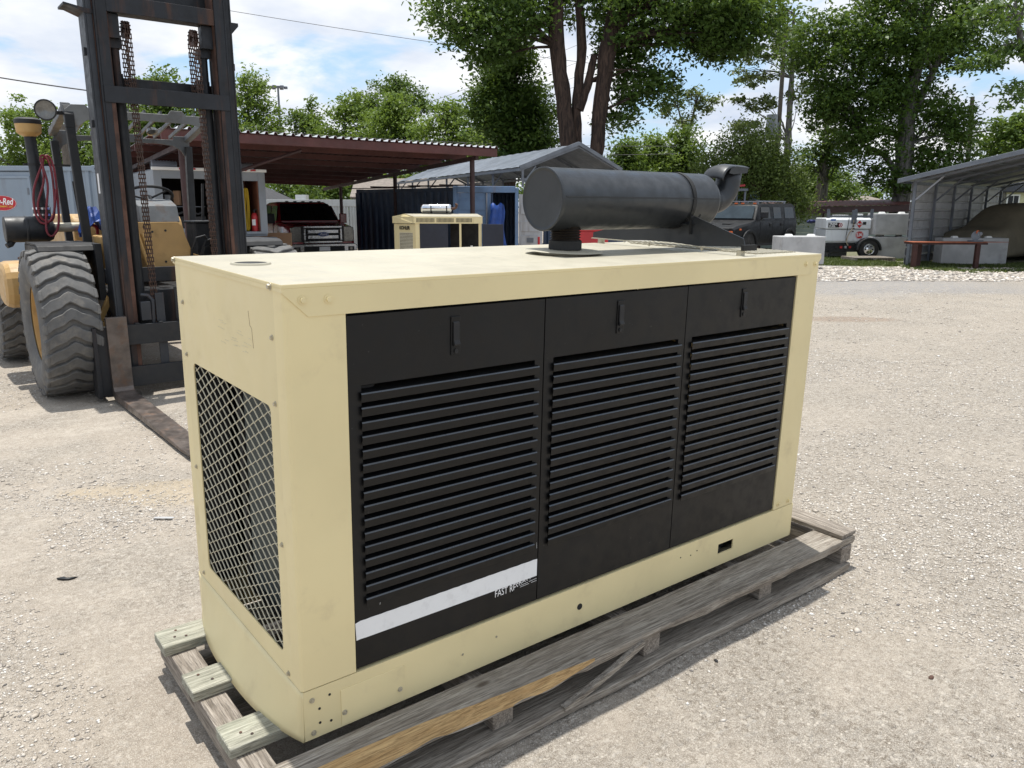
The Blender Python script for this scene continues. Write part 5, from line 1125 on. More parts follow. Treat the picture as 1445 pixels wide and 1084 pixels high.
# pale door leaf swung open to the right
b = MB(); b.box(0, .62, -.03, .02, .10, 2.02); pd = b.build('container_door', M['pale_door'], C2, bevel=.008, label='pale grey door leaf swung wide open'); pd.location = (EW+.075, -.02, 0); pd.rotation_euler = (0, 0, R(-14))
for z in (.35, .72, 1.08, 1.52):
    b = MB(); b.box(.06, .54, -.048, -.03, z, z+.26); b.build('door_swage', M['pale_door'], pd, bevel=.015)
b = MB(); b.box(.22, .40, -.058, -.048, .80, .92); b.build('lock_box', M['galv_frame'], pd)
corrugated(0, 2.2, .1, 1.95, .26, .04).build('side_sheet', M['navy'], C2).location = (EW+.72, .4, 0)
tw = MB(); P = []
for i in range(9):
    row = []
    for j in range(9):
        u, v = i/8-.5, j/8; row.append((u*(.50-.16*v)+.03*math.sin(9*v), .1*math.sin(5*u)+.05*v, 1.62*v**.8+.04*math.sin(11*u+5*v)))
    P.append(row)
tw.sheet(P); o = tw.build('hanging_tarp', M['blue_tarp'], None, solid=.02, smooth=70); o.location = G(-.40, 20.80, .15); o.rotation_euler = (0, 0, RZ); tag(o, 'bright blue tarp bunched upright at the open navy container', 'tarp')
# ---- second generator: cream, dark doors, chrome muffler
G2 = thing('generator', 'smaller cream generator with dark doors open and bright chrome muffler by navy container', 'generator', G(-1.36, 16.3), RZ)
X0, X1 = -.60, .74; zt = 1.50; ex0 = -1.08
b = MB(); b.prism([(X0, 0), (X0, .02), (ex0, .42), (ex0, .40)], 'z', .2, .22); b.build('skid_lip', M['cream'], G2)
def q2(x): return .02+(X0-x)/(X0-ex0)*.40
b = MB(); b.add([(ex0, q2(ex0), .15), (X0, .02, .15), (X0, .02, 1.36), (ex0, q2(ex0), 1.36)], [(0,1,2,3)]); b.build('end_panel', M['cream'], G2, solid=.02)
b = MB()
for i in range(13):
    x = ex0+.12+.30*i/12; b.beam((x, q2(x)-.022, .72), (x, q2(x)-.022, 1.18), .008, .008)
for i in range(17):
    z = .72+.46*i/16; b.beam((ex0+.12, q2(ex0+.12)-.024, z), (ex0+.42, q2(ex0+.42)-.024, z), .008, .008)
g_ = b.build('mesh_guard', M['cream_wire'], G2); g_['kind'] = 'stuff'
b = MB(); x0, x1 = ex0+.12, ex0+.42; b.add([(x0, q2(x0)-.014, .72), (x1, q2(x1)-.014, .72), (x1, q2(x1)-.014, 1.18), (x0, q2(x0)-.014, 1.18)], [(0,1,2,3)]); b.build('guard_opening', M['black_matte'], G2, solid=.004)
b = MB(); b.box(X0, X0+.09, 0, .04, .15, 1.37); b.box(X1-.06, X1, 0, .04, .15, 1.37); b.box(.29, .33, .0, .03, .15, 1.37); b.box(X0+.09, X1-.06, .0, .035, .15, .35); b.build('corner_post', M['cream'], G2)
b = MB(); b.box(X0-.02, X1+.02, -.02, .0, 1.37, 1.505); b.build('roof_side', M['cream'], G2)
b = MB(); b.add([(ex0-.03, q2(ex0)-.03, 1.37), (X0-.02, -.02, 1.37), (X0-.02, -.02, 1.505), (ex0+.26, q2(ex0+.26), 1.56), (ex0-.03, q2(ex0)-.03, 1.505)], [(0,1,2,3,4)]); b.build('roof_end', M['cream'], G2, solid=.012)
b = MB(); b.add([(X0-.02, -.02, 1.507), (X1+.02, -.02, 1.507), (X1-.1, .35, 1.56), (ex0+.26, .22, 1.56), (X1+.02, .95, 1.50), (ex0-.03, .45, 1.507), (ex0-.0, .95, 1.5)], [(0,1,2,3), (3,2,4,6), (3,6,5)]); b.build('roof', M['cream_top'], G2)
for k, x in enumerate((-.57, -.16, .23)):
    b = MB(); b.box(x, x+.36-.02*k, -.023, -.0205, 1.395, 1.475); vb = b.build('vent_opening', M['black_matte'], G2)
    b = MB()
    for i in range(14): b.box(x+.012+.025*i, x+.022+.025*i, -.027, -.0235, 1.395, 1.475)
    s_ = b.build('vent_slats', M['cream'], vb); s_['kind'] = 'stuff'
navyd = paint('navy_black_door', (.015, .018, .030), .5, var=.15)
b = MB(); b.box(X0+.09, .06, -.012, .0, .36, 1.365); b.build('door', navyd, G2, bevel=.004)
for x in (-.12, -.08):
    b = MB(); b.box(x, x+.018, -.018, -.012, .52, .55); b.build('door_latch', M['galv'], G2)
b = MB(); b.box(0, .43, -.015, 0, .36, 1.36); o = b.build('door', navyd, G2, bevel=.004, label='dark door panel swung open at the right'); o.location = (X1+.02, -.03, 0); o.rotation_euler = (0, 0, R(-8))
b = MB(); b.box(.07, .28, .5, .55, .3, 1.36); b.box(.07, .68, .75, .8, .2, 1.36); b.box(.33, .68, .30, .6, .40, .80); b.build('control_cabinet', M['dark_box'], G2)
b = MB(); b.box(.07, .68, .05, .4, .62, .66); b.box(.06, .34, .03, .05, .36, .64); b.build('control_shelf', M['cream'], G2)
b = MB(); b.cyl((.52, .28, .82), (.52, .28, .92), .025, n=10); b.build('oil_filter', M['white_print'], G2)
b = MB(); b.lathe([(0, 0), (.06, .005), (.085, .03), (.088, .06), (.088, .58), (.085, .61), (.05, .635), (0, .635)], (-.52, .34, 1.67), (1, 0, 0), 26); m2 = b.build('muffler', M['chrome'], G2, smooth=50)
for x in (-.30, .02):
    b = MB(); b.lathe([(.089, -.012), (.092, -.012), (.092, .012), (.089, .012)], (x, .34, 1.67), (1, 0, 0), 26); b.box(x-.02, x+.02, .30, .38, 1.545, 1.585); b.build('muffler_strap', M['black_matte'], m2)
b = MB(); b.tube([(.10, .34, 1.66), (.16, .34, 1.66), (.21, .34, 1.69), (.225, .34, 1.74), (.19, .34, 1.755)], .028, 10); b.build('tail_pipe', M['rust'], m2, smooth=True)
text('lettering', 'KOHLER', .095, M['black_matte'], G2, (ex0+.12, q2(ex0+.12)-.032, 1.275), (R(90), 0, math.atan2(-.40, .48)), .001, sx=.85, bold=.003)
b = MB(); b.box(ex0, X1, .05, .9, .02, .148); b.build('skid', M['cream'], G2)
# ---- steel-framed gable carport with sheet roof behind the muffler
GP = thing('gable_carport', 'grey sheet-metal gable carport above the containers behind the muffler', 'carport', G(.22, 21.0), RZ)
E0, E1, RD = Vector((.0, 0, 2.70)), Vector((2.75, 1.3, 2.70)), Vector((1.52, .65, 3.31)); back = Vector((-4.9, 12.2, 0.0))
def sheetroof(a, c, nm):
    n_ = 40; P = []
    for i in range(n_+1):
        t_ = i/n_; h = .014*(i % 2)
        P.append([tuple(a+back*t_+Vector((0, 0, h))), tuple((a.lerp(c, .5))+back*t_+Vector((0, 0, h+.01))), tuple(c+back*t_+Vector((0, 0, h)))])
    b_ = MB(); b_.sheet(P); b_.build(nm, M['galv_roof'], GP, solid=.006)
sheetroof(E0, RD, 'roof_sheet'); sheetroof(E1, RD, 'roof_sheet')
lo = Vector((0, 0, -.06))
for k in range(7):
    o_ = back*(k/6)+lo+Vector((0, .03, 0))
    b = MB(); b.beam(E0+o_, RD+o_, .06, .06); b.beam(E1+o_, RD+o_, .06, .06); b.build('roof_truss', M['galv_frame'], GP)
    b = MB(); p_ = E0+o_; b.beam((p_.x+.05, p_.y, 0 if k > 1 else 2.2), (p_.x+.05, p_.y, p_.z), .06, .06); b.build('carport_leg', M['galv_frame'], GP)
    b = MB(); p_ = E1+o_; b.beam((p_.x-.05, p_.y, 0), (p_.x-.05, p_.y, p_.z), .06, .06); b.build('carport_leg', M['galv_frame'], GP)
    b = MB(); b.beam(E0+o_+Vector((.05, 0, -.35)), E0+o_+Vector((.38, .15, .09)), .035, .035); b.build('corner_brace', M['galv_frame'], GP)
b = MB(); b.beam(E0+lo, E0+back+lo, .07, .07); b.build('eave_rail', M['galv_frame'], GP); b = MB(); b.beam(E1+lo, E1+back+lo, .07, .07); b.build('eave_rail', M['galv_frame'], GP)
b = MB(); b.beam(E0+Vector((-.03, -.04, -.01)), RD+Vector((0, -.04, .02)), .05, .09); b.beam(E1+Vector((0, -.04, -.01)), RD+Vector((0, -.04, .02)), .05, .09); b.build('gable_trim', M['galv_frame'], GP)
b = MB(); b.beam(E0+Vector((0, .02, -.30)), E1+Vector((0, .02, -.30)), .05, .05); b.build('cross_tie', M['galv_frame'], GP)
# ---- red tool chest whose top shows under the muffler, and a red pole left of it
rc = thing('tool_chest', 'bright red tool chest showing under the muffler of the large generator', 'chest', G(1.06, 11.4), RZ)
b = MB(); b.box(-.30, .30, 0, .4, .25, 1.36); b.build('cabinet', M['red'], rc, bevel=.01)
b = MB(); b.box(-.31, .31, -.01, .41, 1.36, 1.40); b.build('lid', M['red'], rc, bevel=.008)
for x in (-.25, .25):
    b = MB(); b.cyl((x, .1, 0), (x, .1, .25), .05, n=10); b.build('caster', M['rubber_dark'], rc)
b = MB(); b.cyl((0, 0, 0), (0, 0, 1.02), .028, n=8); o = b.build('bollard', M['red'], None); o.location = G(.62, 18.8); tag(o, 'thin red bollard by pale container door left of the flex pipe', 'bollard')
# ---- houses beyond the fence
def gable_house(name, label, s, d, w, h, rh, dep, roofm, wallm, rot=0, over=.3, hip=False):
    t_ = thing(name, label, 'house', G(s, d), RZ+rot)
    b_ = MB(); b_.box(-w/2, w/2, 0, dep, 0, h); b_.build('wall', wallm, t_)
    b_ = MB(); a = over; rx = w*.32 if hip else 0
    if hip: b_.add([(-w/2-a, -a, h), (w/2+a, -a, h), (w/2+a, dep+a, h), (-w/2-a, dep+a, h), (-w/2+rx, dep/2, h+rh), (w/2-rx, dep/2, h+rh)], [(0,1,5,4), (1,2,5), (2,3,4,5), (3,0,4), (3,2,1,0)])
    else: b_.add([(-w/2-a, -a, h-.05), (w/2+a, -a, h-.05), (w/2+a, dep+a, h-.05), (-w/2-a, dep+a, h-.05), (-w/2-a, dep/2, h+rh), (w/2+a, dep/2, h+rh)], [(0,1,5,4), (1,2,5), (2,3,4,5), (3,0,4)])
    b_.build('roof', roofm, t_, solid=.08); return t_
h1 = gable_house('house', 'low house with dark roof edge above the fence behind the pickup', -11.1, 38, 5, 2.0, 1.2, 5, M['shingle_dark'], M['siding'], R(90))
h2 = gable_house('house', 'house with pale brown roof and small dark gable above the fence', -8.2, 46, 5.2, 1.85, .42, 6, M['shingle'], M['siding'], R(0))
b = MB(); b.prism([(-1.9, 1.85), (-.6, 1.85), (-1.25, 2.30)], 'y', -.6, 1.0); b.build('small_gable', M['siding'], h2); b = MB(); b.prism([(-1.55, 1.95), (-.95, 1.95), (-1.25, 2.18)], 'y', -.62, -.601); b.build('gable_vent', M['plastic'], h2)
h3 = gable_house('house', 'house with weathered grey shingle roof behind the navy container', -3.6, 36, 6.4, 2.15, .85, 6, M['shingle'], M['siding'], R(6))
b = MB(); b.box(-.22, .22, 0, .5, 0, 2.2); o = b.build('metal_cabinet', M['white'], None); o.location = G(-8.9, 34.2); o.rotation_euler = (0, 0, RZ); tag(o, 'pale box-shaped cabinet rising just above the fence behind the pickup', 'cabinet')
# ================================================================== YARD, RIGHT HALF
# ---- matte charcoal off-road wagon
HM = thing('offroad_wagon', 'matte charcoal boxy off-road wagon with roof rack and round lamps by concrete block', 'off-road car', G(6.30, 26.1), RZ+R(-43)); HM.scale = (.96, .96, .91)
def hb(name, b_, m, parent=None, **kw): return b_.build(name, m, parent or HM, **kw)
def hring(y, w, z0, z1, wt, ch=.08): return [(-w+.05, y, z0), (w-.05, y, z0), (w, y, z0+.1), (w, y, z1-ch), (wt, y, z1), (-wt, y, z1), (-w, y, z1-ch), (-w, y, z0+.1)]
b = MB(); b.loft([hring(.05, .96, .62, 1.17, .90), hring(.30, 1.0, .56, 1.24, .93), hring(1.25, 1.02, .54, 1.36, .96), hring(1.45, 1.02, .54, 1.42, .98), hring(4.75, 1.02, .56, 1.42, .98)]); hb('body', b, M['suv'], bevel=.02, smooth=35)
def hcab(y, z1, wt): return [(-.99, y, 1.40), (.99, y, 1.40), (wt, y, z1-.05), (wt-.06, y, z1), (-wt+.06, y, z1), (-wt, y, z1-.05)]
b = MB(); b.loft([hcab(1.50, 1.46, .97), hcab(1.86, 1.96, .88), hcab(2.2, 2.02, .88), hcab(4.6, 2.02, .88), hcab(4.75, 1.97, .88)]); hb('cabin', b, M['suv'], bevel=.02, smooth=35)
b = MB(); b.add([(-.86, 1.505, 1.47), (.86, 1.505, 1.47), (.80, 1.80, 1.91), (-.80, 1.80, 1.91)], [(0,1,2,3)]); b.v = [(x, y-.015, z+.012) for x, y, z in b.v]; hb('windscreen', b, M['glass_pale'], solid=.01)
for s_ in (-1, 1):
    for ya, yb, mm in ((1.93, 2.63, 'glass'), (2.88, 3.50, 'glass'), (3.78, 4.55, 'glass')):
        b = MB(); b.add([(s_*.985, ya, 1.47), (s_*.985, yb, 1.47), (s_*.90, yb, 1.88), (s_*.90, ya+.05, 1.88)], [(0,1,2,3)]); w_ = hb('side_window', b, M[mm], solid=.012)
    for y in (1.82, 2.76, 3.66):
        b = MB(); b.box(s_*1.022-.004, s_*1.022+.004, y, y+.015, .72, 1.40); hb('door_seam', b, M['plastic'])
    for y in (2.62, 3.52):
        b = MB(); b.box(s_*1.03-.015, s_*1.03+.015, y-.13, y+.03, 1.20, 1.30); hb('door_handle', b, M['plastic'], bevel=.01)
    b = MB(); b.box(s_*1.16-.13, s_*1.16+.13, 1.72, 1.84, 1.50, 1.72); b.beam((s_*1.0, 1.82, 1.42), (s_*1.12, 1.78, 1.52), .06, .05); hb('wing_mirror', b, M['plastic'], bevel=.03)
    for y in (1.02, 4.12):
        A = [i*math.pi/14 for i in range(15)]
        b = MB(); b.prism([(y+.60*math.cos(a), .50+.60*math.sin(a)) for a in A]+[(y+.50*math.cos(a), .50+.50*math.sin(a)) for a in A[::-1]], 'x', s_*1.0-.05, s_*1.0+.08); hb('wheel_arch', b, M['suv'], bevel=.02)
        b = MB(); b.prism([(y+.50*math.cos(a), .45+.55*math.sin(a)) for a in A], 'x', s_*.99-.04, s_*.99+.036); hb('wheel_well', b, M['black_matte'])
        b = MB(); b.lathe([(0, -.02), (.22, -.03), (.24, .0), (.41, .0), (.44, -.04), (.44, -.26), (.40, -.30)], (s_*1.03, y, .44), (s_, 0, 0), 26); w_ = hb('wheel', b, M['rubber_dark'], smooth=40)
        b = MB(); b.lathe([(0, .02), (.09, .02), (.20, -.01), (.23, .008)], (s_*1.03, y, .44), (s_, 0, 0), 18); hb('rim', b, M['plastic'], w_, smooth=40)
    b = MB(); b.box(s_*.95-.06, s_*.95+.06, 1.55, 3.6, .50, .58); hb('side_step', b, M['plastic'], bevel=.02)
    b = MB(); b.box(s_*.86-.07, s_*.86+.07, .015, .05, .98, 1.06); hb('indicator_lens', b, M['amber'], bevel=.01)
    b = MB(); b.box(s_*1.0-.01, s_*1.0+.03, .34, .46, 1.08, 1.14); hb('side_marker', b, M['amber'], bevel=.01)
for x in (-.62, -.34, .34, .62):
    b = MB(); b.lathe([(0, .015), (.07, .01), (.095, 0), (.10, -.04)], (x, -.0, 1.02), (0, -1, 0), 20); hb('headlight', b, M['lamp_glass'] if abs(x) > .3 else M['plastic'], smooth=True)
b = MB(); b.box(-.80, .80, .01, .06, .88, 1.15); hb('grille', b, M['plastic'], bevel=.01)
for i in range(7):
    x = -.27+.09*i; b = MB(); b.box(x-.02, x+.02, .0, .04, .90, 1.12); hb('grille_bar', b, M['suv'])
b = MB(); b.box(-1.0, 1.0, -.10, .10, .55, .86); b.box(-.9, .9, -.02, .2, .42, .55); hb('front_bumper', b, M['plastic'], bevel=.03)
for x in (-.55, .25):
    b = MB(); b.box(x, x+.3, .55, .85, 1.27, 1.315); hb('hood_scoop', b, M['plastic'], bevel=.01)
b = MB()
for x in (-.72, .72): b.beam((x, 2.0, 2.10), (x, 4.3, 2.10), .05, .035)
for y in (2.05, 2.9, 3.7, 4.25): b.beam((-.72, y, 2.09), (.72, y, 2.09), .04, .03)
for x in (-.72, .72):
    for y in (2.1, 4.2): b.box(x-.03, x+.03, y-.03, y+.03, 2.0, 2.09)
hb('roof_rack', b, M['galv'])
for x in (-.70, -.25, 0, .25, .70):
    b = MB(); b.box(x-.05, x+.05, 1.90, 1.98, 1.985, 2.035); hb('roof_marker_lamp', b, M['amber'], bevel=.01)
b = MB(); b.lathe([(0, .2), (.38, .2), (.42, .1), (.42, -.0), (.3, -.02)], (.2, 4.78, 1.1), (0, 1, 0), 24); hb('spare_wheel', b, M['rubber_dark'])
# ---- cast concrete blocks
def block(name, label, s, d, z, w, h, dep, rot, chip=0):
    t_ = thing(name, label, 'concrete block', G(s, d, z), RZ+rot, 'cast concrete blocks'); q = random.Random(int(s*100))
    b_ = MB(); b_.box(0, w, 0, dep, 0, h); b_.build('block_body', M['concrete'], t_, bevel=.025, seg=2)
    for k in (.18, .70):
        b_ = MB(); x = w*k; b_.loft([[(x, dep*.35, h-.01), (x+.20, dep*.35, h-.01), (x+.20, dep*.65, h-.01), (x, dep*.65, h-.01)], [(x+.03, dep*.40, h+.055), (x+.17, dep*.40, h+.055), (x+.17, dep*.60, h+.055), (x+.03, dep*.60, h+.055)]]); b_.build('lifting_key', M['white'], t_, bevel=.01)
    return t_
block('concrete_block', 'pale concrete block with two white lifting keys in front of the charcoal wagon', 7.56, 22.5, .13, 1.25, .78, .75, R(4))
for x in (.1, 1.0):
    b = MB(); b.box(x, x+.12, .05, .7, 0, .128); o = b.build('timber_bearer', M['wood_y'], None); o.location = G(7.56, 22.5); o.rotation_euler = (0, 0, RZ+R(4)); tag(o, 'short timber bearer under the '+('left' if x < .5 else 'right')+' end of the pale concrete block by the wagon', 'timber', 'timber bearers')
block('concrete_block', 'lower rough stained concrete block of the stack right of the white fuel trailer', 12.12, 27.0, .0, 1.30, .745, .7, R(1))
block('concrete_block', 'upper smooth concrete block of the stack right of the white fuel trailer', 12.14, 27.0, .81, 1.28, .70, .68, R(.5))
block('concrete_block', 'long pale concrete block behind the red steel table', 13.02, 24.3, .03, 1.95, .78, .55, R(-2))
# ---- small worn pallet in front of the stack
sp = thing('wooden_pallet', 'small worn wooden pallet lying on the grass before stacked concrete blocks', 'pallet', G(10.95, 25.6), RZ+R(3))
for i in range(6):
    b = MB(); b.box(0, 1.35, .17*i, .17*i+.12, .115, .14); b.build('deck_board', M['wood_x'], sp)
for x in (0, .62, 1.25):
    b = MB(); b.box(x, x+.10, .0, .97, .02, .113); b.build('pallet_bearer', M['wood_y'], sp)
b = MB(); b.box(0, 1.35, 0, .1, .0, .018); b.build('bottom_board', M['wood_x'], sp)
# ---- white fuel tank trailer
TK = thing('tank_trailer', 'white fuel tank trailer with black and red warning signs beside stacked concrete blocks', 'trailer', G(11.32, 27.2), RZ)
def kb(name, b_, m, parent=None, **kw): return b_.build(name, m, parent or TK, **kw)
b = MB(); b.prism([(-.02, 1.0), (-.02, 1.30), (.05, 1.36), (.95, 1.36), (1.0, 1.30), (1.0, 1.0)], 'x', -.76, .76); kb('tank_body', b, M['white_tank'], bevel=.03)
b = MB(); b.prism([(.03, .985), (.03, .60), (.10, .52), (.88, .52), (.96, .60), (.96, .985)], 'x', -.73, .73); kb('lower_tank', b, M['white_tank'], bevel=.03)
b = MB(); b.box(-.76, .78, -.03, .0, 1.385, 1.45); kb('top_rail', b, M['galv_frame'])
for x in (-.72, .20, .73):
    b = MB(); b.prism([(x-.055, 1.36), (x+.055, 1.36), (x+.055, 1.56), (x+(.055 if x > .5 else .03), 1.66), (x-(.055 if x < -.5 else .03), 1.66), (x-.055, 1.56)], 'y', -.045, -.031); kb('lifting_lug', b, M['galv_frame'])
b = MB(); b.box(.06, .12+.12, -.05, -.04, 1.18, 1.62); kb('pump_plate', b, M['galv_frame'], bevel=.02)
b = MB(); b.box(-.3, .1, .3, .7, 1.36, 1.46); b.cyl((.5, .4, 1.36), (.5, .4, 1.5), .12); kb('manhole', b, M['white'])
def board(nm, x0, x1, z0, z1, m, y=-.024): b_ = MB(); b_.box(x0, x1, y-.004, y, z0, z1); return kb(nm, b_, m)
pn_ = board('sign_panel', -.70, -.14, 1.04, 1.22, M['white_print']); 
b = MB(); b.box(-.69, -.32, -.032, -.0285, 1.05, 1.21); kb('sign_black', b, M['black_matte'], pn_)
text('lettering', 'TRANS', .085, M['white_print'], pn_, (-.66, -.034, 1.165), (R(90), 0, 0), .001, bold=.003); text('lettering', 'FUEL', .085, M['white_print'], pn_, (-.66, -.034, 1.09), (R(90), 0, 0), .001, bold=.002, sx=1.15)
b = MB(); A = [i*math.pi/3 for i in range(6)]; b.prism([(-.28+.075*math.cos(a), 1.13+.075*math.sin(a)) for a in A], 'y', -.036, -.033); kb('hexagon_emblem', b, paint('emblem_red', (.30, .02, .03), .5), pn_)
b = MB(); b.lathe([(.028, 0), (.045, 0)], (-.28, -.0365, 1.13), (0, -1, 0), 18); kb('emblem_ring', b, M['white_print'], pn_)
board('blue_sticker', -.62, -.45, 1.275, 1.325, paint('sticker_blue', (.03, .12, .42), .5))
b = MB(); b.prism([(.36, 1.03), (.46, 1.16), (.36, 1.29), (.26, 1.16)], 'y', -.030, -.0245); dg = kb('warning_diamond', b, paint('placard_red', (.50, .03, .03), .5, var=.05))
b = MB(); b.box(.29, .43, -.034, -.031, 1.135, 1.185); kb('number_band', b, M['white_print'], dg); text('lettering', '1993', .05, M['black_matte'], dg, (.36, -.0355, 1.16), (R(90), 0, 0), .001, align='CENTER', bold=.001)
bt = board('black_sticker', .47, .58, 1.14, 1.235, M['black_matte'])
b = MB(); b.lathe([(0, 0), (.135, 0)], (.41, .0, .80), (0, -1, 0), 30); b.v = [(x, y+.022, z) for x, y, z in b.v]; dsc = kb('round_sign', b, paint('disc_red', (.50, .025, .025), .5, var=.05)); b = MB(); b.lathe([(.115, 0), (.125, 0)], (.41, .019, .80), (0, -1, 0), 30); kb('sign_ring', b, M['white_print'], dsc)
text('lettering', 'UA', .15, M['white_print'], dsc, (.41, .018, .80), (R(90), 0, 0), .001, align='CENTER', bold=.005, sx=.9)
b = MB(); b.tube(hose([(.14, -.06, 1.30), (.12, -.09, 1.05), (.0, -.1, .85), (-.05, -.08, .60), (.02, -.07, .45)], 0), .018, 6); kb('fuel_hose', b, paint('dusty_hose', (.36, .30, .22), .7))
b = MB(); b.tube(hose([(-.02, -.06, 1.36), (-.05, -.07, 1.0), (-.08, -.08, .7), (.0, -.07, .5)], 0), .010, 6); kb('cable', b, M['plastic'])
for i in range(4):
    b = MB(); b.box(.10+.02*i-.04*(i//2), .15+.02*i-.04*(i//2), -.115, -.08, .90+.09*i, .94+.09*i); kb('hose_fitting', b, M['rust'])
b = MB(); b.box(-1.0, .95, -.05, .02, .24, .36); b.box(-1.0, .95, .95, 1.02, .24, .36); b.box(-.7, .55, .02, .9, .36, .50); kb('trailer_frame', b, M['black_matte'])
for i, (x, mm) in enumerate(((-.42, 'plastic'), (-.25, 'red_lens'), (-.1, 'galv'), (.05, 'red_lens'))):
    b = MB(); b.box(x, x+.07, -.085, -.05, .36, .44); kb('marker_light' if 'lens' in mm else 'valve', b, M[mm])
A = [i*math.pi/12 for i in range(0, 13)]
b = MB(); b.prism([(.66+.42*math.cos(a), .30+.42*math.sin(a)) for a in A]+[(.66+.36*math.cos(a), .30+.36*math.sin(a)) for a in A[::-1]], 'y', -.28, .0); kb('fender', b, M['guard_dark'], bevel=.01)
b = MB(); b.lathe([(0, 0), (.17, 0), (.19, .02), (.31, .02), (.335, -.01), (.335, -.18), (.3, -.2), (0, -.2)], (.66, -.24, .335), (0, -1, 0), 28); w_ = kb('wheel', b, M['rubber_dark'], smooth=40)
b = MB(); b.lathe([(0, .03), (.06, .03), (.08, .015), (.165, .01), (.175, .025), (.18, .022)], (.66, -.24, .335), (0, -1, 0), 24); rm = kb('rim', b, M['chrome'], w_, smooth=40)
for i in range(6):
    a = i*math.pi/3; b = MB(); b.cyl((.66+.115*math.cos(a), -.257, .335+.115*math.sin(a)), (.66+.115*math.cos(a), -.250, .335+.115*math.sin(a)), .026, n=8); kb('rim_hole', b, M['black_matte'], w_)
b = MB(); b.beam((-1.0, .0, .3), (-2.0, .5, .38), .08, .08); b.beam((-1.0, 1.0, .3), (-2.0, .5, .38), .08, .08); b.cyl((-1.9, .5, 0), (-1.9, .5, .9), .035, n=8); kb('drawbar', b, M['black_matte'])
b = MB(); b.cyl((-.6, -.1, 0), (-.6, -.1, .3), .03, n=8); b.box(-.66, -.54, -.16, -.04, .0, .02); kb('stand', b, M['black_matte'])
# ---- dented white drum, wire crate and blue cloth between wagon and trailer
b = MB(); b.lathe([(0, 0), (.155, 0), (.16, .02), (.16, .2), (.168, .21), (.16, .22), (.16, .62), (.13, .66), (0, .66)], (0, 0, 0), n=22); o = b.build('steel_drum', M['white_tank'], None, smooth=40); o.location = G(10.78, 28.4, .42); tag(o, 'pale upright drum on a plinth between charcoal wagon and fuel trailer', 'drum')
b = MB(); b.box(-.35, .95, -.3, .5, 0, .418); o = b.build('plinth', M['concrete'], None, bevel=.02); o.location = G(10.78, 28.4); o.rotation_euler = (0, 0, RZ); tag(o, 'low grey plinth carrying the pale drum and wire crate', 'plinth')
cg = thing('wire_crate', 'rusty wire crate next to the pale drum behind the long concrete yard block', 'crate', G(11.05, 28.4, .42), RZ)
for i in range(7):
    b = MB(); b.box(.09*i, .09*i+.012, 0, .012, 0, .55); b.build('bar', M['plastic'], cg)
for i in range(5):
    b = MB(); b.box(0, .55, -.006, .006, .13*i, .13*i+.012); b.build('rail', M['plastic'], cg)
b = MB(); b.box(.02, .52, .1, .5, 0, .3); b.build('crate_load', M['rust'], cg)
b = MB(); q = random.Random(3); P = [[(-.55+.1*j, -.18+.1*i, .10*math.sin(1.5*i+j*1.1)*.4+.10+.03*q.random()) for j in range(12)] for i in range(5)]; b.sheet(P); o = b.build('blue_cloth', paint('navy_cloth', (.012, .02, .10), .7), None, solid=.05, smooth=70); o.location = G(11.0, 28.5, 1.11); o.rotation_euler = (0, 0, RZ); tag(o, 'dark blue cloth heaped over the pale drum and wire crate', 'cloth')
# ---- low shed with maroon fascia along the back
LS = thing('low_shed', 'long low shed with dark maroon roof edge and pale green wall behind the trailer', 'shed', G(12.2, 34), RZ)
for i in range(9):
    b = MB(); b.box(-1.8, 7.0, .5-.018*0, .53+.012, .165*i, .165*i+.158); b.build('siding_board', M['siding'], LS)
b = MB(); b.beam((-1.85, 0, 1.545), (5.0, 0, 1.70), .04, .27); b.build('fascia', M['maroon_dark'], LS)
P = []
for i in range(60):
    x = -1.85+6.85*i/59; z = 1.685+.155*i/59+.035*(i % 2); P.append([(x, -.05, z), (x, 1.8, z+.12), (x, 3.5, z+.2)])
b = MB(); b.sheet(P); b.build('roof_sheet', M['maroon'], LS, solid=.008)
for i in range(6):
    b = MB(); x = -1.7+i*1.3; b.cyl((x, .1, 0), (x, .1, 1.6), .04, n=8); b.build('shed_post', M['maroon_dark'], LS)
# ---- blue and white striped equipment cabin behind the wagon
BC = thing('equipment_cabin', 'pale blue ribbed equipment cabin behind the windscreen of the charcoal wagon', 'cabin', G(8.6, 34), RZ)
for i in range(7):
    b = MB(); b.box(-.9, 1.75-.0*i, 0, 1.4, .35+i*.29, .35+i*.29+.265); b.build('wall_panel', M['pale_blue'] if i != 3 else paint('royal_blue', (.03, .10, .40), .5), BC, bevel=.015)
b = MB(); b.box(-.88, 1.73, .02, 1.38, 0, 2.36); b.build('core', M['plastic'], BC)
b = MB(); b.box(1.76, 1.82, -.02, .06, 0, 2.42); b.build('corner_pillar', M['rust'], BC)
# ---- red guard rail on a work platform
WP = thing('work_platform', 'red hooped guard rail of a platform seen between muffler and tail pipe', 'platform', G(7.95, 30), RZ)
b = MB(); b.tube(hose([(-.02, 0, 2.40), (-.02, 0, 2.88), (.04, 0, 2.97), (.12, 0, 2.96), (.36, 0, 2.72), (.37, 0, 2.45)], 0), .022, 8); b.build('hoop', M['red'], WP, smooth=True)
b = MB(); b.cyl((.16, 0, 2.40), (.16, 0, 2.92), .018, n=8); b.build('upright', M['red'], WP)
b = MB(); b.beam((-.3, 0, 2.42), (.6, 0, 2.50), .05, .07); b.build('toe_rail', M['red'], WP)
b = MB(); b.box(-.5, .7, -.1, 1.2, 2.30, 2.38); b.build('deck', M['galv_frame'], WP)
for x in (-.45, .62):
    for y in (0, 1.1):
        b = MB(); b.box(x-.03, x+.03, y-.03, y+.03, 0, 2.3); b.build('platform_leg', M['galv_frame'], WP)
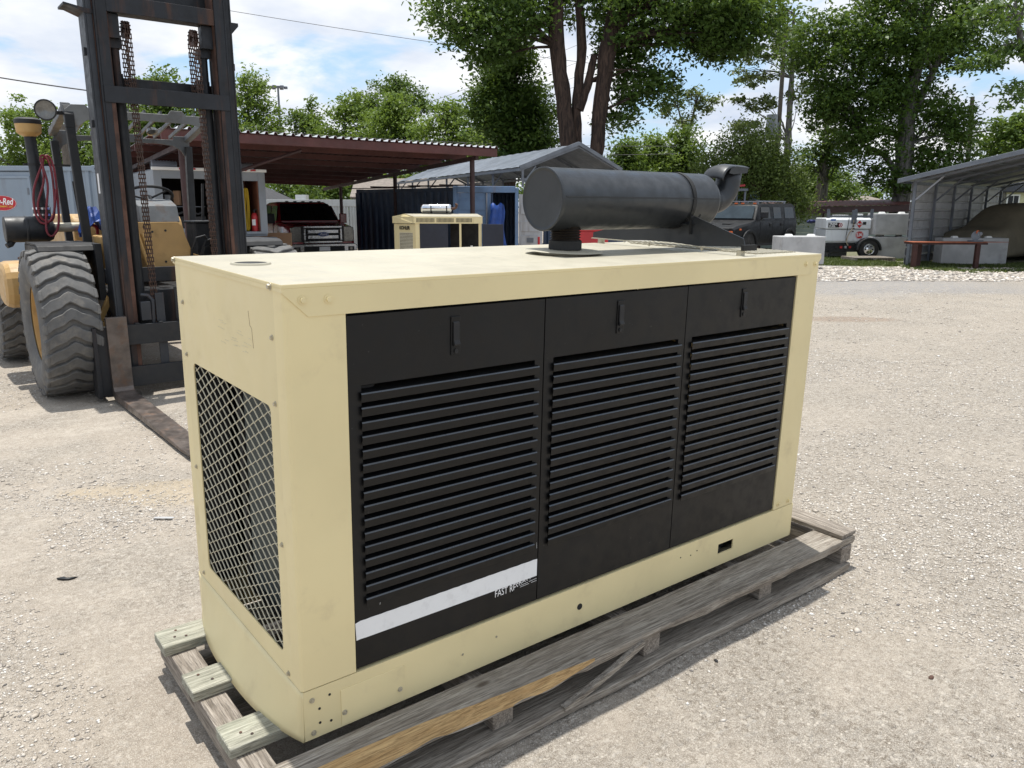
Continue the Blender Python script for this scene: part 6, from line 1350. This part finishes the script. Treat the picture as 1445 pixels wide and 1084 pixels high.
# ---- grey lean-to carport at the right
SH = thing('metal_carport', 'grey sheet-metal carport with ribbed side wall and open front behind red table', 'carport', G(11.8, 24.0), RZ)
WD = Vector((.697, .717, 0)); PD = Vector((.717, -.697, 0)); LW = 9.7
def sp_(t_, p_, z): v = WD*t_+PD*p_; return Vector((v.x, v.y, z))
nb_ = 9
for i in range(nb_):
    z0 = .04+i*.268; P = []
    for zz_, o_ in ((z0, 0), (z0+.205, 0), (z0+.222, .05), (z0+.245, .05), (z0+.264, 0)): P.append([tuple(sp_(.0, -.055+o_, zz_)), tuple(sp_(LW, -.055+o_, zz_))])
    b = MB(); b.sheet(P); b.build('wall_panel', M['shed_wall'], SH, solid=.004)
for i in range(6):
    t_ = LW*i/5*.985+.03
    b = MB(); b.beam(sp_(t_, .04, 0), sp_(t_, .04, 2.46), .075, .075, PD); b.build('carport_post', M['galv_frame'], SH)
    b = MB(); b.beam(sp_(t_, 0, 2.44), sp_(t_, 6.3, 3.86), .06, .06); b.beam(sp_(t_, 6.3, 3.86), sp_(t_, 12.6, 2.44), .06, .06); b.build('rafter', M['galv_frame'], SH)
    b = MB(); b.beam(sp_(t_, .08, 1.92), sp_(t_, .80, 2.60), .045, .045); b.build('knee_brace', M['galv'] if i == 0 else M['galv_frame'], SH)
    b = MB(); b.beam(sp_(t_, 12.6, 0), sp_(t_, 12.6, 2.44), .075, .075, PD); b.build('carport_post', M['galv_frame'], SH)
for k in range(8):
    p0 = .2+k*.85; b = MB(); z = 2.475+p0*.2254; b.beam(sp_(-.2, p0, z+.02), sp_(LW+.2, p0, z+.02), .05, .03); b.build('purlin', M['galv_frame'], SH)
for nm, pa, za, pb, zb in (('roof_sheet', -.30, 2.47, 6.3, 3.955), ('roof_sheet', 12.9, 2.47, 6.3, 3.955)):
    P = []; n_ = 60
    for i in range(n_+1):
        t_ = -.35+(LW+.6)*i/n_; h = .018*(i % 2); P.append([tuple(sp_(t_, pa, za+h)), tuple(sp_(t_, pa+(pb-pa)*.5, (za+zb)/2+h)), tuple(sp_(t_, pb, zb+h))])
    b = MB(); b.sheet(P); b.build(nm, M['galv'], SH, solid=.006)
b = MB(); b.beam(sp_(-.37, -.33, 2.465), sp_(-.37, 6.3, 3.95), .03, .13); b.build('gable_trim', M['galv_frame'], SH, bevel=.01)
b = MB(); b.beam(sp_(-.37, -.33, 2.455), sp_(LW+.25, -.33, 2.455), .03, .10); b.build('eave_trim', M['galv_frame'], SH)
b = MB(); b.beam(sp_(0, .02, 2.40), sp_(LW, .02, 2.40), .06, .08); b.build('eave_rail', M['galv_frame'], SH)
# ---- red steel work table with cut-off saw
TB = thing('work_table', 'red oxide steel work table with thick legs in front of the grey carport', 'table', G(11.45, 22.85), RZ+R(-3))
b = MB(); b.box(-.05, 2.02, 0, .62, .68, .735); b.build('table_frame', M['red_table'], TB, bevel=.006)
for x in (-.02, .32, 1.72, 1.97):
    y = .0 if x in (-.02, 1.72) else .50
    b = MB(); b.box(x, x+.115, y, y+.115, 0, .68); b.build('leg', M['red_table'], TB, bevel=.006)
b = MB(); b.prism([(-.08, -.05), (1.55, -.05), (2.75, .30), (2.0, .66), (-.05, .66)], 'z', .7365, .748); o = b.build('steel_plate', M['rust_plate'], None); o.location = G(11.45, 22.85, .0015); o.rotation_euler = (0, 0, RZ+R(-3)); tag(o, 'orange rusty steel plate lying on the red work table and jutting right', 'steel plate')
SW = thing('cutoff_saw', 'small grey cut-off saw standing on the rusty plate of red table', 'saw', G(13.25, 23.0, .7505), RZ+R(15))
b = MB(); b.box(-.16, .16, -.12, .14, 0, .05); b.build('base', M['galv_frame'], SW, bevel=.01)
b = MB(); b.lathe([(0, -.01), (.13, -.01), (.13, .01), (0, .01)], (-.02, 0, .17), (.3, 1, 0), 24); b.build('blade_guard', M['galv_frame'], SW)
b = MB(); b.cyl((.02, .02, .20), (.20, .06, .22), .06, n=14); b.build('motor', M['galv'], SW, smooth=40)
b = MB(); b.tube(hose([(-.02, -.02, .24), (-.05, -.06, .30), (-.01, -.08, .31)], 0), .014, 6); b.build('handle', M['amber'], SW)
b = MB(); b.beam((.08, .05, .02), (.02, .02, .2), .05, .05); b.build('arm', M['galv_frame'], SW)
# ---- vehicle under a tan cover
CV = thing('covered_car', 'large vehicle under a tan fabric cover parked inside the grey carport', 'car', G(14.35, 25.75), RZ+R(31))
prof_ = [(0, .62, .10), (.10, .78, .05), (.35, .98, .05), (.8, 1.06, .05), (1.35, 1.10, .05), (1.75, 1.42, .05), (2.15, 1.78, .05), (2.6, 1.86, .05), (3.6, 1.87, .05), (4.6, 1.85, .05), (5.0, 1.72, .05), (5.15, 1.2, .05)]
rings = []; q = random.Random(8)
for x, h, z0 in prof_:
    wv = lambda a: a+q.uniform(-.02, .02); tw_ = .66 if h > 1.3 else .78; r_ = []
    for yy, zz_ in ((-.92, z0), (-.90, .30*h), (-.90, .55*h), (-tw_-.12 if h > 1.3 else -.88, .80*h), (-tw_, .95*h), (-tw_*.6, h), (0, h*1.008), (tw_*.6, h), (tw_, .95*h), (.88, .80*h), (.90, .55*h), (.90, .30*h), (.92, z0)): r_.append((x+q.uniform(-.015, .015), wv(yy), wv(zz_)))
    rings.append(r_)
b = MB(); b.loft(rings); o = b.build('car_cover', M['cover'], CV, smooth=60); sb_ = o.modifiers.new('smooth', 'SUBSURF'); sb_.levels = 2; sb_.render_levels = 2
wv_ = bpy.data.textures.new('folds', 'CLOUDS'); wv_.noise_scale = .35; dm = o.modifiers.new('folds', 'DISPLACE'); dm.texture = wv_; dm.strength = .05; dm.mid_level = .5
for x in (.95, 4.1):
    b = MB(); b.cyl((x, -.80, .33), (x, .80, .33), .33, n=20); b.build('wheel', M['rubber_dark'], CV)
# ---- houses on the right
hy = gable_house('house', 'pale yellow house with grey roof and white window seen through the carport', 30.0, 45, 8, 2.62, 1.3, 7, M['shingle_dark'], M['siding_yellow'], R(2))
wn = MB(); wn.box(-2.75, -2.0, -.05, .02, 1.45, 2.45); wn_ = wn.build('window_frame', M['white'], hy); wn = MB(); wn.box(-2.66, -2.09, -.06, -.051, 1.54, 2.36); wp = wn.build('window_pane', M['glass'], wn_); wn = MB(); wn.box(-2.39, -2.36, -.066, -.061, 1.54, 2.36); wn.build('window_bar', M['white'], wn_)
gable_house('house', 'house with brown hipped shingle roof above the maroon shed edge', 26.2, 60, 4.4, 1.95, .62, 4, M['shingle'], M['siding'], 0, .3, True)
# ================================================================== TREES
def crown_mesh(name, blobs, leaf, seed, cr=.55, flat=.6, up=.5):
    g = np.random.default_rng(seed); C_ = []; T_ = []; K_ = []
    for (s, d, z, rs, rd, rz, n) in blobs:
        nc = max(6, int(n/55)); u = g.normal(size=(nc, 3)); u /= np.linalg.norm(u, axis=1)[:, None]; r = g.random(nc)**(1/2.4)
        # uneven outline: directions with their own reach
        wob = .78+.45*fbm(u[:, 0]*1.7+seed*3.1+9, u[:, 2]*1.7+u[:, 1]+s, 2, seed % 4)
        c = u*r[:, None]*wob[:, None]*np.array([rs, rd, rz])+np.array([s, d, z]); k = np.clip(g.poisson(55, nc), 12, 140)
        C_.append(np.repeat(c, k, 0)); sc = np.repeat((.55+.8*g.random(nc))*cr, k)
        T_.append(np.repeat(g.random(nc), k)); K_.append(sc)
    c = np.concatenate(C_); tone = np.concatenate(T_); sc = np.concatenate(K_); n = len(c)
    p = c+g.normal(size=(n, 3))*sc[:, None]*np.array([.62, .62, .62*flat])
    nr = g.normal(size=(n, 3)); nr[:, 2] = np.abs(nr[:, 2])+up; nr /= np.linalg.norm(nr, axis=1)[:, None]
    a = g.normal(size=(n, 3)); a -= nr*(a*nr).sum(1)[:, None]; a /= np.linalg.norm(a, axis=1)[:, None]; b_ = np.cross(nr, a)
    l = leaf*(.6+.8*g.random(n))[:, None]; w = l*(.42+.2*g.random(n))[:, None]
    droop = nr*l*.18
    q = np.stack([p-a*l*.5, p-b_*w*.5+droop*.4, p+a*l*.5-droop, p+b_*w*.5+droop*.4], 1)
    W_ = np.array([CAM.x, CAM.y, 0])+q[..., 0:1]*np.array(SR)+q[..., 1:2]*np.array(SF)+q[..., 2:3]*np.array([0, 0, 1.0])
    f = np.arange(4*n).reshape(n, 4); t = np.clip(.15+.55*tone+.3*g.random(n), 0, 1)
    return W_.reshape(-1, 3), f, t, c
def tree(label, base, trunks, blobs, lm, leaf=.2, seed=1, cr=.55, bark='bark', limbs=26, flat=.6, name='broadleaf_tree', cat='tree', group='trees around the yard', up=.5, lr=.05, dens=1.0):
    blobs = [q[:6]+(int(q[6]*dens),) for q in blobs]; org = G(base[0], base[1], 0); t = thing(name, label, cat, org, 0, group)
    v, f, tn, cl = crown_mesh('crown', blobs, leaf, seed, cr, flat, up)
    o = link('crown', npmesh('crown', v-np.array(org), f, tn), M[lm], t); o['kind'] = 'stuff'
    g = random.Random(seed)
    for tr in trunks:
        P = [G(*q[:3]) for q in tr]; rs = [q[3] for q in tr]; pts_ = []; rr = []
        for i in range(len(P)-1):
            for k in range(5):
                u = k/5; pts_.append(P[i].lerp(P[i+1], u)+Vector((g.uniform(-1, 1), g.uniform(-1, 1), 0))*rs[i]*.10); rr.append((rs[i]*(1-u)+rs[i+1]*u)*(1+g.uniform(-.07, .07)))
        pts_.append(P[-1]); rr.append(rs[-1]); b_ = MB(); b_.tube(pts_, rr, 12); b_.build('trunk', M[bark], t, org, smooth=60)
    if limbs and trunks:
        b_ = MB(); idx = np.random.default_rng(seed).integers(0, len(cl), limbs)
        tp_ = [(G(*q[:3]), q[3]) for tr in trunks for q in tr[1:]]
        for i in idx:
            e = G(*cl[i]); st_, r0 = min(tp_, key=lambda q: (q[0]-e).length+max(0, q[0].z-e.z)*1.5)
            if (st_-e).length < .4: continue
            m1 = st_.lerp(e, .35)+Vector((g.uniform(-.3, .3), g.uniform(-.3, .3), g.uniform(0, .5))); m2 = st_.lerp(e, .72)+Vector((g.uniform(-.3, .3), g.uniform(-.3, .3), g.uniform(0, .35)))
            r = min(r0*.6, lr*(1+.12*(st_-e).length)); b_.tube([st_, m1, m2, e], [r, r*.75, r*.45, r*.15], 5)
        b_.build('limbs', M[bark], t, org, smooth=60)['kind'] = 'stuff'
    return t
# the three-stemmed tree over the muffler
tree('huge dark tree with three thick leaning trunks rising behind the gable carport', (2.9, 34),
    [[(2.55, 34, 0, 0.516), (2.40, 34, 3, 0.344), (2.15, 34, 5.5, 0.318), (1.78, 34, 8.0, 0.310), (1.70, 34, 10.5, 0.284), (1.2, 34, 13, 0.172)],
     [(2.75, 34.2, 0, 0.387), (2.68, 34.2, 3.2, 0.258), (2.62, 34.2, 5.5, 0.206), (2.80, 34.2, 8, 0.198), (2.6, 34.2, 10.5, 0.181), (2.9, 34, 13, 0.129)],
     [(3.35, 34, 0, 0.473), (3.42, 34, 3.2, 0.292), (3.58, 34, 5.5, 0.310), (3.85, 34, 8, 0.344), (4.2, 34, 10.2, 0.292), (4.6, 34, 13, 0.155)],
     [(2.72, 34.1, 5.6, .20), (3.1, 34.1, 6.7, .17), (3.3, 34.1, 7.7, .14)], [(3.8, 34, 8.3, 0.189), (4.9, 33.8, 9.4, .2), (6.4, 33.8, 10.2, .13)]],
    [(-.6, 34, 9.3, 3.0, 2.6, 1.7, 5200), (-.9, 34, 8.2, 1.7, 2, 1.0, 1900), (2.4, 36.2, 11.2, 4.5, 2.5, 2.2, 6000), (6.4, 34, 9.4, 3.7, 2.8, 1.5, 8200), (9.0, 33.5, 9.0, 2.1, 2.2, 1.35, 3600), (8.2, 34, 8.0, 1.7, 1.5, .6, 1500), (5.6, 34.6, 6.5, 1.35, 1.6, 1.0, 1500), (4.7, 35.4, 8.0, 1.2, 1.5, 1.3, 1600), (4.4, 34.8, 5.4, .8, 1.2, .7, 500), (3, 34, 14, 7, 4, 2.5, 4000)],
    'leaf_dark', .21, 21, .55, limbs=70, dens=1.35)
tree('dense dark green tree left of the three trunks behind the carport', (-.1, 38),
    [[(-.2, 38, 0, .35), (-.1, 38, 4, .28), (0, 38, 7, .15)]],
    [(-.1, 38, 6.6, 2.1, 1.8, 2.0, 6500), (.9, 38, 5.2, 1.7, 1.8, 1.9, 4200), (-1.0, 37.5, 5.9, 1.3, 1.4, 1.5, 2600), (.2, 38, 4.0, 2.0, 1.6, 1.5, 3200), (.0, 38, 8.0, 1.1, 1.2, 1.0, 1500)], 'leaf_dark', .19, 5, .5, dens=1.4)
# right-hand big tree
tree('tall dark spreading tree with one thick trunk left of the grey carport', (17.1, 36),
    [[(17.15, 36, 0, .48), (17.2, 36, 2.2, .40), (17.15, 36, 4.2, .36), (17.05, 36, 6.2, .30), (17.4, 36, 8.5, .24), (17.6, 36, 11, .16)], [(17.2, 36, 5.4, .2), (18.0, 36, 7.4, .14), (18.6, 36, 9.4, .08)], [(17.1, 36, 3.0, .16), (16.2, 36, 4.0, .12), (15.2, 36, 4.4, .07)]],
    [(16.4, 36, 8.8, 3.2, 2.8, 2.0, 8200), (13.2, 35.6, 8.3, 2.0, 1.8, 1.5, 3400), (14.6, 36, 6.4, 2.0, 1.9, 1.5, 4200), (17.2, 36.2, 6.1, 2.0, 2, 1.6, 3300), (15.2, 35.6, 4.5, 1.5, 1.4, 1.0, 1600), (18.7, 36, 4.0, 1.5, 1.4, 1.3, 2300), (19.2, 36, 5.4, 1.2, 1.4, .9, 1200), (15.9, 35.8, 3.1, .9, 1, .6, 600), (19.3, 35.8, 8.8, 2.2, 1.9, 1.5, 3000), (17, 36, 11.8, 4, 3, 2, 3500), (13.6, 36, 5.6, .9, 1, .9, 700), (17.6, 36, 2.9, 1.3, 1.2, .6, 900)],
    'leaf_dark', .18, 8, .5, 'bark_grey', limbs=60, dens=1.5)
tree('airy overhanging tree with a bare curved bough at the top right', (16.9, 26),
    [[(17.3, 26, 0, .30), (17.2, 26, 3, .25), (16.6, 26, 5.2, .16), (15.7, 26, 6.3, .10), (15.4, 26, 7.3, .08), (15.9, 26, 8.5, .05)]],
    [(14.9, 26, 7.4, .9, 1.2, .6, 520), (15.6, 26, 5.1, .6, .9, .40, 330), (16.0, 26, 7.9, 1.3, 1.4, .7, 700), (14.5, 26, 6.0, .5, .7, .35, 200), (15.3, 26, 6.4, .6, .8, .35, 200)], 'leaf_dark', .17, 31, .36, 'bark_grey', limbs=24, lr=.025)
tree('round grey-green tree top above the carport roof at far right', (26.9, 45), [[(27, 45, 0, .3), (27, 45, 5, .2)]], [(26.9, 45, 5.4, 2.0, 1.8, 1.4, 3300), (28.4, 45, 5.9, 1.4, 1.5, 1.4, 1600)], 'leaf_mid', .25, 32, .5, 'bark_grey', limbs=10)
tree('tall thin pine with open grey-green boughs behind the utility pole', (17.9, 55),
    [[(18.3, 55, 0, .30), (18.35, 55, 6, .22), (18.3, 55, 10, .16), (18.1, 55, 14, .08)]],
    [(16.2, 55, 11.6, 1.7, 1.4, .75, 950), (17.6, 55, 12.8, 1.7, 1.4, .7, 900), (15.6, 55, 10.0, 1.4, 1.2, .6, 650), (16.0, 55, 8.5, 1.5, 1.2, .55, 700), (15.4, 55, 7.0, 1.4, 1.2, .5, 650), (18.6, 55, 11.2, 1.3, 1.2, .5, 450), (19.0, 55, 9.2, 1.3, 1.2, .6, 450), (16.8, 55, 13.9, 1.4, 1.2, .5, 450)], 'leaf_grey', .26, 12, .45, 'bark_grey', limbs=40, name='pine_tree', flat=.45, lr=.03)
tree('broad olive-green willow-like bush behind the charcoal wagon', (9.3, 32.5), [[(9.3, 32.5, 0, .25), (9.3, 32.5, 2.5, .15)]],
    [(9.3, 32.5, 3.2, 1.7, 1.4, 1.45, 5200), (8.1, 32.5, 2.7, 1.1, 1.2, 1.1, 2600), (10.7, 32.6, 2.9, 1.05, 1.2, 1.1, 2500), (9.6, 32.5, 4.35, .8, .9, .7, 1000), (11.3, 32.6, 1.8, .7, .8, .8, 900)], 'leaf_olive', .12, 13, .36, limbs=30, up=.1, flat=1.3, dens=1.7)
tree('sparse thin-branched tree far off between the muffler and big trees', (12.7, 60), [[(12.7, 60, 0, .25), (12.7, 60, 6.4, .16), (13.2, 60, 9, .06)], [(12.7, 60, 6.3, .12), (11.9, 60, 8.8, .05)]],
    [(12.7, 60, 9.3, 1.6, 1.3, .9, 620), (11.3, 60, 8.4, .9, 1, .7, 260), (14.2, 60, 9.0, .9, 1, .6, 240), (12.5, 60, 7.6, 1.0, 1, .6, 240)], 'leaf_grey', .26, 14, .5, 'bark_grey', limbs=60, lr=.022)
for i, (s, d, z, rs, rz, n, lm, lb) in enumerate((
    (6.0, 45, 3.7, 1.4, 1.35, 3000, 'leaf_mid', 'leafy bright green tree right of the gable carport roof'), (7.6, 46, 3.9, 1.5, 1.5, 3200, 'leaf_light', 'light green bushy tree above the middle of the muffler'), (9.6, 47, 4.2, 1.4, 1.7, 3200, 'leaf_mid', 'upright green tree above the strap of the muffler'),
    (12.3, 42, 3.0, 1.3, 1.5, 2400, 'leaf_light', 'yellow-green tree by the foot of the pine behind the wagon'), (14.2, 46, 2.7, 1.4, 1.4, 2300, 'leaf_mid', 'green tree behind the wagon roof and utility pole'), (17.3, 50, 2.8, 1.9, 1.2, 2600, 'leaf_mid', 'rounded green tree behind the white fuel trailer'), (20.8, 54, 2.8, 2.2, 1.1, 2600, 'leaf_mid', 'wide green tree left of the brown hipped roof'), (24.6, 66, 3.3, 3.0, 1.4, 2600, 'leaf_mid', 'low green tree behind the brown hipped roof'), (15.6, 41, 4.6, .9, 1.6, 1300, 'leaf_dark', 'narrow dark tree beside the wooden utility pole'),
    (-26.6, 45, 4.6, 2.6, 2.6, 5200, 'leaf_light', 'bright tree above the grey container at far left edge'), (-23.6, 46, 4.5, 2.3, 2.1, 4200, 'leaf_mid', 'green tree above the grey container by snorkel pipe'), (-20.3, 44, 4.7, 2.0, 2.2, 3800, 'leaf_mid', 'green tree behind the left post of forklift guard'),
    (-15.6, 36, 5.2, 1.7, 1.9, 3900, 'leaf_mid', 'tall green tree directly behind the forklift mast rails'), (-13.2, 36, 4.5, 1.5, 1.7, 3000, 'leaf_mid', 'green tree behind the right rail of forklift mast'), (-17.6, 38, 4.0, 1.5, 1.5, 2400, 'leaf_mid', 'short green tree behind the left rail of forklift mast'),
    (-15.9, 50, 6.6, 1.8, 2.6, 4200, 'leaf_light', 'tall bright tree just right of the forklift mast'), (-12.9, 51, 5.4, 1.9, 2.2, 3800, 'leaf_mid', 'green tree above the maroon carport roof under light mast'), (-9.9, 49, 5.6, 1.9, 2.2, 4200, 'leaf_light', 'airy light green tree above middle of maroon roof'), (-8.8, 60, 9.0, 2.5, 1.6, 3800, 'leaf_dark', 'dark rounded tree top standing highest above maroon roof'), (-6.9, 47, 5.6, 2.0, 2.1, 4600, 'leaf_light', 'bright green tree above right half of maroon roof'), (-3.6, 45, 5.1, 1.9, 1.9, 4200, 'leaf_light', 'light green tree above right tip of maroon roof'), (-1.9, 47, 4.5, 1.5, 1.9, 2800, 'leaf_mid', 'green tree between maroon roof tip and dark tree'),
    (-12.8, 46, 2.1, 1.9, 1.2, 2600, 'leaf_mid', 'shaded green tree seen under maroon roof left of pickup'), (-9.6, 44, 2.3, 2.0, 1.1, 2800, 'leaf_mid', 'green tree seen under maroon roof over the pickup'), (-6.2, 44, 2.3, 1.8, 1.1, 2600, 'leaf_light', 'light tree seen under maroon roof left of navy container'))):
    w = rs*.62; rs *= 1.1; rz *= 1.12
    tree(lb, (s, d), [[(s, d, 0, .22), (s+.1, d, z*.6, .16), (s, d, z+rz*.5, .06)]], [(s, d, z, rs, rs*.9, rz, int(n*.9)), (s-w, d+.3, z-rz*.25, rs*.62, rs*.6, rz*.66, int(n*.4)), (s+w, d-.2, z-rz*.15, rs*.6, rs*.6, rz*.7, int(n*.4)), (s+w*.3, d, z+rz*.62, rs*.45, rs*.45, rz*.5, int(n*.3))], lm, .155+.0011*d, 40+i, .5, 'bark_grey', limbs=16)
# far wooded backdrop all round the horizon
bl = []; g_ = random.Random(77)
for i in range(46):
    a = -72+i*3.2; d0 = 92+g_.uniform(-8, 14); s0, dd = d0*math.tan(R(max(-62, min(62, a*.86)))), d0
    bl.append((s0, dd, 2.0+g_.uniform(-.4, 1.2), 5.0, 3.0, 2.2+g_.uniform(0, 1.2), 1000))
v, f, tn, _ = crown_mesh('w', bl, .55, 3, .9)
o = link('distant_woods', npmesh('distant_woods', v, f, tn), M['leaf_mid']); o['kind'] = 'stuff'
# ---- grass under the carport edge and by the trailer
def grass():
    g = np.random.default_rng(4); n = 60000; k = n//2
    s = np.concatenate([11.2+g.random(k)*8.5, 9.2+g.random(k)*4.2]); d = np.concatenate([20.3+g.random(k)*4.6, 23.8+g.random(k)*4.0])
    lo_ = np.concatenate([22.4-(s[:k]-11.2)*.8, 24.0-(s[k:]-9.2)*.15]); m = fbm(s*1.1, d*1.1, 3); keep = (d > lo_+(m-.5)*2.4) & (m > .33); s, d = s[keep], d[keep]; n = len(s)
    x = CAM.x+SR.x*s+SF.x*d; y = CAM.y+SR.y*s+SF.y*d; h = .03+.07*g.random(n)**2; t = g.random(n)*6.28; w = .012+.012*g.random(n); ln = .05*g.normal(size=(n, 2))
    z = np.zeros(n); P = np.stack([np.stack([x-np.cos(t)*w, y-np.sin(t)*w, z], -1), np.stack([x+np.cos(t)*w, y+np.sin(t)*w, z], -1), np.stack([x+ln[:, 0], y+ln[:, 1], h], -1)], 1)
    return npmesh('grass', P.reshape(-1, 3), np.arange(3*n).reshape(n, 3), g.random(n))
o = link('grass', grass(), M['grass']); o['kind'] = 'stuff'
# ================================================================== POLES AND WIRES
def upole(label, s, d, h, r, lean=0.0, arm=None, box=None):
    t = thing('utility_pole', label, 'utility pole', G(s, d), RZ, 'utility poles')
    b_ = MB(); b_.tube([(0, 0, 0), (lean*.5, 0, h*.5), (lean, 0, h)], [r*1.15, r, r*.8], 10); b_.build('pole', M['pole'], t, smooth=True)
    if arm:
        b_ = MB(); b_.beam((lean-.1, -.1, h-arm), (lean+.9, -.1, h-arm+.12), .08, .10); b_.build('crossarm', M['pole'], t)
        for x in (.35, .8):
            b_ = MB(); b_.lathe([(.02, 0), (.05, .03), (.03, .06), (.05, .09), (.0, .12)], (lean+x, -.1, h-arm+.12), n=8); b_.build('insulator', M['galv'], t)
    if box:
        b_ = MB(); b_.cyl((-.42, -.1, box), (-.42, -.1, box+1.3), .30, n=16); b_.box(-.2, 0, -.12, -.06, box+.3, box+.9); b_.build('transformer', M['galv'], t, smooth=40)
    return t
upole('slim dark wooden utility pole right of the tall spreading tree', 25.15, 45, 7.55, .13, -.38, 1.9)
upole('wooden utility pole with bare lower part beside the willow-like bush', 16.75, 45, 8.2, .14, .40)
upole('tall utility pole with grey transformer drum in front of pine', 14.45, 45, 10.6, .13, .0, None, 5.3)
upole('short thick wooden pole behind the forklift guard post', -16.25, 30, 4.6, .17, .0)
upole('pale slim post beside the wooden pole behind the forklift', -15.45, 28, 3.95, .06, .0)
LM_ = thing('light_mast', 'tall thin floodlight mast with a ring of lamps above the tree line', 'light mast', G(-19.6, 70), RZ)
b = MB(); b.tube([(0, 0, 0), (0, 0, 11.6)], [.16, .08], 8); b.build('mast', M['galv_frame'], LM_)
b = MB(); b.tube([(.45*math.cos(a), .45*math.sin(a), 11.5) for a in [i*math.pi/6 for i in range(12)]], .05, 6, closed=True); b.beam((-.5, 0, 11.5), (.5, 0, 11.5), .06, .06); b.build('lamp_ring', M['galv_frame'], LM_)
for i in range(6):
    a = i*math.pi/3+.3; b = MB(); b.box(.62*math.cos(a)-.13, .62*math.cos(a)+.13, .62*math.sin(a)-.13, .62*math.sin(a)+.13, 11.36, 11.55); b.build('flood_lamp', M['galv_frame'], LM_)
LT_ = thing('lattice_tower', 'faint steel lattice tower far away beside the wooden utility pole', 'tower', G(58.5, 150), RZ)
b = MB()
for x, y in ((-.6, -.6), (.6, -.6), (.6, .6), (-.6, .6)): b.beam((x, y, 0), (x*.6, y*.6, 14.5), .10, .10)
for k in range(14):
    z0, z1 = k*1.03, (k+1)*1.03
    for s_ in (-1, 1): b.beam((-.6*s_, -.6, z0), (.58*s_, -.58, z1), .06, .06); b.beam((-.6*s_, .6, z0), (.58*s_, .58, z1), .06, .06)
o = b.build('lattice', M['galv_frame'], LT_); o['kind'] = 'stuff'
def wire(label, a, c, sag, r, tw=0):
    P = []
    for i in range(25):
        u = i/24; p_ = G(*a).lerp(G(*c), u); p_.z -= sag*4*u*(1-u); P.append(p_)
    b_ = MB(); o_ = P[12]; b_.tube(P, r, 5); w = b_.build('overhead_wire', M['wire'], None, tuple(o_)); w.location = o_; tag(w, label, 'wire', 'overhead wires')
wire('thick dark cable dropping from the left edge towards the forklift mast', (-22, 25, 6.75), (-9.0, 25, 4.7), .25, .020)
wire('single thin wire crossing the open sky right of the mast', (-24, 33, 11.31), (6, 40, 8.12), .30, .011)
wire('upper of two faint wires over the left trees', (-60, 60, 8.9), (-20, 50, 6.6), .4, .013)
wire('lower of two faint wires over the left trees', (-60, 60, 7.9), (-20, 50, 5.5), .4, .013)
wire('upper dark wire over the trees above maroon roof', (-20, 44, 6.2), (8, 40, 4.6), .35, .013)
wire('lower dark wire over the trees above maroon roof', (-20, 44, 5.2), (8, 40, 4.25), .35, .013)
for i, (z0, z1, lb) in enumerate(((8.9, 15.4, 'highest'), (7.9, 13.6, 'second'), (6.6, 12.2, 'third'), (5.9, 11.2, 'lowest'))):
    wire(lb+' of four slanting transmission lines left of the dark tree', (-14, 90, z0+2.2), (8, 90, z1+3.6), .2, .018)
for i in range(3):
    wire(('top', 'middle', 'bottom')[i]+' of three faint wires between utility pole and big tree', (16.8, 45, 4.6-.65*i), (25.0, 45, 4.2-.55*i), .18, .014)
# ================================================================== SMALL THINGS ON THE GROUND
b = MB(); q = random.Random(6); ct = G(-2.06, 3.38)
P = [(-.055, -.01), (-.02, .012), (.0, .004), (.035, .022), (.06, .03), (.045, .004), (.02, -.014), (-.015, -.016)]
b.add([(x, y, .008+.012*q.random()) for x, y in P]+[(x*.9, y*.9, .003) for x, y in P], [tuple(range(8)), tuple(range(15, 7, -1))]+[(i, (i+1) % 8, 8+(i+1) % 8, 8+i) for i in range(8)])
o = b.build('rubber_scrap', M['guard_dark'], None); o.scale = (.75, .75, .75); o.location = ct; o.rotation_euler = (0, 0, RZ); tag(o, 'small black scrap of rubber lying on the pale gravel left of pallet', 'scrap')
b = MB(); b.prism([(-.07, -.018), (.06, -.022), (.075, .0), (.05, .02), (-.065, .016)], 'z', .001, .006); o = b.build('paper_scrap', M['concrete'], None); o.scale = (.8, .6, .6); o.location = G(-1.93, 4.13); o.rotation_euler = (0, 0, RZ); tag(o, 'thin pale scrap pressed into gravel between generator end and fork', 'scrap')
for i, (s, d, r, c_, lb) in enumerate(((1.55, 2.62, .009, 'rust', 'small reddish stone on the gravel right of the pallet'), (.78, 2.72, .007, 'plastic', 'dark pebble on the bare gravel before the pallet middle'), (.80, 3.05, .006, 'plastic', 'small dark pebble nearer the pallet board'))):
    g2 = np.random.default_rng(60+i); b = MB(); b.lathe([(0, -.6), (.8, -.45), (1, 0), (.7, .45), (0, .6)], (0, 0, 0), n=9); b.v = [(x*r*1.5*(1+.25*g2.normal()*.5), y*r*(1+.12*g2.normal()), z*r) for x, y, z in b.v]
    p_ = G(s, d); o = b.build('pebble', M[c_], None, smooth=True); o.location = (p_.x, p_.y, float(ground_z(np.array([p_.x]), np.array([p_.y]))[0])+r*.4); o.rotation_euler = (0, 0, i*1.3); tag(o, lb, 'pebble')
